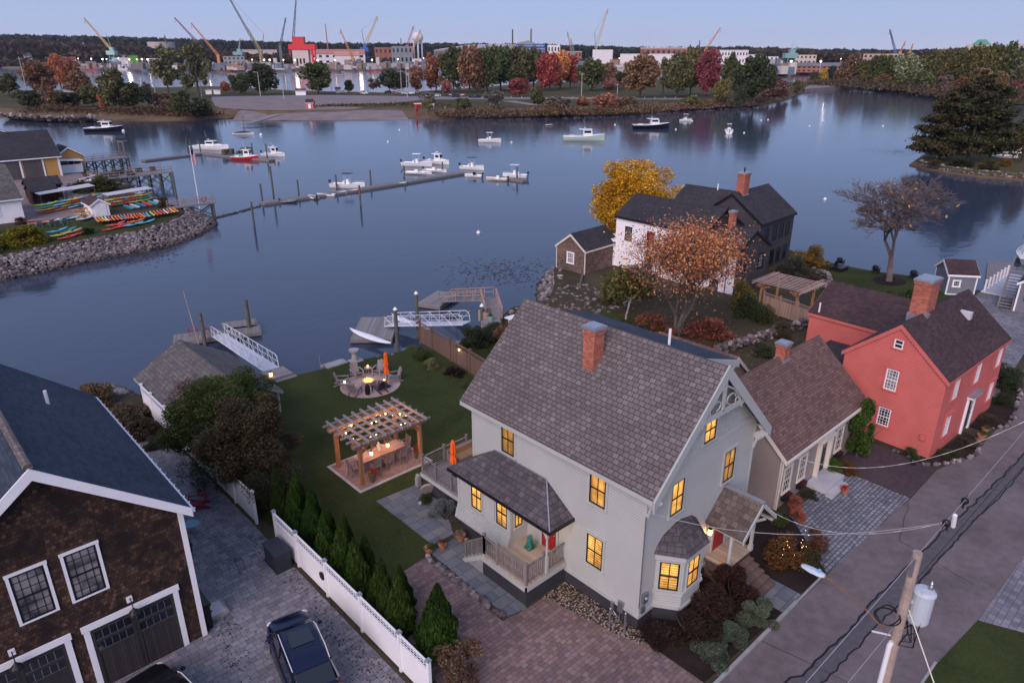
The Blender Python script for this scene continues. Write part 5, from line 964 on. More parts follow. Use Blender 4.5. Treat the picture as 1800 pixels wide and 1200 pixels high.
# street lamp on a long arm
L0 = empty('street_lamp', (.15, -8.85, 5.9), 0, 'pale blue-grey cobra head street lamp on a thin brown arm', 'street lamp')
MB().tube([(0, 0, 0), (.2, .9, .35), (.35, 1.8, .5), (.50, 2.35, .5)], .028, 6).build('arm', paint((.2, .1, .06), .7, .2), L0)
MB().loft([[(.50+w*cos(t)*1., 2.3+q, .5+hh*sin(t)) for t in [i*2*pi/10 for i in range(10)]] for q, w, hh in ((0, .06, .05), (.12, .15, .07), (.45, .17, .07), (.72, .12, .05), (.80, .04, .02))]).build('lamp_head', paint((.52, .58, .66), .4, .05), L0, smooth=True); MB().cyl(.5, 2.5, .56, .66, .05).build('photocell', paint((.2, .45, .65), .4, .1), L0)
def wire(name, pts, r, mat, label, sag=.3, n=10, dashes=None, group=None):
    m = MB()
    for i in range(len(pts)-1):
        a, b = Vector(pts[i]), Vector(pts[i+1]); q = [a+(b-a)*k/n-Vector((0, 0, sag*4*(k/n)*(1-k/n))) for k in range(n+1)]; m.tube(q, r, 4, cap=False)
    if dashes:
        for k in range(n): 
            if k % 2: m.tube([q[k], q[k]+(q[k+1]-q[k])*.55], r*1.25, 4, 1)
    return tag(m.build(name, [mat, WHITE]), label, 'cable', group)
CW = paint((.30, .29, .31), .5, .1); CK = paint((.012, .012, .014), .5, .1)
top = (.15, -9.0, 8.95); far_pt = (60, -9.2, 9.6)
wire('overhead_cable', [(-40, -8.2, 9.0), top, far_pt], .011, CW, 'pale thick cable over the street, running to the top of the pole', .35, 14)
wire('overhead_cable', [(-40, -8.0, 6.6), (.0, -8.9, 6.35)], .011, CW, 'lower pale cable reaching the pole from the near side', .3, 12)
wire('overhead_cable', [(.15, -9.0, 7.6), (60, -10.5, 7.4)], .016, CK, 'black cable following the street beyond the pole', .6, 20)
wire('overhead_cable', [(.3, -9.1, 8.1), (60, -9.9, 8.5)], .010, CK, 'thin black cable just above the street cable', .4, 20)
wire('service_drop', [(2.8, -9.0, 8.75), (4.2, -5, 6.4), (.1, -.15, 5.75)][::2], .014, CW, 'service cable from the street to the grey house corner', .7, 10)
wire('service_drop', [(2.5, -9.0, 8.9), (8.2, 1.2, 3.4)], .010, CREAM, 'banded service cable swooping over the bushes', 1.6, 24, True)
wire('service_drop', [(13.5, -9.05, 8.7), (12.6, .2, 3.0)], .010, CREAM, 'banded service cable to the taupe cottage', 1.5, 24, True)
for (x, lb) in ((2.6, 'nearest the pole'), (4.3, 'second from the pole'), (13.6, 'farther along, above the red brick drive')): 
    m = MB().sphere((x, -9.0, 8.82), .12, 6); 
    for i in range(4): m.tube([(x+random.uniform(-.2, .2), -9+random.uniform(-.15, .15), 8.6), (x+random.uniform(-.25, .25), -9, 8.95)], .015, 4)
    tag(m.build('cable_splice', CK), 'black tangle of splices on the overhead cable, '+lb, 'splice', 'splices on the overhead cable')
tag(MB().tube([(3.5, -9.02, 8.25), (3.35, -9.02, 8.75)], .07, 8).build('cable_enclosure', WHITE), 'white cylinder hanging from the overhead cable', 'enclosure')
wire('guy_wire', [(.3, -9.1, 7.0), (-.2, -11.5, 3.2)], .022, CREAM, 'thick pale guy wire dropping from the pole', 0, 2)
bush((5.0, -10.4, 0), .35, .45, (.4, .36, .33), 'pale flowering plant on the dark verge by the street', n=1200, leaf=.1)
# ================================================================ white wing and charcoal house on the point
WD = dict(glass=GLASS)
WH = gable('white_house_wing', 'low white rendered wing with charcoal gable and dark roof behind the orange tree', 42.0, 20.9, R(-1), 5.9, 3.5, 4.1, 5.85, 'y', M_WHITEC, M_DARKSH, BLACK, .2, .15, -1.2)
WH2 = gable('white_house_upper', 'tall white rendered block with long dark roof, beside the shingled shack', 41.55, 24.35, R(-1.5), 6.5, 11.4, 5.6, 7.5, 'y', M_WHITEC, M_DARKSH, BLACK, .22, .15, -1.2, cat='wing')
MB().ext([(-.02, -1.1), (5.92, -1.1), (5.92, 4.1), (2.95, 5.83), (-.02, 4.1)], 'y', -.03, -.001).build('charcoal_gable', M_BLACKC, WH); MB().ext([(-.02, 3.5), (6.52, 3.5), (6.52, 5.6), (3.25, 7.48), (-.02, 5.6)], 'y', -.03, -.001).build('charcoal_gable', M_BLACKC, WH2)
for x in (1.2, 4.5): window(WH, x, -.03, 2.0, 0, .8, 1.45, GLASSW, BLACK, BLACK, .07, (3, 2))
for (y, z) in ((2.2, 2.1), (2.2, -.3)): window(WH, 0, y, z, -90, .85, 1.45, GLASSW, BLACK, BLACK, .07, (3, 2))
for (y, z) in ((9.6, 3.2), (6.6, 3.2), (6.6, .6), (3.0, 3.2)): window(WH2, 0, y, z, -90, .8, 1.4, GLASSW if y > 9 else REDP if z > 3 and y > 6 else GLASS, BLACK, BLACK, .07, (3, 2))
MB().box(-.3, 11.4, -1.2, 3, 13.2, 3.0).build('lean_to', M_WHITEC, WH2); MB().tube([(-.08, .9, 3.9), (-.08, .9, -.5)], .05, 6).build('downpipe', BROWNW, WH)
chimney(WH, 2.95, 2.7, 5.2, 7.5, .62, .5)
BH = gable('charcoal_house', 'charcoal clapboard house with big dark roof and brick chimney by the water', 50.3, 23.2, R(3), 8.2, 7.2, 5.4, 8.05, 'x', M_BLACKC, M_DARKSH, BLACK, .2, .15, -1)
for x in (1.6, 3.6, 5.2, 6.8): window(BH, x, 0, 3.2, 0, .75, 1.45, GLASS, BLACK, BLACK, .07, (3, 2)); window(BH, x, 0, .5, 0, .75, 1.45, GLASS, BLACK, BLACK, .07, (3, 2))
chimney(BH, 1.9, 3.5, 7.4, 10.2, 1.15, .9); MB().cyl(1.9, 3.5, 10.2, 10.7, .08).build('flue', BLACK, BH)
BH2 = gable('charcoal_house_ell', 'dark-roofed ell running back from the charcoal house', 48.1, 27.2, R(1), 8.2, 6.6, 5.3, 7.9, 'y', M_BLACKC, M_DARKSH, BLACK, .2, .15, -1, cat='wing'); MB().cyl(3.9, 2.5, 7.2, 8.6, .07).build('vent_pipe', WHITE, BH2)
tag(MB().box(45.4, 19.9, -.1, 46.1, 20.6, .75).build('air_conditioner', DARKG), 'dark box unit by the charcoal gable', 'unit')
SH = gable('shingled_shack', 'small weathered cedar shingled shack standing over the water', 36.6, 35.5, R(3), 5.8, 4.0, 2.5, 4.0, 'x', M_SHINGLE2, M_DARKSH, CREAM, .12, .12, -.9, cat='shack')
window(SH, 0, 2.0, .9, -90, .85, 1.15, GLASSW, WHITE, WHITE, .1, (3, 2)); corners(SH, 5.8, 4.0, -.8, 2.7, CREAM, .1)
for (x, y) in ((.2, .2), (5.6, .2), (.2, 2), (.2, 3.8), (5.6, 3.8)): MB().cyl(x, y, -2.6, -.8, .13, n=8).build('pile', PILE, SH)
e = empty('long_dark_object', (34.4, 34.0, .1), R(38), 'long dark object lying on the slope beside the shack', 'slope_object'); MB().tube([(-2, 0, 0), (2, 0, .1)], .14, 8).build('trunk', PILE, e)  # plain tube stands for an unidentified long dark object
GREYGRAN = paint((.26, .24, .24), .9, .25, scale=3., bump=.4)
def fence_simple(name, label, a, b, h, mat, n=4, lat=.35):
    return lattice_fence(name, label, [(a[0]+(b[0]-a[0])*i/n, a[1]+(b[1]-a[1])*i/n) for i in range(n+1)], mat, mat, h, lat)
PG2 = pergola((40.5, 13.7, 0), 3.2, 3.5, 2.2, 'smaller cedar pergola with pale rafters beside the charcoal house', CEDAR, 10, 2, .75, 0, .04, top_mat=wood('pale_pink_rafters', (.42, .31, .28), .2))
fence_simple('cedar_lattice_fence', 'pale cedar fence with lattice top in front of the smaller pergola', (40.0, 16.6), (38.9, 11.2), 1.7, wood('pale_cedar_fence', (.33, .22, .17), .15), 3)
s = MB().box(0, 0, 0, 1.9, .7, .4).box(0, .55, .4, 1.9, .7, .75); o = s.build('outdoor_sofa', DARKG, None, (40.4, 14.2, 0), R(8)); tag(o, 'dark outdoor sofa with pale cushions under the smaller pergola', 'sofa'); MB().box(.1, .05, .4, .9, .55, .52).box(1.0, .05, .4, 1.8, .55, .52).build('cushion', ALU, o)
tag(MB().box(42.2, 14.6, 0, 43.3, 15.6, .75).build('grill_table', DARKG), 'dark square table at the right end under the smaller pergola', 'table')
for i, (x, y, r_, h, c, lb, kd) in enumerate([(57.5, 20.6, 2.0, 2.4, (.17, .10, .02), 'golden shrub beside the charcoal house', 'dome'), (53.5, 20.2, 1.9, 1.7, (.05, .055, .035), 'tall grey-green grasses below the charcoal house', 'shrub'), (50.6, 19.8, 1.6, 1.5, (.05, .052, .03), 'rounded grey-green grasses by the charcoal wall', 'shrub'), (51.5, 17.2, 1.5, 1.0, (.07, .035, .03), 'reddish-brown bed behind the curved stone wall', 'shrub'), (38.8, 18.2, 1.3, 2.6, (.16, .12, .03), 'yellow-green shrub in front of the charcoal gable', 'round'), (37.8, 17.0, 1.4, 2.0, (.04, .055, .02), 'dark green shrub left of the cedar fence', 'dome'), (37.0, 15.0, 1.1, 1.8, (.05, .06, .02), 'dark green shrub against the cedar fence', 'round'), (50.5, 7.5, 1.6, 1.9, (.035, .06, .015), 'green hedge beside the big red-house chimney, left', 'dome'), (48.6, 9.2, 1.4, 1.7, (.035, .06, .015), 'green hedge on the near side of the shore lawn', 'dome'), (45.3, 7.0, 1.1, .9, (.22, .20, .04), 'yellow-green bush by the red-house chimney', 'dome'), (45.0, 12.2, 1.1, 1.3, (.07, .06, .05), 'brown grasses behind the smaller pergola', 'shrub'), (31.5, 27.5, 1.4, 2.2, (.10, .09, .025), 'yellow-green bush on the stony slope by the shack', 'round'), (34.8, 26.8, 1.7, 2.6, (.06, .065, .02), 'green shrub in front of the white wing, left end', 'round'), (38.4, 30.5, 1.3, 1.6, (.10, .06, .03), 'brown shrub at the foot of the white wing', 'shrub'), (27.2, 19.6, 2.0, 1.7, (.20, .075, .04), 'russet bush below the orange tree, left', 'shrub'), (30.6, 15.9, 2.3, 2.0, (.24, .075, .05), 'russet bush below the orange tree, right', 'shrub'), (35, 12.2, 1.2, 1.3, (.08, .06, .035), 'brown bush by the low stone wall', 'shrub'), (30.5, 11.5, 1.2, .7, (.05, .06, .025), 'low green plants near the rear wing of the cottage', 'shrub'), (38, 9.0, 1.0, 1.0, (.05, .06, .02), 'low green bush behind the red ell', 'shrub')]): bush((x, y, 0), r_, h, c, lb, kd, 4500, .065, i % 3+1)
# individual trees on the point
neartree('yellow_maple', (53.0, 42.0, -.3), 9.8, 7.4, (.50, .26, .02), 'big golden yellow tree behind the white wing', n=60000, leaf=.026, v=6, base=.06, kind='leafy', rad2=6.8)
def bare_tree(name, loc, h, label, mat, seed=1, depth=6, spread=.62, leaf=None, nleaf=900, leafsz=.2, leafc=(.5, .3, .1), up=.25, l0=.24, cat='tree', stems=1, thick=.05):
    r = random.Random(seed); m = MB(); tips = []
    def br(p, d, l, rad, dp):
        q = p+d*l*.5+Vector((r.uniform(-.06, .06), r.uniform(-.06, .06), r.uniform(-.03, .06)))*l; e_ = q+(d+Vector((r.uniform(-.2, .2), r.uniform(-.2, .2), r.uniform(-.05, .15)))).normalized()*l*.5
        m.tube([p, q, e_], [rad, rad*.82, rad*.66], 6 if dp > 3 else (4 if dp > 1 else 3), cap=False)
        if dp <= (5 if stems > 1 else 2): tips.append(e_)
        if dp == 0: return
        for k in range(2 if dp > depth-1 else 3 if depth == 8 and dp < 7 else r.choice((2, 3, 3))):
            nd = (d+Vector((r.gauss(0, spread), r.gauss(0, spread), r.gauss(up*.5, .22)))).normalized(); br(e_, nd, l*r.uniform(.68, .92), max(rad*r.uniform(.5, .68), .018), dp-1)
    for s_ in range(stems):
        d0 = Vector((0, 0, 1)) if stems == 1 else Vector((r.gauss(0, .30), r.gauss(0, .30), 1)).normalized(); br(Vector((0, 0, -.1)), d0, h*l0, h*thick*.5, depth)
    e = empty(name, loc, 0, label, cat); MB.build(m, 'trunk', mat, e)
    if leaf:
        P = np.array([tuple(tips[r.randrange(len(tips))]+Vector((r.gauss(0, .35), r.gauss(0, .35), r.gauss(0, .3)))*leaf) for _ in range(nleaf)]); meshobj('foliage', leaf_mesh('foliage', P, leafsz), e, color=leafc)
    return e
bare_tree('orange_tree', (28.8, 18.1, 0), 11.0, 'thinly leaved orange tree with bare twigs in front of the white wing', M_BARKG, 5, 6, .42, 2.2, 19000, .115, (.44, .17, .08), .6, .18, stems=7, thick=.022).scale = (1.15, 1.15, 1.05)
bare_tree('small_tree', (28.9, 23.7, 0), 4.5, 'small green-yellow tree with pale trunk on the slope behind the big roof', paint((.3, .28, .25), .9, .2), 9, 5, .5, 1.5, 2200, .2, (.11, .10, .03), .5, .25)
bare_tree('bare_tree', (58.2, 12.3, 0), 11.0, 'large nearly bare spreading tree with a few yellow leaves on the shore lawn', paint((.13, .10, .10), .9, .3), 23, 8, .62, .8, 110, .2, (.42, .25, .07), .10, .205, thick=.045).scale = (1.4, 1.4, 1.12)
sheet('mulch_ring', [(58.2+1.9*cos(t), 12.3+1.6*sin(t)) for t in [i*.4 for i in range(16)]], .02, M_MULCH)
for (x, y, lb) in ((60.6, 18.5, 'leftmost'), (60.3, 14.5, 'middle'), (61.3, 11.0, 'rightmost')): adirondack((x, y, .01), R(-80), 'black slatted chair facing the water on the shore lawn, %s of three' % lb, BLACK, 'black chairs on the shore lawn')
adirondack((57.8, 18.2, .01), R(60), 'black slatted chair turned to the others near the golden shrub', BLACK)
tag(MB().box(57.5, 17.0, 0, 59.2, 17.9, .45).build('low_table', BLACK), 'black low table among the chairs on the shore lawn', 'table')
rocks('curved_stone_wall', 160, along([(49.5, 16.0), (52, 15.6), (54.4, 16.8), (55.2, 18.8)], .35, .1, .7), .14, .26, 'curved low stone wall round the bed below the charcoal house', seed=31)
SD = gable('grey_shed', 'small grey shed with white trim and window by the shore lawn', 57.6, 6.75, R(-52), 2.6, 3.2, 2.0, 3.0, 'x', M_GREYC, M_PLUMSH, WHITE, .12, .15, -.3, cat='shed'); corners(SD, 2.6, 3.2, -.2, 1.95, WHITE, .12); window(SD, .8, 0, .85, 0, .6, .6, GLASS, WHITE, WHITE, .08, (3, 2), double=False); MB().box(-.04, -.04, -.1, 2.64, 0, .12).build('base_board', WHITE, SD)
RD = empty('right_pier', (61.2, .8, 0), 0, 'pale grey pier deck behind the red house', 'pier'); MB().box(0, 0, -.12, 9.5, 3.7, .03).build('deck', paint((.40, .41, .46), .8, .12, bump=.2), RD); MB().box(-.12, -.1, -.5, 0, 3.8, .06).box(0, 3.7, -.4, 9.5, 3.8, .06).build('edge_beam', WHITE, RD)
for i in range(5):
    for y in (.2, 3.5): MB().cyl(.5+i*2.1, y, -3, -.12, .13, n=8).build('pile', PILE, RD)
for i in range(7): tag(MB().cbox(61.6+i*1.25, 4.42, -.1, .16, .16, 1.25).cbox(61.6+i*1.25, 4.42, 1.15, .22, .22, .05).build('white_post', WHITE), 'white square post on the pier edge, %s from the near end' % ORD[i], 'post', 'white posts along the pier')
GB = gable('grey_waterfront_building', 'grey sided waterfront building with white trim cut by the right edge', 56.9, .75, R(-7), 6.0, -3.9+8.0, 2.9, 4.6, 'x', M_GREYC, M_DARKSH, WHITE, .2, .2, -.2) if False else gable('grey_waterfront_building', 'grey sided waterfront building with white trim cut by the right edge', 57.2, -3.6, R(4), 7.0, 4.4, 2.7, 4.2, 'x', M_GREYC, M_DARKSH, WHITE, .2, .2, -.2, cat='building')
corners(GB, 7.0, 4.4, 0, 2.65, WHITE, .14); window(GB, 0, 2.2, 1.0, -90, .7, .9, GLASS, WHITE, WHITE, .09, (2, 1)); MB().box(-.2, 3.4, 1.2, -.02, 3.8, 1.6).build('wall_unit', BLACK, GB)
ST = empty('outdoor_stair', (57.0, .95, 0), R(8), 'grey wooden outdoor stair climbing beside the waterfront building', 'stair'); m = MB()
for i in range(14): m.box(i*.42, 0, .16+i*.19, i*.42+.4, 1.1, .2+i*.19)
m.build('treads', GREYW2, ST); m = MB()
for y in (0, 1.1):
    m.beam((0, y, 0), (5.9, y, 2.7), .05, .26); m.beam((0, y, 1.0), (5.9, y, 3.7), .08, .05); m.beam((0, y, .6), (5.9, y, 3.3), .04, .04)
    for i in range(5): m.beam((i*1.47, y, i*.67), (i*1.47, y, i*.67+1.1), .09, .09)
m.build('railing', GREYW, ST)

# ================================================================ piers, floats and gangways close by
def float_dock(name, label, p0, p1, w, z=-1.62, mat=None, group=None, cat='dock'):
    a, b = Vector((*p0, 0)), Vector((*p1, 0)); L = (b-a).length; e = empty(name, (a.x, a.y, z), math.atan2((b-a).y, (b-a).x), label, cat, group)
    MB().box(0, -w/2, 0, L, w/2, .1).build('deck', mat or GREYW, e); MB().box(.02, -w/2-.06, -.30, L, -w/2, .08).box(.02, w/2, -.30, L, w/2+.06, .08).box(-.06, -w/2-.06, -.30, .0, w/2+.06, .08).box(L, -w/2-.06, -.3, L+.06, w/2+.06, .08).build('side_rail', GREYW2, e); MB().box(.1, -w/2+.1, -.5, L-.1, w/2-.1, -.02).build('float', BLACK, e); return e
def gangway(name, label, a, b, w, mat, truss=True, h=1.0):
    e = empty(name, a, 0, label, 'gangway'); A_ = Vector((0, 0, 0)); B = Vector(b)-Vector(a); d = B.normalized(); n = d.cross(Vector((0, 0, 1))).normalized(); L = B.length
    MB().beam(A_, B, w, .06).build('deck', paint((.48, .50, .56), .7, .08) if truss else GREYW, e)
    for s in (-1, 1):
        m = MB(); o = n*s*w/2; up = Vector((0, 0, h)); N = max(4, int(L/1.1))
        m.tube([A_+o, A_+o+d*.15+up*.8, A_+o+d*.5+up, B+o-d*.5+up, B+o-d*.15+up*.8, B+o], .035, 6); m.tube([A_+o+up*.5, B+o+up*.5], .02, 5); m.tube([A_+o, B+o], .045, 6)
        for k in range(N+1): q = A_+B*k/N; m.tube([q+o, q+o+up*(1 if 0 < k < N else .0)], .02, 4)
        if truss:
            for k in range(N): q = A_+B*k/N; q2 = A_+B*(k+1)/N; m.tube([q+o+up*(0 if k % 2 else .98), q2+o+up*(.98 if k % 2 else 0)], .016, 4)
        m.build('rail', mat, e)
    return e
def piling(x, y, z1, label, r=.15, capm=None, z0=-4, lean=0, group='wooden pilings in the harbour'):
    e = empty('piling', (x, y, 0), 0, label, 'piling', group); MB().tube([(0, 0, z0), (lean, 0, z1)], [r*1.05, r*.9], 10).build('pole', PILE, e)
    if capm: MB().lathe(lean, 0, [(r*1.1, z1-.02), (r*1.1, z1+.05), (.02, z1+.25)], 10).build('cap', capm, e)
    return e
float_dock('float_dock', 'pale floating dock beyond the boathouse, long part', (-1.2, 50.6), (5.6, 47.9), 1.9); float_dock('float_dock', 'pale floating dock beyond the boathouse, square end', (3.2, 50.6), (6.0, 49.6), 2.2)
gangway('aluminium_gangway', 'long aluminium truss gangway down to the floating dock', (.6, 34.6, .15), (2.0, 48.6, -1.45), 1.15, ALU)
tag(MB().box(-.3, 32.9, -.4, 1.5, 34.6, .18).box(.0, 32.5, -.2, 1.6, 32.9, .04).build('landing_platform', GREYW2), 'grey wooden landing platform at the head of the aluminium gangway', 'platform'); lantern((-.0, 33.4, .18), 'lit lantern on the platform at the gangway head', 1.4)
piling(.6, 48.2, 1.1, 'short piling beside the leaning stake behind the boathouse roof', .17); piling(4.9, 48.6, 1.2, 'round piling at the far end of the aluminium gangway float', .19)
tag(MB().tube([(.2, 48.0, -4), (-.3, 48.6, 3.2)], [.06, .03], 6).build('leaning_stake', PW), 'thin leaning wooden stake by the boathouse float', 'stake')
def rack(x, y, lb): 
    m = MB()
    for k in (-1, 1): m.beam((k*.35, -.25, .0), (k*.35, .25, .75), .05, .05).beam((k*.35, .25, 0), (k*.35, -.25, .75), .05, .05)
    m.beam((-.4, 0, .4), (.4, 0, .4), .05, .05); tag(m.build('kayak_rack', REDP, None, (x, y, -1.5), R(-20)), lb, 'rack', 'red racks on the float')
rack(.4, 50.2, 'red folding rack on the float, left of the stake'); rack(1.7, 49.7, 'red folding rack on the float, right of the stake')
# second group, right of the fence
float_dock('float_dock', 'dark weathered float under the curved white gangway', (11.7, 38.6), (15.4, 42.8), 3.6, mat=GREYW2)
gangway('curved_gangway', 'white railed gangway above the dark weathered float', (17.0, 31.6, .5), (14.6, 40.2, -1.4), 1.1, ALU)
piling(11.8, 34.6, 2.2, 'tall white-capped piling at the near corner of the dark float', .17, WHITE); piling(15.6, 36.9, 2.2, 'tall white-capped piling behind the curved gangway', .17, WHITE); piling(19.0, 31.9, 1.5, 'short white-capped piling at the head of the curved gangway', .17, WHITE)
float_dock('float_dock', 'far weathered float at the end of the wooden walkway', (21.0, 42.6), (25.0, 44.4), 2.6, mat=GREYW2)
WK = empty('wooden_walkway', (19.8, 31.2, 0), 0, 'tan wooden walkway bridging down to the far weathered float', 'walkway')
for k, (a, b) in enumerate((((0, 0, .3), (3.0, 4.2, .45)), ((3.0, 4.2, .45), (2.9, 10.8, -1.3)))):
    A_, B = Vector(a), Vector(b); d = (B-A_).normalized(); n = d.cross(Vector((0, 0, 1))).normalized(); MB().beam(A_, B, 1.5, .12).build('deck', GREYW2, WK); m = MB()
    for s in (-1, 1):
        o = n*s*.72; m.beam(A_+o+Vector((0, 0, 1)), B+o+Vector((0, 0, 1)), .14, .06).beam(A_+o+Vector((0, 0, .55)), B+o+Vector((0, 0, .55)), .05, .09)
        for i in range(6): q = A_+(B-A_)*i/5+o; m.beam(q, q+Vector((0, 0, 1)), .09, .09)
    m.build('railing', PINK_W, WK)
for (x, y) in ((3.5, 3.6), (2.4, 4.4), (.3, -.5), (1.5, 2.5)): MB().tube([(x, y, -3), (x, y, .4)], .14, 8).build('pile', PILE, WK)
tag(MB().box(19.0, 29.6, 0, 19.1, 32.4, 1.0).box(19.1, 32.3, 0, 20.4, 32.4, 1.0).build('board_screen', PINK_W), 'grey board screen at the head of the wooden walkway', 'screen')
m = MB()
for k in range(4): m.beam((17.4+(k % 2)*.7, 26.2+(k//2)*.7, 0), (17.55+(k % 2)*.4, 26.35+(k//2)*.4, 2.1), .09, .09)
m.box(17.3, 26.1, 2.1, 18.3, 27.1, 2.16); tag(m.build('white_garden_stand', WHITE), 'tall white wooden stand among the hedges beyond the brown fence', 'stand')
pot((18.2, 29.8, .9), 'pale green pot on the landing beside the walkway', (.05, .09, .04), r=.25, h=.4, potm=paint((.2, .35, .3), .6, .1))
tag(MB().box(17.6, 29.2, 0, 18.9, 30.4, .9).build('landing_block', GREYW2), 'low grey landing block carrying the pale green pot', 'block')
# ---------------- hulls
def hull_rings(L, B, H, n=11, transom=.85, flare=.75, rise=.35, keel=.28):
    R_ = []
    for i in range(n):
        t = i/(n-1); y = -L/2+L*t; b = B/2*(transom+(1-transom)*min(1, t*2.4))*(1 if t < .45 else max(.02, (1-((t-.45)/.55)**2.3))); zt = H*(1+rise*max(0, (t-.3)/.7)**1.6); zb = -keel*(1 if t < .75 else 1-((t-.75)/.25)**1.5*1.6)
        R_.append([(b, y, zt), (b*flare**.5, y, zt*.45), (b*flare*.9, y, 0.02), (0, y, zb), (-b*flare*.9, y, 0.02), (-b*flare**.5, y, zt*.45), (-b, y, zt)])
    return R_
def boat(name, loc, rz, L, kind, hullc, label, cat='boat', group=None, deckc=None, extra=None):
    """bow towards +y; loc.z is the waterline"""
    e = empty(name, loc, rz, label, cat, group); B = L*{'lobster': .32, 'cabin': .33, 'console': .33, 'cruiser': .30, 'skiff': .34, 'inflatable': .46, 'row': .3, 'scull': .1, 'sail': .3}[kind]; Hh = {'skiff': .42, 'row': .36, 'inflatable': .38, 'sail': .5}.get(kind, .085*L+.18)
    WHT = paint((.80, .80, .80), .35, .05); dk = deckc or paint((.62, .62, .62), .5, .08); hm = hullc
    if kind == 'inflatable':
        P = [(B*.36, -L/2, .25), (B*.36, -L*.1, .25), (B*.34, L*.2, .28), (B*.18, L*.42, .36), (0, L*.47, .38), (-B*.18, L*.42, .36), (-B*.34, L*.2, .28), (-B*.36, -L*.1, .25), (-B*.36, -L/2, .25)]
        MB().tube(P, [B*.10]+[B*.14]*7+[B*.10], 8).build('tube', hm, e, smooth=True); MB().box(-B*.3, -L*.44, .06, B*.3, L*.3, .14).box(-B*.3, -L*.45, .1, B*.3, -L*.41, .45).build('floor', GREYF, e); MB().box(-B*.32, -.1, .3, B*.32, .15, .36).build('thwart', dk, e); outboard(e, -L/2, .45, .7); return e
    rg = hull_rings(L, B, Hh, rise=.55 if kind in ('lobster',) else .35); MB().loft(rg, closed=False, cap=False).face([p for p in rg[0]]).build('hull', hm, e, smooth=False)
    dz = -.12 if kind not in ('skiff', 'row', 'sail') else -.22
    MB().loft([[(r[0][0]*.93, r[0][1], r[0][2]+dz), (-r[0][0]*.93, r[0][1], r[0][2]+dz)] for r in rg], closed=False, cap=False).build('deck', dk, e)
    gw = MB(); gw.tube([(r[0][0], r[0][1], r[0][2]) for r in rg]+[(r[6][0], r[6][1], r[6][2]) for r in rg[::-1]]+[rg[0][0]], .035+.003*L, 5); gw.build('gunwale', WHT, e)
    if kind in ('lobster', 'cabin', 'cruiser'):
        y0, y1 = {'lobster': (-.02*L, .22*L), 'cabin': (-.05*L, .20*L), 'cruiser': (-.12*L, .15*L)}[kind]; w = B*.33; h = {'lobster': 1.75, 'cabin': 1.7, 'cruiser': 1.15}[kind]*(.7+.035*L); zt = Hh+h
        c = MB().loft([[(-w, y0, Hh-.1), (w, y0, Hh-.1), (w, y0, zt), (-w, y0, zt)], [(-w, y1, Hh-.1), (w, y1, Hh-.1), (w*.96, y1-.1*L*.35, zt), (-w*.96, y1-.1*L*.35, zt)]]); ch = c.build('cabin', WHT, e)
        MB().box(-w-.012, y0+.25, Hh+h*.52, w+.012, y1-.1*L*.35-.2, Hh+h*.86).build('window', GLASS, ch); yy = y1+.012
        q = MB(); q.face([(-w*.9, yy-.1*L*.35*.5+.02, Hh+h*.5), (w*.9, yy-.1*L*.35*.5+.02, Hh+h*.5), (w*.88, yy-.1*L*.35*.9+.02, Hh+h*.88), (-w*.88, yy-.1*L*.35*.9+.02, Hh+h*.88)]); q.build('windscreen', GLASS, ch)
        MB().box(-w-.1, y0-(.10*L if kind != 'cruiser' else .02), zt, w+.1, y1-.1*L*.35+.12, zt+.08).build('roof', WHT, ch)
        t = MB().loft([[(-w*.95, y1-.02, Hh-.1), (w*.95, y1-.02, Hh-.1), (w*.85, y1-.02, Hh+.45), (-w*.85, y1-.02, Hh+.45)], [(-w*.4, y1+.2*L, Hh+.05), (w*.4, y1+.2*L, Hh+.05), (w*.32, y1+.17*L, Hh+.38), (-w*.32, y1+.17*L, Hh+.38)]]); t.build('trunk_cabin', WHT, e)
        a = MB().tube([(w*.5, y0+.3, zt), (w*.5, y0+.1, zt+.26*L)], .015, 4).cyl(0, y0+.5, zt+.08, zt+.4, .02, n=5).cyl(0, y0+.5, zt+.35, zt+.5, .22, n=10); a.build('antenna', WHT, e)
        if kind != 'cruiser': MB().box(-w*.3, -L*.36, Hh-.1, w*.3, -L*.22, Hh+.35).build('engine_box', dk, e)
    if kind == 'cabin': outboard(e, -L/2, Hh+.25, 1.0)
    if kind == 'console':
        MB().loft([[(-.38, -.25, Hh-.1), (.38, -.25, Hh-.1), (.38, .45, Hh-.1), (-.38, .45, Hh-.1)], [(-.34, -.2, Hh+.85), (.34, -.2, Hh+.85), (.34, .2, Hh+.85), (-.34, .2, Hh+.85)]]).build('console', WHT, e); tp = MB(); zt = Hh+1.95
        for x in (-.45, .45):
            for y in (-.45, .45): tp.tube([(x*.9, y, Hh-.1), (x, y*1.2, zt)], .025, 5)
        tp.build('t_top_frame', ALU, e); MB().box(-.75, -.95, zt, .75, .95, zt+.06).build('t_top', extra or WHT, e); MB().box(-.4, -.9, Hh-.1, .4, -.55, Hh+.55).build('seat', WHT, e); outboard(e, -L/2, Hh+.2, 1.0)
        MB().tube([(r[0][0]*.9, r[0][1], r[0][2]+.3) for r in rg[6:]]+[(r[6][0]*.9, r[6][1], r[6][2]+.3) for r in rg[:5:-1]], .018, 4).build('bow_rail', ALU, e)
    if kind == 'skiff':
        MB().box(-B*.42, -.3, Hh-.12, B*.42, 0, Hh-.06).box(-B*.38, L*.2, Hh-.06, B*.38, L*.32, Hh).build('thwart', dk, e); MB().box(-.25, -L*.12, Hh-.2, .25, L*.0, Hh+.55).build('console', extra or WHT, e); outboard(e, -L/2, Hh+.15, .85)
    if kind == 'row': 
        for y in (-.28*L, 0, .25*L): MB().box(-B*.4, y-.1, Hh-.1, B*.4, y+.1, Hh-.06).build('thwart', CEDAR, e)
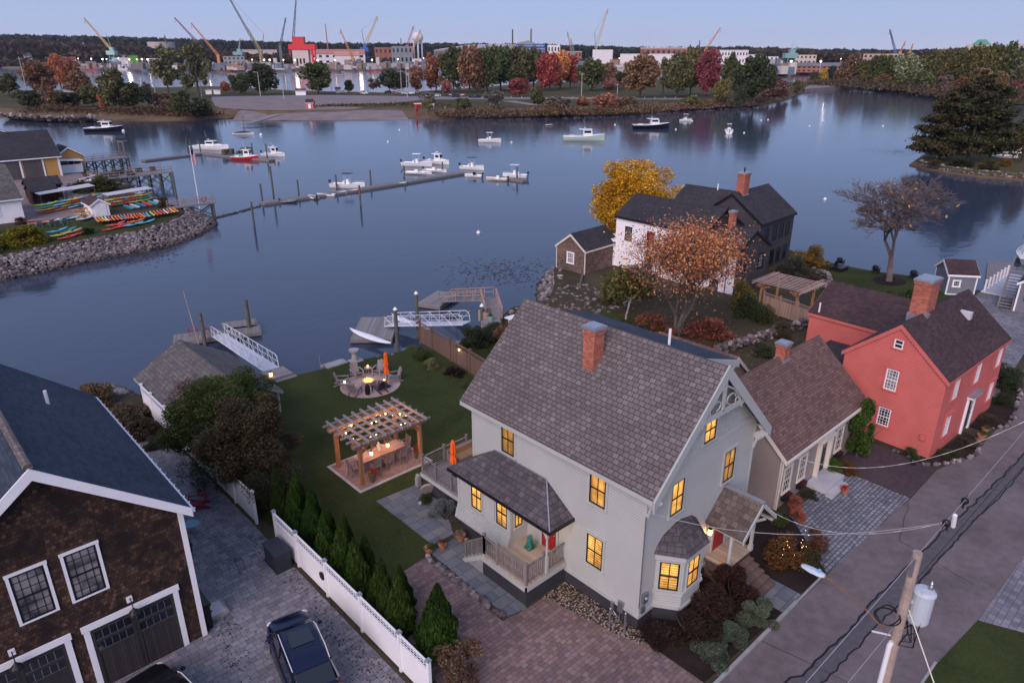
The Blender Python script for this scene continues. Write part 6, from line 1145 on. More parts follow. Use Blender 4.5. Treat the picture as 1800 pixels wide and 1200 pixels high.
    if kind == 'sail': MB().loft([[(-B*.45, -L*.42, Hh), (0, -L*.42, Hh+.25), (B*.45, -L*.42, Hh)], [(-B*.5, 0, Hh), (0, 0, Hh+.75), (B*.5, 0, Hh)], [(-B*.2, L*.36, Hh+.15), (0, L*.36, Hh+.35), (B*.2, L*.36, Hh+.15)]]).build('boom_tent', extra or DARKG, e)
    return e
_ob = {}
def outboard(e, y, z, s):
    if s not in _ob: _ob[s] = MB().loft([[(-.16*s, -.42*s, .1*s), (.16*s, -.42*s, .1*s), (.18*s, -.02, .08*s), (-.18*s, -.02, .08*s)], [(-.17*s, -.44*s, .4*s), (.17*s, -.44*s, .4*s), (.17*s, .02, .36*s), (-.17*s, .02, .36*s)], [(-.1*s, -.36*s, .52*s), (.1*s, -.36*s, .52*s), (.1*s, -.08*s, .5*s), (-.1*s, -.08*s, .5*s)]]).box(-.07*s, -.28*s, -.75*s, .07*s, -.12*s, .12*s).mesh('outboard_motor', BLACK)
    meshobj('outboard_motor', _ob[s], e, (0, y, z))
HW = paint((.80, .80, .80), .3, .04); HG = paint((.50, .60, .54), .35, .05); HR = paint((.55, .02, .02), .35, .08); HN = paint((.01, .012, .025), .3, .1); HB = paint((.16, .18, .2), .4, .1); HGN = paint((.06, .2, .18), .4, .1)
def kayak_mesh(L=3.4, w=.36, h=.26, cock=True):
    m = MB(); R_ = []
    for i in range(13):
        t = i/12; q = max(.03, sin(pi*t)**.75); y = -L/2+L*t; up = .16*(abs(t-.5)*2)**3
        R_.append([(cos(a)*w*q, y, h*.5+up+(h*.5*sin(a))*(.55+.45*q)) for a in [k*2*pi/10 for k in range(10)]])
    m.loft(R_)
    if cock: m.tube([(.2*cos(a), .42*sin(a)-.1, h+.0) for a in [k*2*pi/12 for k in range(13)]], .022, 4, 1); m.prism([(.19*cos(a), .4*sin(a)-.1) for a in [k*2*pi/12 for k in range(12)]], h-.03, h+.006, 1)
    return m.mesh('kayak', [OPG, BLACK], True)
KM = kayak_mesh(); SM = kayak_mesh(3.1, .40, .12, False)
MB_SC = kayak_mesh(5.6, .42, .34, False)
def kay(me, loc, rz, c, label, group, rx=0, name='kayak', ry=0, cat='kayak', sc=1.):
    o = meshobj(name, me, None, loc, rz, c); o.rotation_euler = (rx, ry, rz); o.scale = (sc, sc, sc); return tag(o, label, cat, group)
p = (g(615, 582, -1.5)+g(688, 608, -1.5))/2; kay(MB_SC, (p.x, p.y, -1.55), math.atan2(*((g(688, 608, -1.5)-g(615, 582, -1.5)).yx))-pi/2, (.8, .8, .82), 'long white upturned racing hull beside the dark weathered float', None, name='rowing_shell', cat='rowing shell')
p = (g(690, 557, -1.2)+g(757, 582, -1.2))/2; kay(MB_SC, (p.x, p.y, -1.3), math.atan2(*((g(757, 582, -1.2)-g(690, 557, -1.2)).yx))-pi/2, (.8, .8, .82), 'long white upturned hull lying behind the curved gangway', None, name='rowing_shell', cat='rowing shell')
# ================================================================ boatyard on the left
yard = [(-60, 86), (-8, 87.3), (-.1, 89.3), (8.6, 90.2), (13.5, 93.5), (16.8, 97.5), (17.6, 101), (17.2, 106), (17.4, 113), (16.5, 122), (18.5, 130), (16, 139), (16.5, 150), (18.2, 160), (19.5, 178), (14, 205), (-30, 240), (-90, 240), (-90, 86)]
plate('boatyard_ground', yard, 0., M_EARTH, 3.)
sheet('boatyard_lot', [(-3, 107), (8, 104), (10, 109), (13.5, 124), (14.5, 140), (16, 152), (17, 178), (-40, 190), (-40, 118)], .01, M_DIRT)
sheet('yard_grass', [(-30, 87.5), (-8, 87.9), (-.1, 90), (8.4, 90.8), (13, 94), (16.2, 98), (16.9, 101), (14, 102), (6, 101), (-2, 104), (-30, 104)], .012, M_LAWN)
rocks('riprap_rocks', 7500, along([(-30, 86.2), (-8, 87.2), (-.1, 89.0), (8.6, 89.8), (13.5, 93.0), (17.0, 97.0), (18.2, 101.2), (17.4, 106)][::-1], 4.2, 0, -2.2), .12, .31, 'grey granite riprap bank curving round the kayak lawn')
rocks('riprap_rocks', 420, along([(17.2, 106), (17.6, 113), (16.8, 122), (18.7, 130), (16.2, 139), (16.8, 150), (18.5, 160), (19.8, 178)][::-1], 2., 0, -2.1), .3, .7, 'dark rocks below the boatyard piers', seed=41)
BN = gable('ochre_barn', 'ochre boat barn with dark roof and two sliding doors', -14.5, 149.7, 0, 27, 13, 3.9, 8.0, 'x', M_YELLOWC, M_DARKSH, WHITE, .5, .4, -.3, cat='barn'); corners(BN, 27, 13, 0, 3.9, WHITE, .4)
BD = wood('weathered_barn_door', (.09, .075, .075), .25)
for (x0, x1) in ((17.2, 20.3), (20.9, 24.0)): MB().box(x0, -.12, .05, x1, -.02, 3.4).build('sliding_door', BD, BN)
MB().box(16.9, -.16, 0, 17.2, 0, 3.7).box(20.3, -.16, 0, 20.9-.3, 0, 3.7).box(24, -.16, 0, 24.25, 0, 3.7).box(10, -.16, 3.4, 24.3, -.02, 3.7).build('door_trim', WHITE, BN)
b2 = gable('ochre_lean_building', 'small ochre annex with dark roof beside the boat barn', 12.9, 155, 0, 5, 7, 3.0, 4.6, 'y', M_YELLOWC, M_DARKSH, WHITE, .3, .3, -.3, cat='building'); window(b2, 2.5, 0, 1.2, 0, .9, 1.1, GLASS, WHITE, WHITE, .12, (1, 1))
tag(MB().box(12.6, 152.4, 0, 16.8, 152.6, 1.6).ext([(12.5, 2.5), (17.1, 2.2), (17.1, 2.32), (12.5, 2.62)], 'y', 151.8, 155.2).box(16.7, 152.5, 0, 16.85, 155, 2.2).build('white_lean_to', WHITE), 'white lean-to awning against the ochre annex', 'lean-to')
gable('far_yard_building', 'dark-roofed yard building at the left edge by the river', 2, 200, 0, 12.5, 9, 3.6, 6.6, 'y', M_GREYC, M_DARKSH, WHITE, .3, .3, cat='building')
boat('cabin_boat_ashore', (15.2, 187, 1.6), R(200), 9, 'cabin', HW, 'white cabin boat stored ashore behind the ochre barn'); tag(MB().box(14.2, 184, 0, 14.5, 190, 1.4).box(16, 184, 0, 16.3, 190, 1.4).build('boat_cradle', BROWNW), 'timber cradle under the white cabin boat ashore', 'cradle')
WB = gable('white_boathouse', 'white building with grey shingle roof at the left edge of the kayak yard', -14, 106.9, R(3), 12.4, 11, 3.3, 7.2, 'x', M_WHITEC, M_GREYSH, WHITE, .35, .3, -.3, cat='building'); window(WB, 9.2, 0, 1.2, 0, .9, 1.1, GLASS, WHITE, WHITE, .1, (1, 1))
gable('dark_shed', 'dark brown shingled shed between the white building and the kayaks', 1.7, 118.6, 0, 3.4, 4.5, 2.1, 3.1, 'x', M_SHINGLE, M_DARKSH, BLACK, .2, .2, cat='shed')
gable('dark_shed', 'larger dark brown shed just behind the first dark shed', 2.3, 124.0, 0, 4.6, 4.0, 2.2, 3.2, 'x', M_SHINGLE, M_DARKSH, BLACK, .2, .2, cat='shed')
KS = gable('kayak_shed', 'small white gabled shed among the kayaks', 6.0, 103.2, 0, 2.3, 4.0, 1.75, 2.5, 'y', M_WHITEC, M_PLUMSH, WHITE, .25, .2, cat='shed'); MB().box(.35, -.06, .05, 1.95, 0, 1.65).build('door', WHITE, KS)
cols = [(.62, .05, .03), (.75, .22, .02), (.72, .55, .04), (.10, .42, .55), (.5, .62, .08), (.72, .10, .06), (.04, .30, .20), (.55, .68, .72), (.68, .30, .12), (.05, .22, .5)]
cn = ['red', 'orange', 'yellow', 'turquoise', 'lime', 'coral', 'green', 'pale blue', 'tan', 'blue']
r = random.Random(12)
# the long row on edge by the lawn
seq = [8, 1, 2, 7, 0, 1, 5, 1, 9, 5, 0, 1, 5, 0, 1, 9, 3]
for i, ci in enumerate(seq):
    t = i/(len(seq)-1); kay(KM, (5.2+6.3*t, 98.4-1.4*t, .5), R(-8+4*sin(i)), cols[ci], '%s kayak on edge, %s from left in the long row on the grass' % (cn[ci], ORD[i]), 'kayaks in the long row', rx=0, ry=R(62))
seq = [4, 5, 5, 0, 7, 5, 2, 1]
for i, ci in enumerate(seq):
    t = i/(len(seq)-1); kay(KM, (12.2+3.4*t, 97.5+.3*t, .5), R(-8), cols[ci], '%s kayak on edge, %s from the left in the short row near the water' % (cn[ci], ORD[i]), 'kayaks in the short row', ry=R(62))
for i, (x, y, a, ci) in enumerate([(5.8, 92.9, -62, 0), (7.3, 93.5, -62, 0), (8.0, 94.8, -64, 0), (8.6, 93.4, -64, 3), (10.2, 93.7, -66, 3), (6.8, 95.0, -60, 5), (9.6, 95.3, -62, 1)]):
    kay(KM, (x, y, .04+.02*i), R(a), cols[ci], '%s kayak lying on the lawn edge, %s from the left' % (cn[ci], ORD[i]), 'kayaks lying on the lawn edge')
for i, (x, y, z_, a, ci) in enumerate([(.2, 91.6, .05, -60, 0), (1.4, 92.5, .05, -60, 0), (-.6, 93.3, .7, -58, 3), (.6, 94.0, .45, -58, 6), (-.4, 92.4, .35, -58, 4), (1.0, 93.2, .35, -60, 8)]):
    kay(KM, (x, y, z_), R(a), cols[ci], '%s kayak in the small pile by the bush, %s from the bottom' % (cn[ci], ORD[i]), 'kayaks piled by the bush')
_ = 0
k = 0
for row in range(8):   # racks left of the shed
    for lv in range(4):
        ci = [0, 2, 3, 4, 1, 9, 7, 6, 0, 2, 4, 3, 7, 6, 0, 2, 9, 4][k % 18]; kay(KM, (1.9+row*1.0, 111.3+row*.42, .12+lv*.36), R(-72+r.uniform(-3, 3)), cols[ci], '%s kayak, rack left of the shed, bay %s from left, %s level' % (cn[ci], ORD[row], ['bottom', 'second', 'third', 'top'][lv]), 'kayaks on the left racks'); k += 1
for row in range(6):
    for lv in range(3):
        ci = [0, 3, 2, 0, 1, 4, 6, 2, 5, 0][(row*3+lv) % 10]; kay(KM, (9.7+row*1.15, 109.3+.25*row, .2+lv*.42), R(-66+r.uniform(-3, 3)), cols[ci], '%s kayak, roofed right rack, bay %s from left, %s level' % (cn[ci], ORD[row], ['bottom', 'middle', 'top'][lv]), 'kayaks on the right racks')
for i in range(6):
    ci = [3, 7, 9, 5, 3, 7][i]; kay(SM, (11.3+.95*i, 105.3+.25*i, .45), R(12), cols[ci], '%s paddleboard on edge, %s from the left, behind the long kayak row' % (cn[ci], ORD[i]), 'paddleboards', ry=R(66), name='paddleboard', cat='paddleboard')
for i, (x, y, ci) in enumerate([(4.9, 103.6, 1), (5.0, 104.8, 2), (5.1, 106, 1), (4.7, 102.6, 7)]): kay(KM, (x, y-.8, .2+.35*(i % 3)), R(-55), cols[ci], '%s kayak against the left wall of the shed, %s from the front' % (cn[ci], ORD[i]), 'kayaks against the shed')
for i, (x, ci) in enumerate([(-.5, 5), (.9, 8), (2.3, 3), (3.2, 7)]): kay(KM, (x, 103.3+.2*i, .12), R(-80), cols[ci], '%s kayak lying in front of the white building, %s from the left' % (cn[ci], ORD[i]), 'kayaks before the white building')
for (x0, y0, w_, l_, z_, lb) in ((2.2, 116.0, 4.5, 3.2, 2.0, 'flat pale roof over the left kayak racks, nearer'), (6.0, 116.6, 4.2, 3.0, 2.1, 'flat pale roof over the left kayak racks, farther right'), (10.0, 109.6, 6.8, 2.6, 1.75, 'long flat pale roof over the right kayak racks')):
    e = empty('rack_roof', (x0, y0, 0), R(4), lb, 'rack roof'); MB().ext([(0, z_), (w_, z_+.25), (w_, z_+.33), (0, z_+.08)], 'y', 0, l_).build('roof', paint((.50, .48, .50), .6, .1), e)
    for (x, y) in ((.1, .1), (w_-.1, .1), (.1, l_-.1), (w_-.1, l_-.1)): MB().cbox(x, y, 0, .1, .1, z_+.02).build('post', BROWNW, e)
for i, (x, y) in enumerate([(-1.2, 101.5), (.3, 101.3), (1.8, 101.2)]): adirondack((x, y, .01), R(10), 'pale green garden chair before the white building, %s from the left' % ORD[i], paint((.12, .18, .17), .6, .1), 'green garden chairs')
for i, (x, y, r_, h, c, lb, kd) in enumerate([(-4.6, 92.6, 3.0, 2.3, (.17, .14, .012), 'big yellow-green bush below the white building', 'dome'), (-8.5, 91.0, 2.4, 1.8, (.15, .14, .015), 'yellow-green bush at the very left edge of the riprap', 'dome'), (10.8, 127.5, 2.6, 1.8, (.06, .065, .025), 'dark green bush below the lower pier, left', 'dome'), (14.0, 126.5, 3.0, 2.6, (.07, .07, .025), 'dark green bush below the lower pier, right', 'dome'), (-2.6, 105.4, 1.0, .9, (.10, .04, .03), 'reddish bush at the corner of the white building', 'shrub'), (16.4, 104.2, 1.3, 1.5, (.10, .08, .045), 'olive shrub at the head of the walkway', 'shrub'), (2.7, 92.6, .9, .9, (.02, .03, .012), 'small dark bush beside the kayak pile', 'dome')]): bush((x, y, 0), r_, h, c, lb, kd, 5000, .08, i % 3+1)
FL = empty('flagpole', (23.3, 109.3, -2), 0, 'white flagpole with a striped flag at the end of the yard', 'flagpole')
FLAGM = NT('striped_flag'); FLAGM.uv(); _q = FLAGM.m('DIVIDE', FLAGM.v, .2); _f = FLAGM.m('SUBTRACT', _q, FLAGM.m('FLOOR', _q)); FLAGM = FLAGM.fin(FLAGM.mix(FLAGM.m('LESS_THAN', _f, .5), (.65, .6, .62), (.5, .02, .03)), .7)
MB().tube([(0, 0, -1), (0, 0, 10.0)], [.09, .05], 8).sphere((0, 0, 10.1), .12, 6).build('pole', WHITE, FL)
m = MB(); pts = [(.05+.16*i, .10*sin(i*1.3)) for i in range(6)]
m.loft([[(x, y, 7.6-.12*i) for i, (x, y) in enumerate(pts)], [(x*.8, y*1.1, 9.6-.16*i) for i, (x, y) in enumerate(pts)]], closed=False, cap=False); fo = m.build('flag', FLAGM, FL); MB().box(.05, -.03, 8.8, .38, .15, 9.55).build('canton', HN, fo)
def pier(name, label, P0, ux, L, w, zt=0.25, n=7, rail=True, cross=True):
    e = empty(name, (*P0, 0), ux, label, 'pier'); MB().box(0, 0, zt-.18, L, w, zt).build('deck', GREYW2, e)
    for i in range(n):
        x = .3+i*(L-.6)/(n-1)
        for y in (.25, w-.25): MB().cyl(x, y, -3.5, zt-.18, .17, n=8).build('pile', PILE, e)
    m = MB()
    if cross:
        for i in range(n-1):
            x = .3+i*(L-.6)/(n-1); x2 = x+(L-.6)/(n-1)
            for y in (.2, w-.2): m.beam((x, y, zt-.3), (x2, y, -1.7), .08, .16).beam((x2, y, zt-.3), (x, y, -1.7), .08, .16)
        m.build('cross_brace', PILE, e)
    if rail:
        m = MB()
        for y in (.05, w-.05):
            m.beam((0, y, zt+1), (L, y, zt+1), .1, .07).beam((0, y, zt+.55), (L, y, zt+.55), .05, .12)
            for i in range(int(L/1.8)+1): m.beam((i*L/int(L/1.8), y, zt), (i*L/int(L/1.8), y, zt+1), .09, .09)
        m.build('railing', PINK_W, e)
    return e
pier('timber_pier', 'upper timber pier with cross-braced piles beside the ochre annex', (17.5, 163.5), R(13), 12.5, 3.4, .4, 7)
e = empty('davit', (29.5, 169.0, 0), R(13), 'grey timber hoist frame at the end of the upper pier', 'hoist'); MB().cbox(0, 0, -2, .25, .25, 5.6).cbox(0, 2.0, -2, .25, .25, 5.6).beam((0, -.2, 3.5), (0, 2.3, 3.5), .25, .25).beam((0, 1, 3.5), (1.6, 1, 3.6), .2, .2).build('frame', GREYW, e)
pier('timber_pier', 'lower timber pier stacked with lobster gear above the kayak yard', (15.2, 136.0), R(3), 13.5, 5.4, .5, 7)
m = MB(); r2 = random.Random(4)
for i in range(16): m.cbox(16+r2.uniform(0, 11), 137+r2.uniform(.3, 3.6), .5, r2.uniform(.6, 1.1), .7, r2.uniform(.4, 1.0), r2.uniform(-.2, .2))
tag(m.build('lobster_traps', paint((.06, .06, .055), .9, .5, scale=8.)), 'heap of dark lobster traps along the lower pier', 'traps', None, 'stuff')
m = MB(); 
for i in range(5): m.box(14.2-i*.4, 136.3, .4-i*.12, 14.6-i*.4, 138, .5-i*.12)
m.beam((15.1, 136.2, 1.4), (12.2, 136.2, .9), .1, .1).beam((12.3, 136.2, 0), (12.3, 136.2, .95), .15, .15); tag(m.build('white_ramp', WHITE), 'short ramp with white railing at the head of the lower pier', 'ramp')
pier('timber_walkway', 'short timber walkway with red life ring jutting from the kayak yard', (16.0, 100.9), R(-2), 6.8, 1.3, .3, 3)
e = empty('life_ring', (21.2, 101.0, 1.0), 0, 'red life ring hung on the walkway railing', 'life ring'); MB().tube([(.35*cos(t), -.1, .35*sin(t)) for t in [i*2*pi/12 for i in range(13)]], .08, 6).build('ring', HR, e)
rocks('tidal_weed', 260, along([(20.5, 99.3), (25, 101), (31.5, 104.0)], .5, -2.0, -2.0), .12, .3, 'dark weed line trailing from the walkway to the dock', mat=DARKG, seed=50)
m = MB()
for (x, y, n_) in ((93.5, 0, 0),): pass
for nm, c0, rr_, n_, sd, lb in (('tidal_weed', g(880, 478, -2), 6, 60, 51, 'dark weed patches on the water off the shingled shack'), ('tidal_weed', g(1590, 268, -2), 10, 70, 52, 'dark weed patches beside the tree-covered islet'), ('tidal_weed', g(250, 450, -2), 5, 26, 53, 'faint debris on the water below the riprap')):
    tag(meshobj(nm, leaf_mesh(nm, np.stack([c0.x+rng.normal(size=n_*7)*rr_*.5, c0.y+rng.normal(size=n_*7)*rr_*.5, np.full(n_*7, -1.985)], 1), .22, DARKG, tilt=.985), None), lb, 'weed', None, 'stuff')
# ================================================================ harbour docks and boats
def gp(px, py, z=-2): p = g(px, py, z); return (p.x, p.y)
float_dock('long_float', 'long grey floating dock lined with small boats, left half', gp(460, 356, -1.6), gp(642, 330, -1.6), 2.0, z=-1.7); float_dock('long_float', 'long grey floating dock lined with small boats, right half', gp(642, 330, -1.6), gp(815, 302, -1.6), 2.2, z=-1.69)
float_dock('long_float', 'far floating dock behind the flagpole, plain left arm', gp(252, 281, -1.6), gp(352, 269, -1.6), 1.8, z=-1.7); float_dock('long_float', 'far floating dock holding the red boat and traps', gp(352, 268, -1.6), gp(478, 281, -1.6), 1.8, z=-1.69)
float_dock('finger_float', 'small float between the skiffs at the right end of the long dock', gp(862, 308, -1.6), gp(922, 317, -1.6), 1.3, z=-1.7)
m = MB(); c0 = g(415, 270, -1.6)
for i in range(22): m.cbox(c0.x+r2.uniform(-3.5, 3.5), c0.y+r2.uniform(-1.4, 1.0), -1.6, 1., .7, r2.uniform(.4, 1.4), r2.uniform(0, 1))
tag(m.build('lobster_traps', paint((.10, .085, .06), .9, .5, scale=8.)), 'stack of lobster traps beside the red boat', 'traps', None, 'stuff')
PL = [(447, 398, 357, 'alone in open water, left of the long dock'), (481, 345, 296, 'tall, behind the left end of the long dock'), (461, 352, 325, 'at the very left end of the long dock'), (525, 340, 318, 'behind the first dinghy on the long dock'), (634, 362, 328, 'alone in front of the middle of the long dock'), (592, 332, 309, 'beside the boat with the dark canopy'), (652, 324, 301, 'right of the boat with the dark canopy'), (711, 314, 293, 'left of the white boat cluster'), (778, 303, 286, 'in the middle of the white boat cluster'), (909, 317, 295, 'at the right end of the skiffs'), (310, 345, 305, 'at the outer corner of the lower pier'), (330, 262, 243, 'at the far dock, leftmost'), (336, 262, 246, 'at the far dock, next to the leftmost'), (353, 269, 250, 'at the bend of the far dock'), (470, 279, 255, 'at the red boat, right end of the far dock'), (444, 268, 253, 'short, between red boat and traps')]
for px, pb, pt, lb in PL:
    p = g(px, pb, -2); piling(p.x, p.y, -2+(pb-pt)*mpp(p)*1.06, 'weathered wooden piling '+lb, .17)
def az(p, q): d = Vector(q)-Vector(p); return math.atan2(d.y, d.x)-pi/2
def bt(px, py, lpx, kind, hull, label, ang=None, group='boats in the harbour', z=-2, **k):
    """lpx: apparent length if seen broadside; ang: heading relative to screen-right, degrees anticlockwise"""
    p = g(px, py, z); L = lpx*mpp(p); a = R(ang or 0)-R(YAW); return boat(k.pop('name', kind+'_boat'), (p.x, p.y, z), a-pi/2, L, kind, hull, label, 'boat', group, **k)
bt(184, 231, 62, 'lobster', HN, 'black and white lobster boat moored at the upper left', 8, group='boats in the harbour')
bt(428, 237, 36, 'sail', HW, 'white open boat under a dark tent cover', 5, name='covered_boat'); bt(373, 263, 66, 'cruiser', HW, 'white motor cruiser with dark glass at the far dock', -12, name='motor_cruiser')
bt(432, 281, 48, 'lobster', HR, 'bright red lobster boat at the far dock', -5); bt(481, 275, 42, 'cabin', HW, 'white cabin boat at the right end of the far dock', -8)
bt(612, 330, 62, 'console', HW, 'white boat with a dark bimini on the long dock', -8, extra=BLACK, name='centre_console_boat'); bt(733, 292, 54, 'console', HW, 'white open boat with tower, left in the white cluster', -10, name='centre_console_boat')
bt(768, 288, 48, 'cabin', HW, 'white cabin boat with tall antenna, back of the white cluster', -22); bt(735, 306, 50, 'skiff', HW, 'white skiff with black outboard in front of the white cluster', -12, name='skiff'); bt(765, 302, 44, 'skiff', HW, 'white skiff between cluster and dock, right side', -20, name='skiff')
bt(830, 298, 44, 'console', HW, 'white boat with a dark blue bimini at the dock end', -18, extra=HN, name='centre_console_boat'); bt(832, 311, 34, 'skiff', HW, 'small white skiff with blue covered console', 155, extra=HN, name='skiff')
bt(873, 317, 40, 'skiff', paint((.6, .55, .45), .4, .1), 'cream flat skiff, left of the two at the finger float', 160, name='skiff'); bt(905, 312, 44, 'console', HW, 'white open boat at the far right of the finger float', 165, extra=ALU, name='centre_console_boat')
bt(508, 356, 28, 'inflatable', HB, 'small grey inflatable at the left of the long dock', 15, name='inflatable_dinghy'); bt(550, 349, 28, 'inflatable', paint((.5, .52, .55), .5, .1), 'pale grey inflatable, second on the long dock', 130, name='inflatable_dinghy')
bt(573, 345, 32, 'row', HW, 'white rowing dinghy on the long dock', 175, name='rowing_dinghy'); bt(596, 341, 26, 'row', paint((.55, .4, .36), .5, .1), 'pinkish dinghy on the long dock', 8, name='rowing_dinghy'); bt(616, 338, 30, 'row', HR, 'red rowing dinghy on the long dock', 10, name='rowing_dinghy'); bt(700, 325, 30, 'row', HGN, 'dark green rowing boat under the long dock', 5, name='rowing_dinghy')
bt(861, 250, 40, 'console', HW, 'white open boat with hardtop moored alone in mid harbour', -4, name='centre_console_boat'); bt(1026, 247, 72, 'lobster', HG, 'large pale green and white lobster yacht in mid harbour', -2, name='lobster_yacht'); bt(1144, 226, 64, 'lobster', HN, 'dark hulled lobster boat with red waterline at right', 2); bt(965, 221, 13, 'row', HB, 'tiny dark skiff far out near the park shore', 10, name='rowing_dinghy')
bt(1205, 213, 22, 'console', HW, 'small white boat near the right shore of the park', 5, name='centre_console_boat'); bt(1281, 234, 44, 'console', HW, 'white outboard boat seen from astern at right', 75, name='centre_console_boat')
bt(1802, 455, 90, 'console', HB, 'grey open boat at the float by the right edge', 60, extra=BLACK, name='centre_console_boat', z=-2); float_dock('float_dock', 'dark float behind the posts at the right edge', (72, 5.5), (82, 8), 2.4, z=-1.7)
bt(600, 132, 22, 'row', HB, 'low grey barge in the far channel', 0, name='barge') ; bt(504, 123, 14, 'cabin', HN, 'tiny blue boat in the far channel', 0)
BM = MB().sphere((0, 0, .1), .38, 10, sz=.9).cyl(0, 0, .35, .55, .06, n=6).mesh('mooring_buoy', WHITE, True)
for (px, py, lb) in ((459, 238, 'right of the tent-covered boat'), (217, 231, 'at the bow of the black and white lobster boat'), (682, 250, 'in mid harbour above the white cluster'), (702, 229, 'near the ramp shore'), (899, 251, 'right of the lone white open boat'), (1188, 228, 'right of the dark lobster boat'), (1308, 234, 'right of the boat seen from astern'), (1338, 212, 'left of a pair near the park point'), (1350, 211, 'right of a pair near the park point'), (1423, 222, 'in the right bay, left'), (1552, 222, 'in the right bay, right'), (1450, 351, 'closest to the big bare tree'), (841, 410, 'nearest the camera in open water'), (1081, 220, 'faint, left of the dark lobster boat'), (1217, 213, 'beside the small white boat')):
    p = g(px, py, -2); s_ = .8 if p.y < 200 else 1.3; meshobj('mooring_buoy', BM, None, (p.x, p.y, -2), 0, None, s_); tag(bpy.data.objects[-1] if False else S.collection.objects[-1], 'white mooring buoy '+lb, 'buoy', 'mooring buoys')

# ================================================================ islet on the right
isl = G((1598, 291), (1618, 296), (1660, 304), (1720, 312), (1790, 318), (1850, 322), (1850, 262), (1790, 268), (1720, 272), (1650, 268), (1625, 272), z=-2)
m = MB(); m.prism(isl, -3, -1.75); tag(m.build('islet_shore', M_SHORE), None, None, None, 'structure')
cx, cy_ = sum(p[0] for p in isl)/len(isl), sum(p[1] for p in isl)/len(isl); isl2 = [(cx+(x-cx)*.93, cy_+(y-cy_)*.86) for x, y in isl]; plate('islet_ground', isl2, -.9, M_FIELD, 1.2)
rocks('islet_seawall', 420, along([(p[0], p[1]) for p in isl2[:6]], .5, -1.9, -.8), .2, .45, 'stone seawall round the tree-covered islet', seed=61)
def tpos(px, py, z): p = g(px, py, z); return p
def pine(px, py, top, halfw, label, col, z=-.9, seed=3):
    p = g(px, py, z); s = mpp(p); h = (py-top)*s*1.07; rad = halfw*s; e = empty('pine_tree', p, 0, label, 'tree'); MB().tube([(0, 0, -.3), (.2, 0, h*.5), (0, .2, h*.97)], [h*.02, h*.014, h*.004], 7).build('trunk', M_BARK, e)
    r = np.random.default_rng(seed); P = []; m = MB()
    for i in range(42):
        z_ = r.uniform(.10, .98); a = r.uniform(0, 2*pi); L = rad*(1.05-z_**2.2)*r.uniform(.55, 1.1)+.3; b = np.array([0, 0, z_*h]); t_ = b+np.array([cos(a)*L, sin(a)*L, L*.12]); m.tube([tuple(b), tuple(t_)], [.10, .02], 4, cap=False)
        n = int(36+L*58); u = r.uniform(.25, 1.05, n)[:, None]; w = (L*.15)*(.5+.5*np.sin(u*pi)); P.append(b+(t_-b)*u+r.normal(size=(n, 3))*np.array([1, 1, .38])*w*1.1)
    m.build('branches', M_BARK, e); meshobj('crown', leaf_mesh('crown', np.concatenate(P), .42, aspect=1.8), e, color=col)
pine(1700, 284, 140, 62, 'tall dark pine in the middle of the islet', (.055, .055, .022)); pine(1650, 282, 170, 50, 'broad layered pine leaning over the water at the left of the islet', (.065, .052, .024), seed=9); pine(1738, 284, 165, 40, 'dark pine just right of the tallest pine', (.05, .055, .024), seed=14)
p = g(1795, 286, -.9); s_ = mpp(p); tree('islet_tree', p, 88*s_, 24*s_, (.12, .075, .02), 'rust-brown tree at the right edge of the islet', n=3500, leaf=.1, v=4, base=.15)
for px, py, w_, h_, c, lb in ((1640, 290, 12, 10, (.09, .06, .03), 'low brown scrub at the tip of the islet'), (1735, 298, 18, 16, (.07, .06, .02), 'low shrubs on the islet below the white house'), (1765, 292, 12, 14, (.16, .09, .02), 'orange shrub on the islet'), (1690, 292, 24, 12, (.03, .035, .015), 'dark low shrub under the tallest pine')):
    p = g(px, py, -.9); s_ = mpp(p); bush(p, w_*s_, h_*s_, c, lb, 'dome', 1500, .13)
p = g(1745, 270, -.9); GZ = gable('islet_house', 'white house with lit porch half hidden by the pines', p.x-2, p.y-1, R(-50), 9, 7, 3.2, 5.8, 'x', M_WHITEC, M_DARKSH, WHITE, .5, .3, -.5)
p = g(1766, 276, -.9); e = empty('lit_gazebo', p, R(-40), 'small white lit pavilion with a dark roof beside the islet house', 'pavilion'); MB().box(-1.9, -1.9, 0, 1.9, 1.9, .4).build('floor', WHITE, e)
for (x, y) in ((-1.7, -1.7), (1.7, -1.7), (1.7, 1.7), (-1.7, 1.7), (0, -1.7), (0, 1.7)): MB().cbox(x, y, .4, .16, .16, 2.4).build('post', WHITE, e)
MB().loft([[(-2.3, -2.3, 2.8), (2.3, -2.3, 2.8), (2.3, 2.3, 2.8), (-2.3, 2.3, 2.8)], [(-.1, -.1, 4.6), (.1, -.1, 4.6), (.1, .1, 4.6), (-.1, .1, 4.6)]]).build('roof', M_DARKSH, e); MB().sphere((0, 0, 2.5), .15, 6).build('bulb', BULB, e); lamp('pavilion_light', (p.x, p.y, 1.4), 90, (1, .6, .3))
tag(MB().box(0, 0, 0, 2.4, .4, 1.6).build('white_sign_board', WHITE, None, tuple(g(1648, 278, -.9)), R(-30)), 'small pale board at the tip of the islet', 'board')
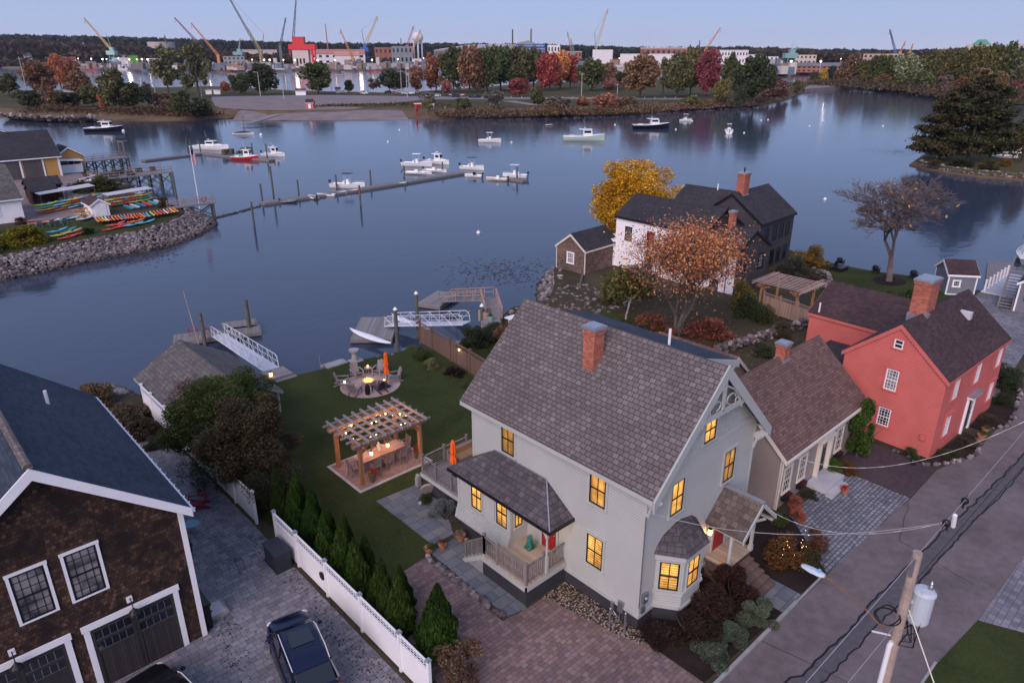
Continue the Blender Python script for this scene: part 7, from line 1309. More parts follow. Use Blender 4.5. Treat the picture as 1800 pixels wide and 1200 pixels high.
# ================================================================ park island in the middle distance
back_ = [(-150, 160), (0, 162), (130, 158), (370, 152), (520, 160), (700, 164), (800, 157), (950, 146), (1100, 142), (1200, 140), (1370, 143), (1420, 148)]
front_ = [(1425, 155), (1412, 163), (1378, 176), (1330, 187), (1260, 190), (1180, 196), (1100, 202), (960, 206), (820, 209), (700, 208), (560, 208), (470, 210), (430, 205), (405, 209), (340, 212), (160, 213), (60, 210), (-40, 203), (-150, 200)]
def P2(pts, z): return [tuple(g(a, b, z)[:2]) for a, b in pts]
m = MB(); m.prism(P2(back_+front_, -2), -4, -1.7); tag(m.build('park_shore', M_SHORE), None, None, None, 'structure')
fr2 = [(a, b-(17 if 420 > a or a > 620 else 14)*((b-95)/113)**1.5) for a, b in front_]; top2 = P2([(a, b+.6) for a, b in back_], .4)+P2(fr2, .4)
m = MB(); low = P2([(a, b+.3) for a, b in back_], -1.72)+P2([(a, b-1.6) for a, b in front_], -1.72)
m.loft([[(*q, -1.72) for q in low], [(*q, .4) for q in top2]], cap=False); tag(m.build('park_bank', M_SHORE), None, None, None, 'structure'); m = MB().face([(*q, .402) for q in top2][::-1]); tag(m.build('park_ground', M_FIELD), None, None, None, 'structure')
sheet('park_lot', P2([(372, 176), (420, 170), (620, 171), (760, 174), (690, 181), (560, 186), (640, 189), (620, 192), (560, 193), (480, 194), (432, 193), (380, 189)], .42), .43, M_DIRT)
sheet('park_road', P2([(372, 170), (560, 167), (760, 170), (1000, 171), (1200, 173), (1200, 175.5), (1000, 174.5), (760, 175), (560, 172), (372, 176)], .45), .46, paint((.20, .175, .185), .9, .1))
m = MB(); a_ = P2([(425, 191), (500, 192.5), (620, 192), (700, 189)], .43); b_ = P2([(408, 212), (500, 212), (620, 211), (720, 211)], -1.9); m.loft([[(*q, .435) for q in a_], [((p[0]*.5+q[0]*.5), (p[1]+q[1])/2, -.45) for p, q in zip(a_, b_)], [(*q, -1.95) for q in b_]], closed=False, cap=False); tag(m.build('launch_beach', M_DIRT), None, None, None, 'structure')
sheet('park_path', P2([(880, 178), (940, 186), (960, 186), (905, 177)], .45), .47, M_DIRT)
tag(MB().prism(P2([(1412, 152), (1530, 146), (1532, 150), (1414, 160)], -1), -3, .2).build('causeway', M_DIRT), None, None, None, 'structure')
rocks('shore_rocks', 500, along([tuple(p) for p in P2([(0, 206), (60, 211), (130, 212), (165, 211)], -1)], 5, .3, -1.9), .5, 1.3, 'pale boulders on the park shore at far left', seed=71)
rocks('shore_rocks', 260, along([tuple(p) for p in P2([(800, 208), (880, 207), (960, 205), (1200, 194), (1330, 187)], -1.6)], 3, -.6, -1.9), .3, .9, 'small boulders along the park shore right of the ramp', seed=72)
def ppos(px, py, z=.4): return g(px, py, z)
OL = (.072, .070, .022); GR = (.055, .062, .017); DG = (.036, .040, .017); RO = (.28, .075, .025); CR = (.22, .022, .02); OR = (.40, .13, .02); BRN = (.13, .06, .028); PU = (.10, .055, .05); YG = (.11, .10, .02); MR = (.17, .055, .025)
# (x, base, top, half width, colour, words, shape)
PT = [(17, 168, 130, 18, OL, 'olive round tree at the far left edge', 'round'), (76, 168, 112, 26, BRN, 'brown-green tree', 'round'), (108, 155, 100, 10, RO, 'narrow rust-red tree', 'tall'), (130, 152, 106, 15, MR, 'orange-brown tree', 'round'), (142, 172, 128, 20, BRN, 'brown tree by the white cabin', 'round'),
 (60, 192, 160, 20, DG, 'dark thicket on the bank', 'round'), (95, 192, 150, 18, BRN, 'brownish thin tree', 'sparse'), (125, 192, 164, 22, DG, 'dark bushy tree', 'round'), (165, 190, 150, 18, OL, 'olive tree', 'round'), (205, 196, 126, 24, OL, 'tall olive tree', 'round'), (183, 196, 165, 11, RO, 'small rusty-orange tree', 'sparse'), (236, 194, 148, 22, OL, 'bushy olive tree', 'round'), (262, 192, 143, 14, (.09, .08, .07), 'bare grey tree', 'sparse'),
 (297, 168, 82, 30, (.09, .085, .03), 'tall airy willow-green tree, left of the pair', 'sparse'), (350, 172, 78, 30, (.085, .085, .028), 'tall airy willow-green tree, right of the pair', 'sparse'), (322, 205, 160, 17, GR, 'dark green bushy tree at the shore', 'round'), (352, 204, 172, 22, DG, 'low dark green bush tree at the shore', 'dome'), (286, 190, 165, 16, BRN, 'brown thicket', 'round'),
 (398, 164, 144, 9, RO, 'small orange tree by the white huts', 'round'), (423, 165, 129, 12, GR, 'slim green tree', 'tall'), (464, 167, 114, 27, (.03, .042, .014), 'big dark green round tree', 'round'), (560, 166, 113, 27, (.055, .062, .016), 'large golden-green round tree standing alone', 'round'), (614, 163, 142, 8, DG, 'small dark tree', 'round'), (657, 161, 138, 14, PU, 'bare purplish tree', 'sparse'), (685, 161, 124, 18, (.035, .045, .02), 'dark green tree', 'round'), (706, 161, 128, 13, DG, 'dark tree beside the poles', 'round'), (733, 164, 120, 14, (.16, .06, .035), 'brownish-red tree', 'round'),
 (767, 162, 99, 19, MR, 'rust-topped tree, first of the tall row', 'round'), (797, 163, 91, 18, GR, 'green tree', 'tall'), (826, 164, 78, 18, BRN, 'tallest bronze-green tree', 'tall'), (856, 163, 87, 17, GR, 'green tree', 'tall'), (880, 160, 88, 18, (.045, .065, .018), 'green tree', 'tall'), (908, 160, 87, 17, OL, 'olive tree', 'tall'), (938, 159, 87, 19, OL, 'broad olive tree', 'round'), (966, 160, 92, 17, CR, 'deep red tree', 'tall'), (985, 156, 94, 13, OR, 'bright orange tree', 'tall'), (1002, 155, 102, 12, CR, 'bright red tree', 'tall'), (913, 171, 140, 19, (.20, .035, .03), 'small crimson tree before the tall row', 'round'), (785, 168, 142, 9, (.2, .06, .045), 'small reddish tree before the tall row', 'round'),
 (1038, 160, 107, 24, GR, 'round green tree right of the red ones', 'round'), (1070, 157, 112, 15, (.15, .07, .04), 'brownish-red tree', 'round'), (1072, 163, 138, 13, (.17, .06, .05), 'small dusky red tree', 'round'), (1092, 158, 128, 12, DG, 'small dark tree', 'round'), (1125, 173, 98, 31, (.13, .065, .025), 'big tree, red above and green below', 'round'), (1165, 166, 103, 14, OL, 'airy olive tree', 'sparse'), (1190, 171, 95, 22, (.075, .075, .02), 'tall yellow-olive tree', 'round'), (1213, 168, 90, 14, (.11, .085, .025), 'yellowish tree', 'tall'), (1240, 170, 93, 16, (.17, .03, .04), 'deep crimson tree', 'tall'), (1282, 172, 98, 18, GR, 'dark green tree', 'round'), (1325, 180, 103, 30, (.033, .044, .014), 'large dark green tree near the point', 'round'), (1268, 182, 140, 15, (.12, .10, .02), 'small yellow-green tree', 'round'),
 (1360, 172, 136, 20, (.13, .06, .045), 'reddish-brown scrub tree at the point', 'dome'), (1376, 168, 146, 12, (.14, .06, .04), 'rusty shrub at the point', 'dome'), (1403, 160, 143, 11, OL, 'small olive tree at the causeway', 'dome'), (1300, 184, 150, 12, DG, 'dark shrub under the large green tree', 'dome'), (1215, 184, 168, 16, YG, 'yellow-green shrub at the shore', 'dome'),
 (813, 196, 174, 11, GR, 'small green conical shrub on the bank', 'tall'), (868, 194, 158, 22, (.12, .10, .085), 'bare greyish shrub tree on the bank', 'sparse'), (945, 190, 152, 13, OL, 'olive tree on the bank', 'round'), (978, 196, 170, 26, (.11, .08, .05), 'tan-brown thicket on the bank', 'dome'), (1023, 186, 170, 12, MR, 'small rusty shrub on the bank', 'dome'), (1068, 192, 164, 25, (.20, .07, .035), 'orange-red thicket on the bank', 'dome'), (1100, 192, 170, 20, (.12, .07, .04), 'brown thicket on the bank', 'dome'), (753, 196, 175, 10, YG, 'small yellow-green tree by the red canoe', 'sparse'), (752, 184, 162, 16, (.13, .11, .09), 'bare greyish shrub above the red canoe', 'sparse'), (38, 178, 158, 14, OL, 'low olive shrub', 'round')]
PTN = len(PT)
for i, (x, b, t, hw, c, w_, kd) in enumerate(PT):
    p = ppos(x, b, .4 if b < 188 else -.2); s_ = mpp(p); h = (b-t)*s_*.93; hw *= 1.4 if kd == 'tall' else 1.1; k_ = {'tall': (4600, .12), 'sparse': (2200, .11), 'round': (4600, .115), 'dome': (2600, .14)}[kd]
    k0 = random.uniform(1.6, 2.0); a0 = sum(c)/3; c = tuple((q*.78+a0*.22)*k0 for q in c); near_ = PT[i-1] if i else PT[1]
    lb = w_ if ('by ' in w_ or 'at ' in w_ or 'before' in w_ or 'alone' in w_ or 'pair' in w_ or 'beside' in w_) else w_+', %s of the %s on the park island' % (('just right', near_[5].split(',')[0]) if near_[0] < x else ('just left', near_[5].split(',')[0]))
    tree('park_tree' if kd != 'dome' else 'park_shrub', p, h, hw*s_, c, ' '.join(lb.split()[:16]), kd, 1+i % 5, k_[0], k_[1], 'trees on the park island', 'tree' if kd != 'dome' else 'shrub', .18 if kd != 'dome' else .02)
# low scrub strips on the bank: uncountable
def scrub(name, pts, n, z, hgt, col, label, size=.6, wid=4.):
    r = np.random.default_rng(len(pts)+n); P = []; W_ = [g(a, b, z) for a, b in pts]
    for i in range(n):
        k = r.integers(0, len(W_)-1); t = r.random(); q = W_[k]*(1-t)+W_[k+1]*t; P.append((q.x+r.normal()*wid*.5, q.y+r.normal()*wid*.5, z+abs(r.normal())*hgt*(.4+.6*abs(math.sin(q.x*.21)+math.sin(q.x*.057))/2)))
    o = meshobj(name, leaf_mesh(name, np.array(P), size), None, color=col); return tag(o, label, 'scrub', None, 'stuff')
scrub('scrub', [(60, 198), (160, 200), (300, 202), (365, 203)], 9000, -.8, 2.2, (.10, .06, .035), 'brown scrub along the far left bank of the park island', wid=6)
scrub('scrub', [(770, 202), (900, 201), (1000, 200), (1100, 197), (1250, 186), (1340, 181)], 12000, -.6, 1.5, (.14, .085, .05), 'russet scrub along the right bank of the park island', wid=6)
scrub('scrub', [(560, 187), (700, 184), (780, 186)], 3000, .4, .4, (.09, .065, .03), 'low dry grass on the park lawn strip', wid=6)
# utility poles, lamp posts, cars, huts
def upole(px, pb, pt, label, lean=0, lampa=False, c=PW):
    p = ppos(px, pb); s_ = mpp(p); h = (pb-pt)*s_*1.05; e = empty('lamp_post' if lampa else 'utility_pole', p, 0, label, 'pole', 'poles on the park island'); m = MB().tube([(0, 0, 0), (lean, 0, h)], [.22, .15], 7).build('shaft', c, e)
    m = MB()
    if lampa: m.beam((0, 0, h), (-RIGHT.x*1.8, -RIGHT.y*1.8, h+.2), .12, .1).cbox(-RIGHT.x*2, -RIGHT.y*2, h+.1, .7, .4, .15).build('lamp_arm', ALU, e)
    else: m.beam((-RIGHT.x*1.3, -RIGHT.y*1.3, h-1), (RIGHT.x*1.3, RIGHT.y*1.3, h-1), .15, .15).build('crossarm', c, e)
LP_ = paint((.42, .38, .37), .8, .15)
for i, (px, pb, pt, l) in enumerate([(50, 172, 108, 0), (62, 156, 120, 0), (151, 163, 124, 1), (165, 150, 130, 0), (274, 168, 134, 0), (355, 170, 124, 0), (458, 170, 132, 1), (499, 174, 149, 0), (706, 165, 127, 0), (716, 171, 118, 1), (1022, 169, 132, 0), (1085, 167, 148, 0)]): upole(px, pb, pt, 'pale %s on the park island, %s from the left' % ('lamp post' if l else 'utility pole', ORD[i]), 0, bool(l), LP_)
cc = [(.02, .02, .03), (.4, .4, .42), (.015, .03, .1), (.3, .02, .02), (.6, .6, .62), (.02, .025, .03)]; cw_ = ['black', 'silver', 'blue', 'red', 'white', 'dark']
for i, (px, py, ci) in enumerate([(604, 164, 4), (637, 164, 1), (641, 166, 4), (682, 164, 0), (696, 163, 3), (705, 164, 1), (713, 166, 4), (723, 166, 4), (733, 164, 1), (768, 170, 4), (790, 170, 0), (801, 171, 2), (812, 170, 3), (831, 172, 0), (838, 172, 0)]):
    p = ppos(px, py, .47); car('parked_car', p, R(20+(i*37) % 60), '%s car parked on the park island, %s from the left' % (cw_[ci], ORD[i]), OPG, 4.4, 1.8, 1.5, False, 'cars on the park island', cc[ci])
def hut(name, px, py, w, l, ze, zr, wall, roof, label, rz=-30, z=.4):
    p = ppos(px, py, z); return gable(name, label, p.x, p.y, R(rz), w, l, ze, zr, 'x', wall, roof, WHITE, .25, .2, -.6, cat='hut')
for a in ((112, 165, 8, 5, 2.6, 4.2, M_WHITEC, M_PLUMSH, 'white cabin among the trees at far left'), ): 
    e = hut('white_cabin', *a); e.location.z = .4
for nm, px, py, w, l, ze, zr, wl, rf, lb in (('white_hut', 362, 166, 3.2, 3, 2.4, 3.2, M_WHITEC, M_GREYSH, 'pale hut, left of the two by the orange tree'), ('white_hut', 376, 166, 3.6, 3, 2.4, 3.2, M_WHITEC, M_GREYSH, 'pale hut, right of the two by the orange tree'), ('white_hut', 520, 168, 5.5, 4, 2.4, 3.6, M_WHITEC, M_GREYSH, 'white hut by the golden-green round tree'), ('small_shed', 590, 164, 3, 3, 2.2, 3.2, M_WHITEC, M_GREYSH, 'tiny pale shed right of the golden-green tree')): hut(nm, px, py, w, l, ze, zr, wl, rf, lb).location.z = .4
e = hut('red_kiosk', 538, 191, 3.2, 2.6, 2.4, 3.6, M_RED, M_PLUMSH, 'small red kiosk with white trim by the launch ramp', -45); e.location.z = .42; MB().box(1.1, -.05, 0, 2.1, 0, 1.9).build('door', WHITE, e)
p = ppos(732, 200, -.6); o = kay(KM, (p.x, p.y, .9), 0, (.5, .03, .03), 'upright red and white canoe sign by the park shore', None, name='upright_canoe', rx=R(90), cat='canoe', sc=1.4)
e = empty('red_rack', ppos(735, 192, .2), -R(YAW), 'red and white boat rack by the upright canoe', 'rack'); MB().beam((-1.6, 0, 1.7), (1.6, 0, 1.7), .3, .3).cbox(-1.3, 0, 0, .2, .2, 1.8).cbox(1.3, 0, 0, .2, .2, 1.8).build('frame', HR, e); MB().beam((-1.7, 0, 2.2), (1.5, 0, 2.3), .35, .3).beam((4, 0, 1.8), (7, 0, 2.), .35, .3).cbox(4.2, 0, 0, .2, .2, 1.8).cbox(6.7, 0, 0, .2, .2, 1.8).build('top_rail', WHITE, e)
m = MB(); a, b = g(428, 219.5, -1.4), g(490, 201, .5); m.beam((a.x, a.y, -1.4), (b.x, b.y, .45), 3.0, .25); m.tube([(a.x, a.y, -3), (a.x, a.y, 1.2)], .22, 8).sphere((a.x, a.y, 1.5), .4, 8); tag(m.build('launch_ramp', GREYW2), 'grey launch ramp running down from the park shore', 'ramp')
m = MB()
for i in range(20):
    q = ppos(845+i*18, 172+.1*i, .45); m.cbox(q.x, q.y, .45, .2, .2, .9)
tag(m.build('guard_rail', paint((.45, .43, .42), .8, .1)), 'low pale guard rail along the park road', 'rail')
# right-hand wooded shore
rs = P2([(1700, 178), (1800, 180), (1900, 183), (1900, 132), (1560, 128), (1480, 140), (1425, 146), (1422, 152), (1530, 156), (1600, 160)], -2)
m = MB(); m.prism(rs, -4, -1.6); tag(m.build('wooded_shore', M_SHORE), None, None, None, 'structure')
rs2 = P2([(1705, 174), (1800, 176), (1900, 179), (1900, 131), (1562, 127), (1480, 138), (1426, 144), (1530, 151), (1600, 156)], .3); m = MB(); m.prism(rs2, -1.7, .5); tag(m.build('wooded_ground', M_FIELD), None, None, None, 'structure')
SG = (.14, .15, .075)
WT_ = [(1447, 145, 122, 8, (.28, .18, .02), 'small bright yellow conifer', 'tall'), (1459, 145, 118, 8, (.02, .03, .028), 'small blue-black conifer', 'tall'), (1430, 145, 127, 10, OL, 'small olive tree', 'round'), (1475, 146, 122, 12, BRN, 'brown tree', 'round'), (1492, 149, 101, 20, (.10, .06, .035), 'brown round tree', 'round'), (1517, 150, 108, 18, OL, 'olive tree', 'round'), (1540, 151, 100, 22, (.06, .065, .02), 'broad olive-green tree', 'round'), (1565, 150, 100, 16, OL, 'olive tree', 'round'), (1590, 152, 97, 25, SG, 'sage-green rounded tree', 'round'), (1618, 158, 124, 26, (.07, .08, .025), 'leafy green lower tree', 'dome'), (1628, 152, 91, 22, OL, 'tall olive tree', 'round'), (1655, 155, 90, 20, (.08, .065, .025), 'tall bronze tree', 'round'), (1658, 160, 131, 16, (.13, .09, .075), 'bare pinkish tree', 'sparse'), (1682, 156, 88, 22, OL, 'tall olive tree', 'round'), (1706, 158, 84, 22, (.075, .06, .02), 'tall brown-green tree', 'round'), (1727, 161, 119, 17, (.20, .12, .07), 'pale orange thin tree', 'sparse'), (1735, 158, 82, 22, OL, 'high rounded olive tree', 'round'), (1752, 165, 128, 15, (.12, .08, .04), 'brown lower tree', 'round'), (1765, 158, 78, 24, (.055, .06, .018), 'highest dark green tree', 'round'), (1784, 165, 140, 12, (.14, .05, .045), 'dusky red shrub tree', 'dome'), (1790, 160, 95, 20, (.075, .07, .04), 'greyish tree', 'round'), (1800, 165, 110, 16, OL, 'olive tree', 'round'), (1550, 152, 132, 18, BRN, 'low brown thicket', 'dome'), (1690, 162, 138, 18, BRN, 'low brown thicket', 'dome'), (1575, 156, 134, 20, OL, 'low olive thicket', 'dome')]
for i, (x, b, t, hw, c, w_, kd) in enumerate(WT_):
    p = ppos(x, b, .5); s_ = mpp(p); h = (b-t)*s_*.92; tree('shore_tree', p, h, hw*s_, tuple(q*1.7 for q in c), ' '.join((w_+' on the wooded right shore, %s from the left' % ORD[i]).split()[:16]), kd, 1+i % 5, 3200, .12, 'trees on the wooded right shore', 'tree', .12 if kd != 'dome' else .02)
scrub('scrub', [(1430, 148), (1530, 154), (1600, 158), (1700, 172), (1800, 174)], 12000, .2, 3.2, (.10, .07, .04), 'brown undergrowth at the foot of the wooded right shore', 1.0, 14)
# ================================================================ far shore: terrain, woods, shipyard
def far_shelf(name, pts, z0, mat):
    m = MB(); m.prism(P2(pts, -2), -4, z0); return tag(m.build(name, mat), None, None, None, 'structure')
far_shelf('far_shore', [(-200, 118.0), (150, 122.3), (420, 124.5), (760, 122.5), (1000, 127), (1200, 129), (1400, 131.5), (1560, 131), (1900, 130), (2100, 103), (-400, 103)], 1.0, paint((.16, .13, .12), .9, .2))
def hills(name, D, base, amp, col, n, seed, label, px0=-150, px1=1950, size=6., thick=120):
    """a wooded ridge D metres away; crest heights (survey pixels above the horizon) by column"""
    r = np.random.default_rng(seed); P = []
    xs = np.array([c[0] for c in base]); hs = np.array([c[1] for c in base])
    px = r.uniform(px0, px1, n); dd = D+r.uniform(0, thick, n); crest = 95-np.interp(px, xs, hs); zc = CAM[2]+crest*dd/FPX*.86
    bumps = amp*(np.sin(px*.11+seed)+.7*np.sin(px*.37+2*seed)+.5*np.sin(px*.9))/2.; zt = np.maximum(zc+bumps*dd/FPX, 3.); z = zt*(1-r.uniform(0, 1, n)**2.2*.55*1.0)
    u = (px-900)/FPX*dd*cos(PITCH)*1.0; v = dd; x = CAM[0]+RIGHT.x*u/cos(PITCH)*.93+FWD.x*v; y = CAM[1]+RIGHT.y*u/cos(PITCH)*.93+FWD.y*v
    o = meshobj(name, leaf_mesh(name, np.stack([x, y, z], 1), size), None, color=col); tag(o, label, 'woods', None, 'stuff')
    m = MB(); A_ = []; B_ = []
    for q in np.linspace(px0, px1, 120):
        uu = (q-900)/FPX*(D+thick)*.93; zz = max(1., CAM[2]+(95-np.interp(q, xs, hs))*(D+thick*.6)/FPX*.86-7); xx = CAM[0]+RIGHT.x*uu+FWD.x*(D+thick*.6); yy = CAM[1]+RIGHT.y*uu+FWD.y*(D+thick*.6); A_.append((xx, yy, zz)); B_.append((xx, yy, -3))
    C_ = [(a[0]+FWD.x*500, a[1]+FWD.y*500, a[2]*.8) for a in A_]
    m.loft([B_, A_, C_], closed=False, cap=False); tag(m.build('far_hills', M_HILL), None, None, None, 'structure')
M_HILL = paint((.022, .026, .014), .95, .3, scale=.02)
hills('far_woods', 2500, [(-200, 66), (0, 64), (80, 66), (230, 69), (400, 75), (600, 80), (780, 80), (960, 82), (1150, 88), (1300, 86), (1420, 90), (1600, 92), (2000, 90)], 1.3, (.030, .034, .018), 52000, 3, 'dark far-off wooded ridge along the whole horizon', size=11, thick=260)
hills('far_woods', 1720, [(-200, 74), (0, 76), (60, 74), (150, 80), (260, 86), (420, 95), (700, 106), (1150, 106), (1290, 93), (1380, 91), (1500, 98), (1600, 92), (1750, 88), (2000, 84)], 2.0, (.075, .048, .026), 36000, 5, 'autumn-coloured woods behind the shipyard and the small white town', size=8, thick=130)
def fpos(px, py, z=1.): 
    return g(px, py, z)
def fbox(name, x0, x1, yt, yb, col, label, depth=None, roofc=None, gabled=False, windows=0, lit=0, cat='building', matf=None, rows=2, side=None):
    """a far building: survey columns x0..x1, top yt, foot yb"""
    yb = max(yb, 111.5 if yb < 100 else 112.5 if yb < 106 else 114); a = fpos((x0+x1)/2, yb); s_ = mpp(a); w = (x1-x0)*s_; h = (yb-yt)*s_*.94; d = depth or w*.5; e = empty(name, a, -R(YAW)*1.0-math.atan2((x0+x1)/2-900, FPX), label, cat); m = MB()
    mt = matf or paint(col, .7, .08, scale=.3)
    if gabled: m.ext([(-w/2, 0), (w/2, 0), (w/2, h*.72), (0, h), (-w/2, h*.72)] if gabled == 1 else [(0, 0), (d, 0), (d, h*.72), (d/2, h), (0, h*.72)], 'y' if gabled == 1 else 'x', 0 if gabled == 1 else -w/2, d if gabled == 1 else w/2)
    else: m.box(-w/2, 0, 0, w/2, d, h)
    m.build('wall', mt, e)
    if roofc:
        r_ = MB()
        if gabled == 2: r_.ext([(-.8, h*.70), (d/2, h+.4), (d+.8, h*.70), (d+.8, h*.74), (d/2, h+.9), (-.8, h*.74)], 'x', -w/2-.6, w/2+.6)
        elif gabled == 1: r_.ext([(-w/2-.8, h*.70), (0, h+.3), (w/2+.8, h*.70), (w/2+.8, h*.75), (0, h+.9), (-w/2-.8, h*.75)], 'y', -.6, d+.6)
        else: r_.box(-w/2-.4, -.4, h, w/2+.4, d+.4, h+max(.6, h*.06))
        r_.build('roof', paint(roofc, .8, .1, scale=.3), e)
    if windows:
        hh = h*(.72 if gabled else 1); wm = MB().box(-w/windows*.22, -.12, 0, w/windows*.22, -.02, hh/rows*.42).mesh('window', GLASS)
        for rr in range(rows):
            for i in range(windows): x = -w/2+w*(i+.5)/windows; z_ = hh*(rr+.35)/rows; meshobj('window', wm, e, (x, 0, z_))
    return e, w, h, d, s_
TAN = (.38, .32, .28); BRK = (.30, .12, .08); WHT_ = (.66, .62, .62); CRM = (.52, .45, .38); GRYB = (.25, .235, .24)
# big grey hall with blue sign
e, w, h, d, s_ = fbox('shipyard_hall', 884, 958, 87, 99.5, GRYB, 'large grey shipyard hall with a blue sign on its gable', 60); e2 = e
m = MB().ext([(-w/2, h), (w/2, h), (w/2, h+3*s_), (w*.1, h+13.5*s_), (-w/2, h+4*s_)], 'y', 0, 60); m.build('gable_wall', paint((.30, .28, .27), .7, .08, scale=.3), e)
m = MB().ext([(-w/2-122*s_, 3), (-w/2, 3), (-w/2, h+3*s_), (-w/2-122*s_, h-1*s_)], 'y', 12, 50); m.build('side_wing', paint((.27, .245, .235), .7, .08, scale=.3), e)
MB().ext([(-w/2-122*s_, h*.55), (-w/2-6*s_, h*.55), (-w/2-6*s_, h*.98), (-w/2-122*s_, h*.86)], 'y', 11.8, 12).build('dark_glazing', paint((.12, .125, .13), .5, .1), e)
m = MB().face([(-w/2-122*s_, 12, h-1*s_), (-w/2, 12, h+3*s_), (-w/2+30*s_, 60, h+9*s_), (-w/2-60*s_, 60, h+8*s_)]).face([(-w/2-.5, -.5, h+4.1*s_), (w*.1, -.5, h+13.7*s_), (w*.1, 60, h+13.7*s_), (-w/2-.5, 60, h+4.1*s_)]).face([(w/2+.5, -.5, h+3.1*s_), (w*.1, -.5, h+13.7*s_), (w*.1, 60, h+13.7*s_), (w/2+.5, 60, h+3.1*s_)]); m.build('roof', paint((.36, .33, .35), .6, .06, scale=.3), e)
sg = MB().box(-w/2+23*s_, -.5, h-3*s_, w/2-.5*s_, -.1, h+8*s_).build('sign', paint((.03, .09, .30), .6, .08), e)
def text(body, size, loc, parent, mat, name='sign_lettering', rx=pi/2, rz=0, sx=1.):
    c = bpy.data.curves.new(name, 'FONT'); c.body = body; c.size = size; c.align_x = 'CENTER'; c.align_y = 'CENTER'; c.extrude = .02; c.materials.append(mat); t_ = bpy.data.objects.new(name, c); me = bpy.data.meshes.new_from_object(t_); bpy.data.objects.remove(t_); o = link(bpy.data.objects.new(name, me)); o.location = loc; o.rotation_euler = (rx, 0, rz); o.scale = (sx, 1, 1); o.parent = parent; return o
text('PORTSMOUTH NAVAL SHIPYARD', 3.4*s_, (11*s_, -.6, h+5.2*s_), sg, WHITE, sx=.92); MB().box(2*s_, -.62, h-.6*s_, 36*s_, -.5, h+.9*s_).build('sign_line', paint((.35, .4, .5), .6, .1), sg)
BL = [('white_warehouse', 548, 642, 88, 108, WHT_, 'long pale warehouse with a reddish roof, right of the red gantry', 40, (.42, .17, .13), 2, 8), ('tan_warehouse', 428, 488, 89, 103, CRM, 'long tan warehouse behind the dark cranes', 30, (.35, .33, .33), 0, 0), ('white_workshop', 590, 632, 92, 110, WHT_, 'white workshop left of the blue crane', 20, (.5, .25, .2), 2, 0),
 ('grey_processing_building', 690, 726, 82, 108, (.2, .21, .22), 'dark grey multi-level building left of the water tower', 20, None, 0, 5), ('brick_block', 660, 690, 84, 100, BRK, 'brick block behind the blue crane', 20, None, 0, 4), ('white_block', 1041, 1076, 88, 112, WHT_, 'tall white block under the green crane', 24, None, 0, 0), ('white_shed_range', 1090, 1202, 96, 112, WHT_, 'very long low white building right of the green crane', 30, (.55, .52, .52), 0, 0), ('brick_range', 1125, 1205, 86, 97, BRK, 'long brick range behind the low white building', 25, (.55, .5, .5), 0, 9),
 ('white_office', 962, 984, 80, 91, WHT_, 'white office block right of the grey hall', 20, None, 0, 4), ('brick_hall', 984, 1022, 92, 103, BRK, 'low brick hall right of the blue sign', 20, (.5, .4, .38), 0, 6), ('brick_works', 1243, 1266, 88, 102, BRK, 'brick works beside the orange crane', 20, None, 0, 5), ('white_banded_building', 1262, 1312, 90, 106, WHT_, 'white banded office building right of the orange crane', 22, (.6, .58, .58), 0, 10),
 ('brick_gabled_range', 1394, 1492, 112, 128, BRK, 'long brick range with white gable ends at the water', 22, (.16, .15, .17), 2, 12), ('tan_hospital', 1518, 1582, 95, 108, (.42, .3, .24), 'tan flat-roofed building among the trees at right', 22, None, 0, 8), ('tan_block', 1776, 1812, 78, 92, (.45, .38, .33), 'tan block above the trees at the right edge', 22, None, 0, 4), ('pale_office', 1398, 1432, 97, 108, (.5, .42, .36), 'pale low office right of the teal crane', 18, None, 0, 5),
 ('white_waterfront_shed', 725, 760, 104, 114, WHT_, 'low white waterfront shed before the trees', 14, (.5, .5, .5), 0, 0), ('brick_store', 1300, 1335, 97, 108, BRK, 'brick store behind the dark green park tree', 16, (.5, .48, .46), 2, 5), ('white_store', 1345, 1366, 100, 110, WHT_, 'small white store left of the glowing tank', 14, None, 0, 3), ('grey_store', 395, 430, 100, 112, (.3, .28, .28), 'grey quay store left of the tall dark crane', 14, (.3, .3, .3), 0, 5), ('green_clad_unit', 230, 244, 98, 110, (.1, .3, .05), 'small green unit in the left yard', 8, None, 0, 0), ('white_unit', 200, 226, 102, 114, WHT_, 'white unit at the foot of the teal and yellow crane', 10, None, 0, 0), ('white_unit', 262, 282, 103, 114, WHT_, 'white unit left of the cream tank', 9, None, 0, 2),
 ('white_house', 96, 118, 106, 117, WHT_, 'white town house among trees at the far left, nearer the water', 9, (.25, .12, .1), 2, 3), ('white_house', 112, 134, 101, 110, WHT_, 'white house with dull red roof at the far left', 9, (.3, .06, .06), 2, 3), ('white_house', 46, 58, 94, 100, WHT_, 'small white house high in the far left woods', 8, (.3, .28, .28), 2, 2), ('white_house', 212, 236, 90, 100, WHT_, 'pale house behind the teal and yellow crane', 9, (.22, .22, .22), 2, 3), ('grey_house', 238, 256, 93, 102, GRYB, 'grey house left of the cream tank', 9, (.12, .12, .12), 2, 3)]
for nm, x0, x1, yt, yb, c, lb, d_, rf, gb, wn_ in BL: fbox(nm, x0, x1, yt, max(yb, 104), c, lb, d_, rf, gb, wn_)
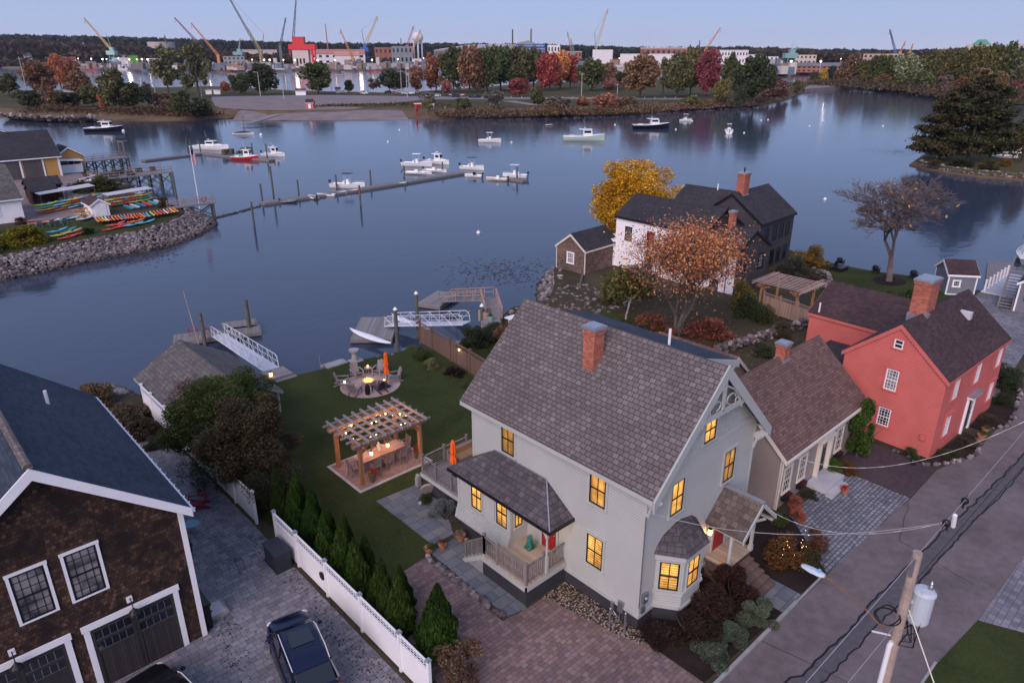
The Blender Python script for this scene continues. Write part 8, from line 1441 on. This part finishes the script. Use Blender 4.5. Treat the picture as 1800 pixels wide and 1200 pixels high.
# tank, steeple, water tower, stacks, castle
p = fpos(289, 112); s_ = mpp(p); e = empty('storage_tank', p, 0, 'large cream cylindrical storage tank in the left yard', 'tank'); MB().cyl(0, 0, 0, 34*s_, 22*s_, n=28).build('shell', paint((.42, .36, .33), .7, .1, scale=.2), e); MB().cyl(0, 0, 34*s_, 34.6*s_, 22.3*s_, n=28).build('rim', WHITE, e)
p = fpos(152, 112); s_ = mpp(p); p.z += 12*s_; e = empty('white_church', p, -R(YAW), 'white church with stepped tower in the far left woods', 'church'); MB().box(-4*s_, 0, 0, 4*s_, 6*s_, 14*s_).box(-2.5*s_, 1, 14*s_, 2*s_, 5*s_, 19*s_).box(-2*s_, 1.5, 19*s_, 1*s_, 4*s_, 22*s_).build('tower', WHITE, e); MB().box(4*s_, 0, 0, 9*s_, 9*s_, 6*s_).build('nave', WHITE, e)
p = fpos(108, 112); s_ = mpp(p); p.z += 4*s_; e = empty('white_steeple', p, -R(YAW), 'little white steeple above the narrow rust-red tree', 'steeple'); MB().box(-2*s_, 0, 0, 2*s_, 4*s_, 12*s_).build('tower', WHITE, e); MB().loft([[(-2.6*s_, -1, 12*s_), (2.6*s_, -1, 12*s_), (2.6*s_, 5*s_, 12*s_), (-2.6*s_, 5*s_, 12*s_)], [(-.1, 2*s_, 17*s_), (.1, 2*s_, 17*s_), (.1, 2.1*s_, 17*s_), (-.1, 2.1*s_, 17*s_)]]).build('spire', WHITE, e)
p = fpos(736, 113); s_ = mpp(p); e = empty('water_tower', p, 0, 'round white water tower on legs behind two cranes', 'water tower'); MB().sphere((0, 0, 43*s_), 10*s_, 14, sz=.9).build('tank', paint((.62, .60, .60), .6, .06), e); m = MB()
for k in range(6): m.tube([(8*s_*cos(k*1.047), 8*s_*sin(k*1.047), 0), (8*s_*cos(k*1.047), 8*s_*sin(k*1.047), 41*s_)], .8*s_, 5)
m.cyl(0, 0, 0, 38*s_, 1.2*s_, n=8).build('leg', ALU, e)
for px, c, lb, t in ((901, (.05, .05, .05), 'dark thin chimney stack, leftmost of three', 52), (908, (.6, .6, .6), 'white thin chimney stack between the dark ones', 52), (933, (.05, .06, .06), 'dark thin chimney stack, rightmost of three', 51)): p = fpos(px, 111); s_ = mpp(p); tag(MB().cyl(p.x, p.y, 0, (111-t)*s_*.93, 1.4*s_, 1.1*s_, n=10).build('chimney_stack', paint(c, .7, .1)), lb, 'chimney stack')
e, w, h, d, s_ = fbox('green_roofed_castle', 1697, 1737, 80, 104, (.50, .44, .40), 'pale castle-like building with a green hipped roof at right', 30)
for x in (-1, 1): MB().box(x*w/2-2.5*s_, -1, 0, x*w/2+2.5*s_, 6*s_, h+2*s_).build('turret', paint((.52, .46, .42), .7, .1), e)
MB().loft([[(-w*.38, 1, h), (w*.38, 1, h), (w*.38, d-1, h), (-w*.38, d-1, h)], [(-w*.15, d*.4, h+9*s_), (w*.15, d*.4, h+9*s_), (w*.15, d*.6, h+9*s_), (-w*.15, d*.6, h+9*s_)]]).build('roof', paint((.10, .28, .20), .7, .15), e)
p = fpos(1366, 112); s_ = mpp(p); e = empty('green_lit_tank', p, 0, 'round tank glowing pale green by the teal crane', 'tank'); MB().sphere((0, 0, 9*s_), 6*s_, 14, sz=1.1).build('shell', paint((.50, .55, .30), .6, .1), e); 
# red gantry house
p = fpos(530, 116); s_ = mpp(p); e = empty('red_gantry', p, -R(YAW), 'bright red portal gantry straddling a pale tower block', 'gantry'); MB().box(-14*s_, 0, 0, 14*s_, 14*s_, 26*s_).build('tower_block', paint((.55, .45, .42), .7, .1, scale=.3), e)
m = MB()
for i in range(3): m.box(-8*s_+i*6*s_, -.3, 3*s_, -5*s_+i*6*s_, -.05, 12*s_)
m.build('opening', GLASS, e)
m = MB().box(-19*s_, -2, 26.5*s_, 27*s_, 16*s_, 35*s_).box(-12*s_, 0, 35*s_, 8*s_, 12*s_, 47*s_); m.box(19*s_, 0, 0, 22*s_, 3*s_, 27*s_).box(25*s_, 0, 0, 27*s_, 3*s_, 27*s_).beam((20*s_, 1, 2), (26*s_, 1, 13*s_), s_, s_).beam((26*s_, 1, 13*s_), (20*s_, 1, 25*s_), s_, s_).box(-19*s_, 0, 18*s_, -17*s_, 3*s_, 27*s_); m.build('frame', paint((.58, .03, .03), .5, .1), e)
# cranes
def crane(px, pb, foot, tip, col, label, tower=None, towc=None, w=2.2, jib=None, cabin=True):
    w *= 1.35
    """lattice boom from foot to tip (survey pixels), standing on the yard at column px"""
    pb = max(pb, 113.5); p = fpos(px, pb); s_ = mpp(p); a = -R(YAW); e = empty('lattice_crane', p, a, label, 'crane', 'shipyard cranes'); f = lambda q, dy=0.: Vector(((q[0]-px)*s_, dy, (pb-q[1])*s_*.93)); mt = paint(col, .6, .1); tm = paint(towc or col, .6, .1)
    A_, B = f(foot), f(tip); d = (B-A_).normalized(); sd = d.cross(Vector((0, 1, 0))).normalized(); m = MB(); L = (B-A_).length; W_ = w*s_; n = max(6, int(L/(W_*1.5)))
    for s1 in (-1, 1):
        for s2 in (-1, 1): m.beam(A_+sd*s1*W_*.5+Vector((0, s2*W_*.5, 0)), B+sd*s1*W_*.18+Vector((0, s2*W_*.18, 0)), .55*s_, .55*s_)
    for k in range(n):
        t0, t1 = k/n, (k+1)/n; w0, w1 = W_*(.5-.32*t0), W_*(.5-.32*t1); sg_ = 1 if k % 2 else -1
        m.beam(A_+d*L*t0+sd*w0*sg_+Vector((0, -w0, 0)), A_+d*L*t1-sd*w1*sg_+Vector((0, -w1, 0)), .3*s_, .3*s_); m.beam(A_+d*L*t0-sd*w0*sg_+Vector((0, w0, 0)), A_+d*L*t1+sd*w1*sg_+Vector((0, w1, 0)), .3*s_, .3*s_)
    m.build('boom', mt, e); h0 = (pb-foot[1])*s_*.93
    if tower:
        tw = tower*s_; m = MB(); sx = f(foot).x
        for x in (-1, 1):
            for y in (-1, 1): m.beam((sx+x*tw*.6, y*tw*.6, 0), (sx+x*tw*.35, y*tw*.35, h0*.72), .8*s_, .8*s_)
        m.beam((sx-tw*.6, -tw*.5, 0), (sx+tw*.4, -tw*.4, h0*.7), .5*s_, .5*s_).beam((sx+tw*.6, -tw*.5, 0), (sx-tw*.4, -tw*.4, h0*.7), .5*s_, .5*s_).box(sx-tw*.5, -tw*.5, h0*.34, sx+tw*.5, tw*.5, h0*.40); m.build('portal_tower', tm, e)
        MB().box(sx-tw*.75, -tw*.5, h0*.70, sx+tw*.6, tw*.5, h0*.95).box(sx-tw*.2, -tw*.3, h0*.95, sx+tw*.35, tw*.3, h0*1.15).build('machine_house', tm, e)
    elif cabin: sx = f(foot).x; MB().box(sx-2.5*s_, -2*s_, 0, sx+2.2*s_, 2*s_, h0+1.5*s_).build('machine_house', mt, e)
    if jib: 
        j = f(jib); m = MB().tube([A_+Vector((0, 0, 1)), j], .45*s_, 4).tube([j, B], .16*s_, 4); m.build('gantry_mast', tm, e)
    m = MB().tube([B, B+Vector((0, 0, -6*s_))], .14*s_, 4).cbox(B.x, 0, B.z-7.5*s_, .8*s_, .8*s_, 1.5*s_); m.build('hook', BLACK, e); return e
TL = (.20, .34, .34); YL = (.50, .33, .12); DKC = (.10, .12, .13); PK = (.42, .16, .14); BLU = (.03, .13, .38); ORG = (.52, .22, .08)
crane(205, 117, (202, 88), (165, 34), YL, 'yellow boom crane on a teal portal tower, leftmost', 11, TL, 2.4, (198, 62)); crane(352, 112, (352, 74), (320, 33), (.22, .10, .16), 'purplish crane boom above the cream tank'); crane(386, 114, (386, 98), (347, 42), ORG, 'orange boom crane right of the purplish one', w=2.4); crane(463, 116, (463, 100), (417, -4), DKC, 'tallest dark crane, its boom leaving the top edge', w=2.8, jib=(470, 60)); crane(462, 114, (461, 90), (443, 50), YL, 'yellow boom crossing the tallest dark crane'); crane(423, 112, (423, 90), (428, 68), TL, 'small teal portal crane left of the tallest crane', 12, TL, 1.6)
crane(496, 112, (496, 82), (511, 33), DKC, 'slim grey-green crane left of the red gantry'); crane(521, 116, (521, 66), (532, 4), DKC, 'tall dark boom rising over the red gantry', w=2.4, cabin=False); crane(579, 110, (579, 100), (578, 43), PK, 'thin pink mast right of the red gantry', w=1.2, cabin=False); crane(620, 114, (621, 104), (603, 53), ORG, 'orange crane left of the blue crane'); crane(638, 113, (643, 82), (669, 31), YL, 'yellow boom crane on a blue portal tower', 10, BLU, 3.2, (640, 54)); crane(716, 110, (717, 82), (730, 47), PK, 'pinkish crane left of the water tower'); crane(728, 110, (727, 86), (742, 53), ORG, 'orange crane in front of the water tower'); crane(707, 108, (707, 86), (707, 68), DKC, 'small dark crane far left of the water tower', 6, DKC, 1.2)
crane(1003, 106, (1004, 92), (996, 57), PK, 'small red crane left of the green crane', w=1.6); crane(1007, 106, (1008, 92), (1002, 68), (.10, .32, .24), 'small green lattice crane beside the small red one', w=1.4); crane(1045, 104, (1046, 86), (1064, 18), YL, 'tall yellow and green crane right of the stacks', 6, (.06, .30, .10), 3.0, (1043, 58)); crane(1238, 106, (1238, 88), (1260, 50), ORG, 'orange boom crane right of the crimson park tree', w=2.2); crane(1227, 106, (1227, 92), (1226, 71), DKC, 'small dark crane beside the orange boom', 6, DKC, 1.4); crane(1386, 127, (1386, 92), (1398, 84), TL, 'teal portal crane with machine house at the water', 16, TL, 2.0, (1386, 76)); crane(1568, 106, (1569, 90), (1553, 53), (.08, .12, .22), 'blue-grey crane above the tan building at right', w=2.2); crane(1580, 104, (1578, 92), (1584, 73), ORG, 'small orange crane right of the blue-grey one', w=1.3); crane(1597, 104, (1595, 92), (1598, 77), ORG, 'smallest orange crane at right', w=1.2); crane(299, 110, (299, 78), (298, 62), DKC, 'small mast on the cream tank', w=1.2, cabin=False)
# yard lights, quay clutter, vessels
r = random.Random(9); pm = MB().cyl(0, 0, 0, 14, .25, n=6).cbox(0, 0, 13.4, 2.2, 1, .5).mesh('mast', ALU); lm = MB().sphere((0, 0, 12.8), 1.15, 6).mesh('lamp_lens', FLOOD); lm2 = MB().sphere((0, 0, 12.8), .8, 6).mesh('lamp_lens', BULB)
LX = [(183, 119), (190, 118), (230, 120), (243, 120), (252, 119), (262, 120), (163, 117), (210, 116), (330, 118), (357, 110), (375, 111), (383, 112), (392, 110), (404, 110), (466, 122), (476, 122), (500, 122), (560, 123), (590, 123), (655, 122), (745, 114), (770, 118), (1015, 118), (1088, 115), (1350, 122), (1363, 112), (1388, 128), (1440, 128), (1500, 129), (1476, 117), (140, 116), (445, 121), (520, 122), (700, 119), (1120, 118)]
for i, (px, py) in enumerate(sorted(LX)):
    p = fpos(px, py); e = empty('yard_floodlight', p, 0, 'lit floodlight mast in the shipyard, %s from the left' % ORD[i], 'floodlight', 'floodlight masts in the shipyard'); meshobj('mast', pm, e); meshobj('lamp_lens', lm if i % 3 else lm2, e)
for px, py, e_ in ((195, 117, 9000), (240, 117, 6000), (375, 116, 5000), (470, 118, 6000), (530, 119, 4000), (1075, 116, 6000), (1370, 118, 5000), (640, 118, 4000), (1440, 130, 4000)): p = fpos(px, py); lamp('floodlight_light', (p.x-FWD.x*30, p.y-FWD.y*30, 22), e_*1.5, (1, .80, .62), 3)
VS = [((165, 'red barge', (.4, .05, .04), 26), (215, 'white workboat', WHT_, 18), (250, 'grey barge', GRYB, 24), (300, 'rust red barge', (.22, .05, .04), 30), (350, 'white and blue workboat', (.3, .35, .45), 22), (400, 'rust red dredging barge', (.3, .08, .05), 26), (445, 'white crane barge', WHT_, 24), (500, 'grey floating pontoon', GRYB, 26), (560, 'rust red pontoon', (.25, .07, .05), 26), (610, 'brown floating pontoon', (.2, .1, .07), 26), (660, 'red quay pontoon', (.35, .06, .05), 30), (710, 'dark quay pontoon', (.12, .08, .07), 30), (1090, 'white moored vessel', WHT_, 22), (1360, 'white tug', WHT_, 16), (1395, 'grey pontoon', GRYB, 20))][0]
for px, nm, c, wpx in VS:
    yb = np.interp(px, [-200, 150, 420, 760, 1000, 1200, 1400, 1560], [118.0, 122.3, 124.5, 122.5, 127, 129, 131.5, 131])+.5
    p = g(px, yb, -2); s_ = mpp(p); w = wpx*s_; e = empty(nm.split()[-1] if nm.split()[-1] != 'vessel' else 'moored_vessel', p, -R(YAW), nm+' along the shipyard quay, about %s of the way across' % ('a tenth' if px < 180 else 'an eighth' if px < 230 else 'a seventh' if px < 270 else 'a sixth' if px < 320 else 'a fifth' if px < 370 else 'under a quarter' if px < 420 else 'a quarter' if px < 470 else 'over a quarter' if px < 520 else 'under a third' if px < 580 else 'a third' if px < 630 else 'over a third' if px < 690 else 'two fifths' if px < 800 else 'three fifths' if px < 1200 else 'three quarters' if px < 1380 else 'just over three quarters'), 'vessel')
    mt = paint(c, .6, .1); MB().loft([[(-w/2, 0, -1), (w/2, 0, -1), (w/2, 6, -1), (-w/2, 6, -1)], [(-w/2-1, -.5, 3.2*s_), (w/2+1, -.5, 3.2*s_), (w/2+1, 7, 3.2*s_), (-w/2-1, 7, 3.2*s_)]]).build('hull', mt, e); m = MB()
    for k in range(6): x = r.uniform(-w*.45, w*.35); m.box(x, 1, 3.2*s_, x+r.uniform(2, 7), 5, 3.2*s_+r.uniform(1.5, 7))
    m.build('deck_structure', paint(tuple(min(.6, q*.6+.18) for q in c), .7, .3, scale=.4), e)
m = MB()
cmats = [paint(q, .7, .2, scale=.4) for q in ((.35, .32, .31), (.16, .14, .14), (.27, .17, .13), (.5, .46, .42), (.12, .16, .2))]
for i in range(520):
    px = r.choice((r.uniform(140, 770), r.uniform(140, 770), r.uniform(960, 1240), r.uniform(1335, 1392))); yb = np.interp(px, [-200, 150, 420, 760, 1000, 1200, 1400, 1560], [118.0, 122.3, 124.5, 122.5, 127, 129, 131.5, 131])-r.uniform(.6, 6); p = g(px, yb, 1); m.cbox(p.x, p.y, 1, r.uniform(3, 16), r.uniform(3, 9), r.uniform(1.5, 9)*(1 if r.random() < .85 else 1.8), R(-45+r.uniform(-20, 20)), r.randrange(5))
tag(m.build('quayside_clutter', cmats), 'mass of crates, cabins and machinery along the shipyard quay', 'clutter', None, 'stuff')
scrub('far_shore_trees', [(-100, 116), (0, 117), (60, 116.5), (130, 115)], 6000, 1, 6, (.07, .05, .025), 'autumn trees lining the far left shore', 4.5, 30)
scrub('far_shore_trees', [(1480, 122), (1550, 118), (1700, 115), (1850, 113)], 9000, 1, 5, (.05, .05, .02), 'wooded shore behind the right bay', 4.5, 40)

# the evening air over the harbour
hz = NT('evening_haze'); hz.t.nodes.remove(hz.b); v = hz.n('VolumePrincipled', {'Color': (.80, .84, 1.), 'Density': .000035}); v.inputs['Anisotropy'].default_value = .2; hz.t.links.new(v.outputs[0], hz.out.inputs['Volume'])
tag(MB().box(-3300, -3300, -6, 5400, 5400, 150).build('haze', hz.mat), None, None, None, 'stuff')
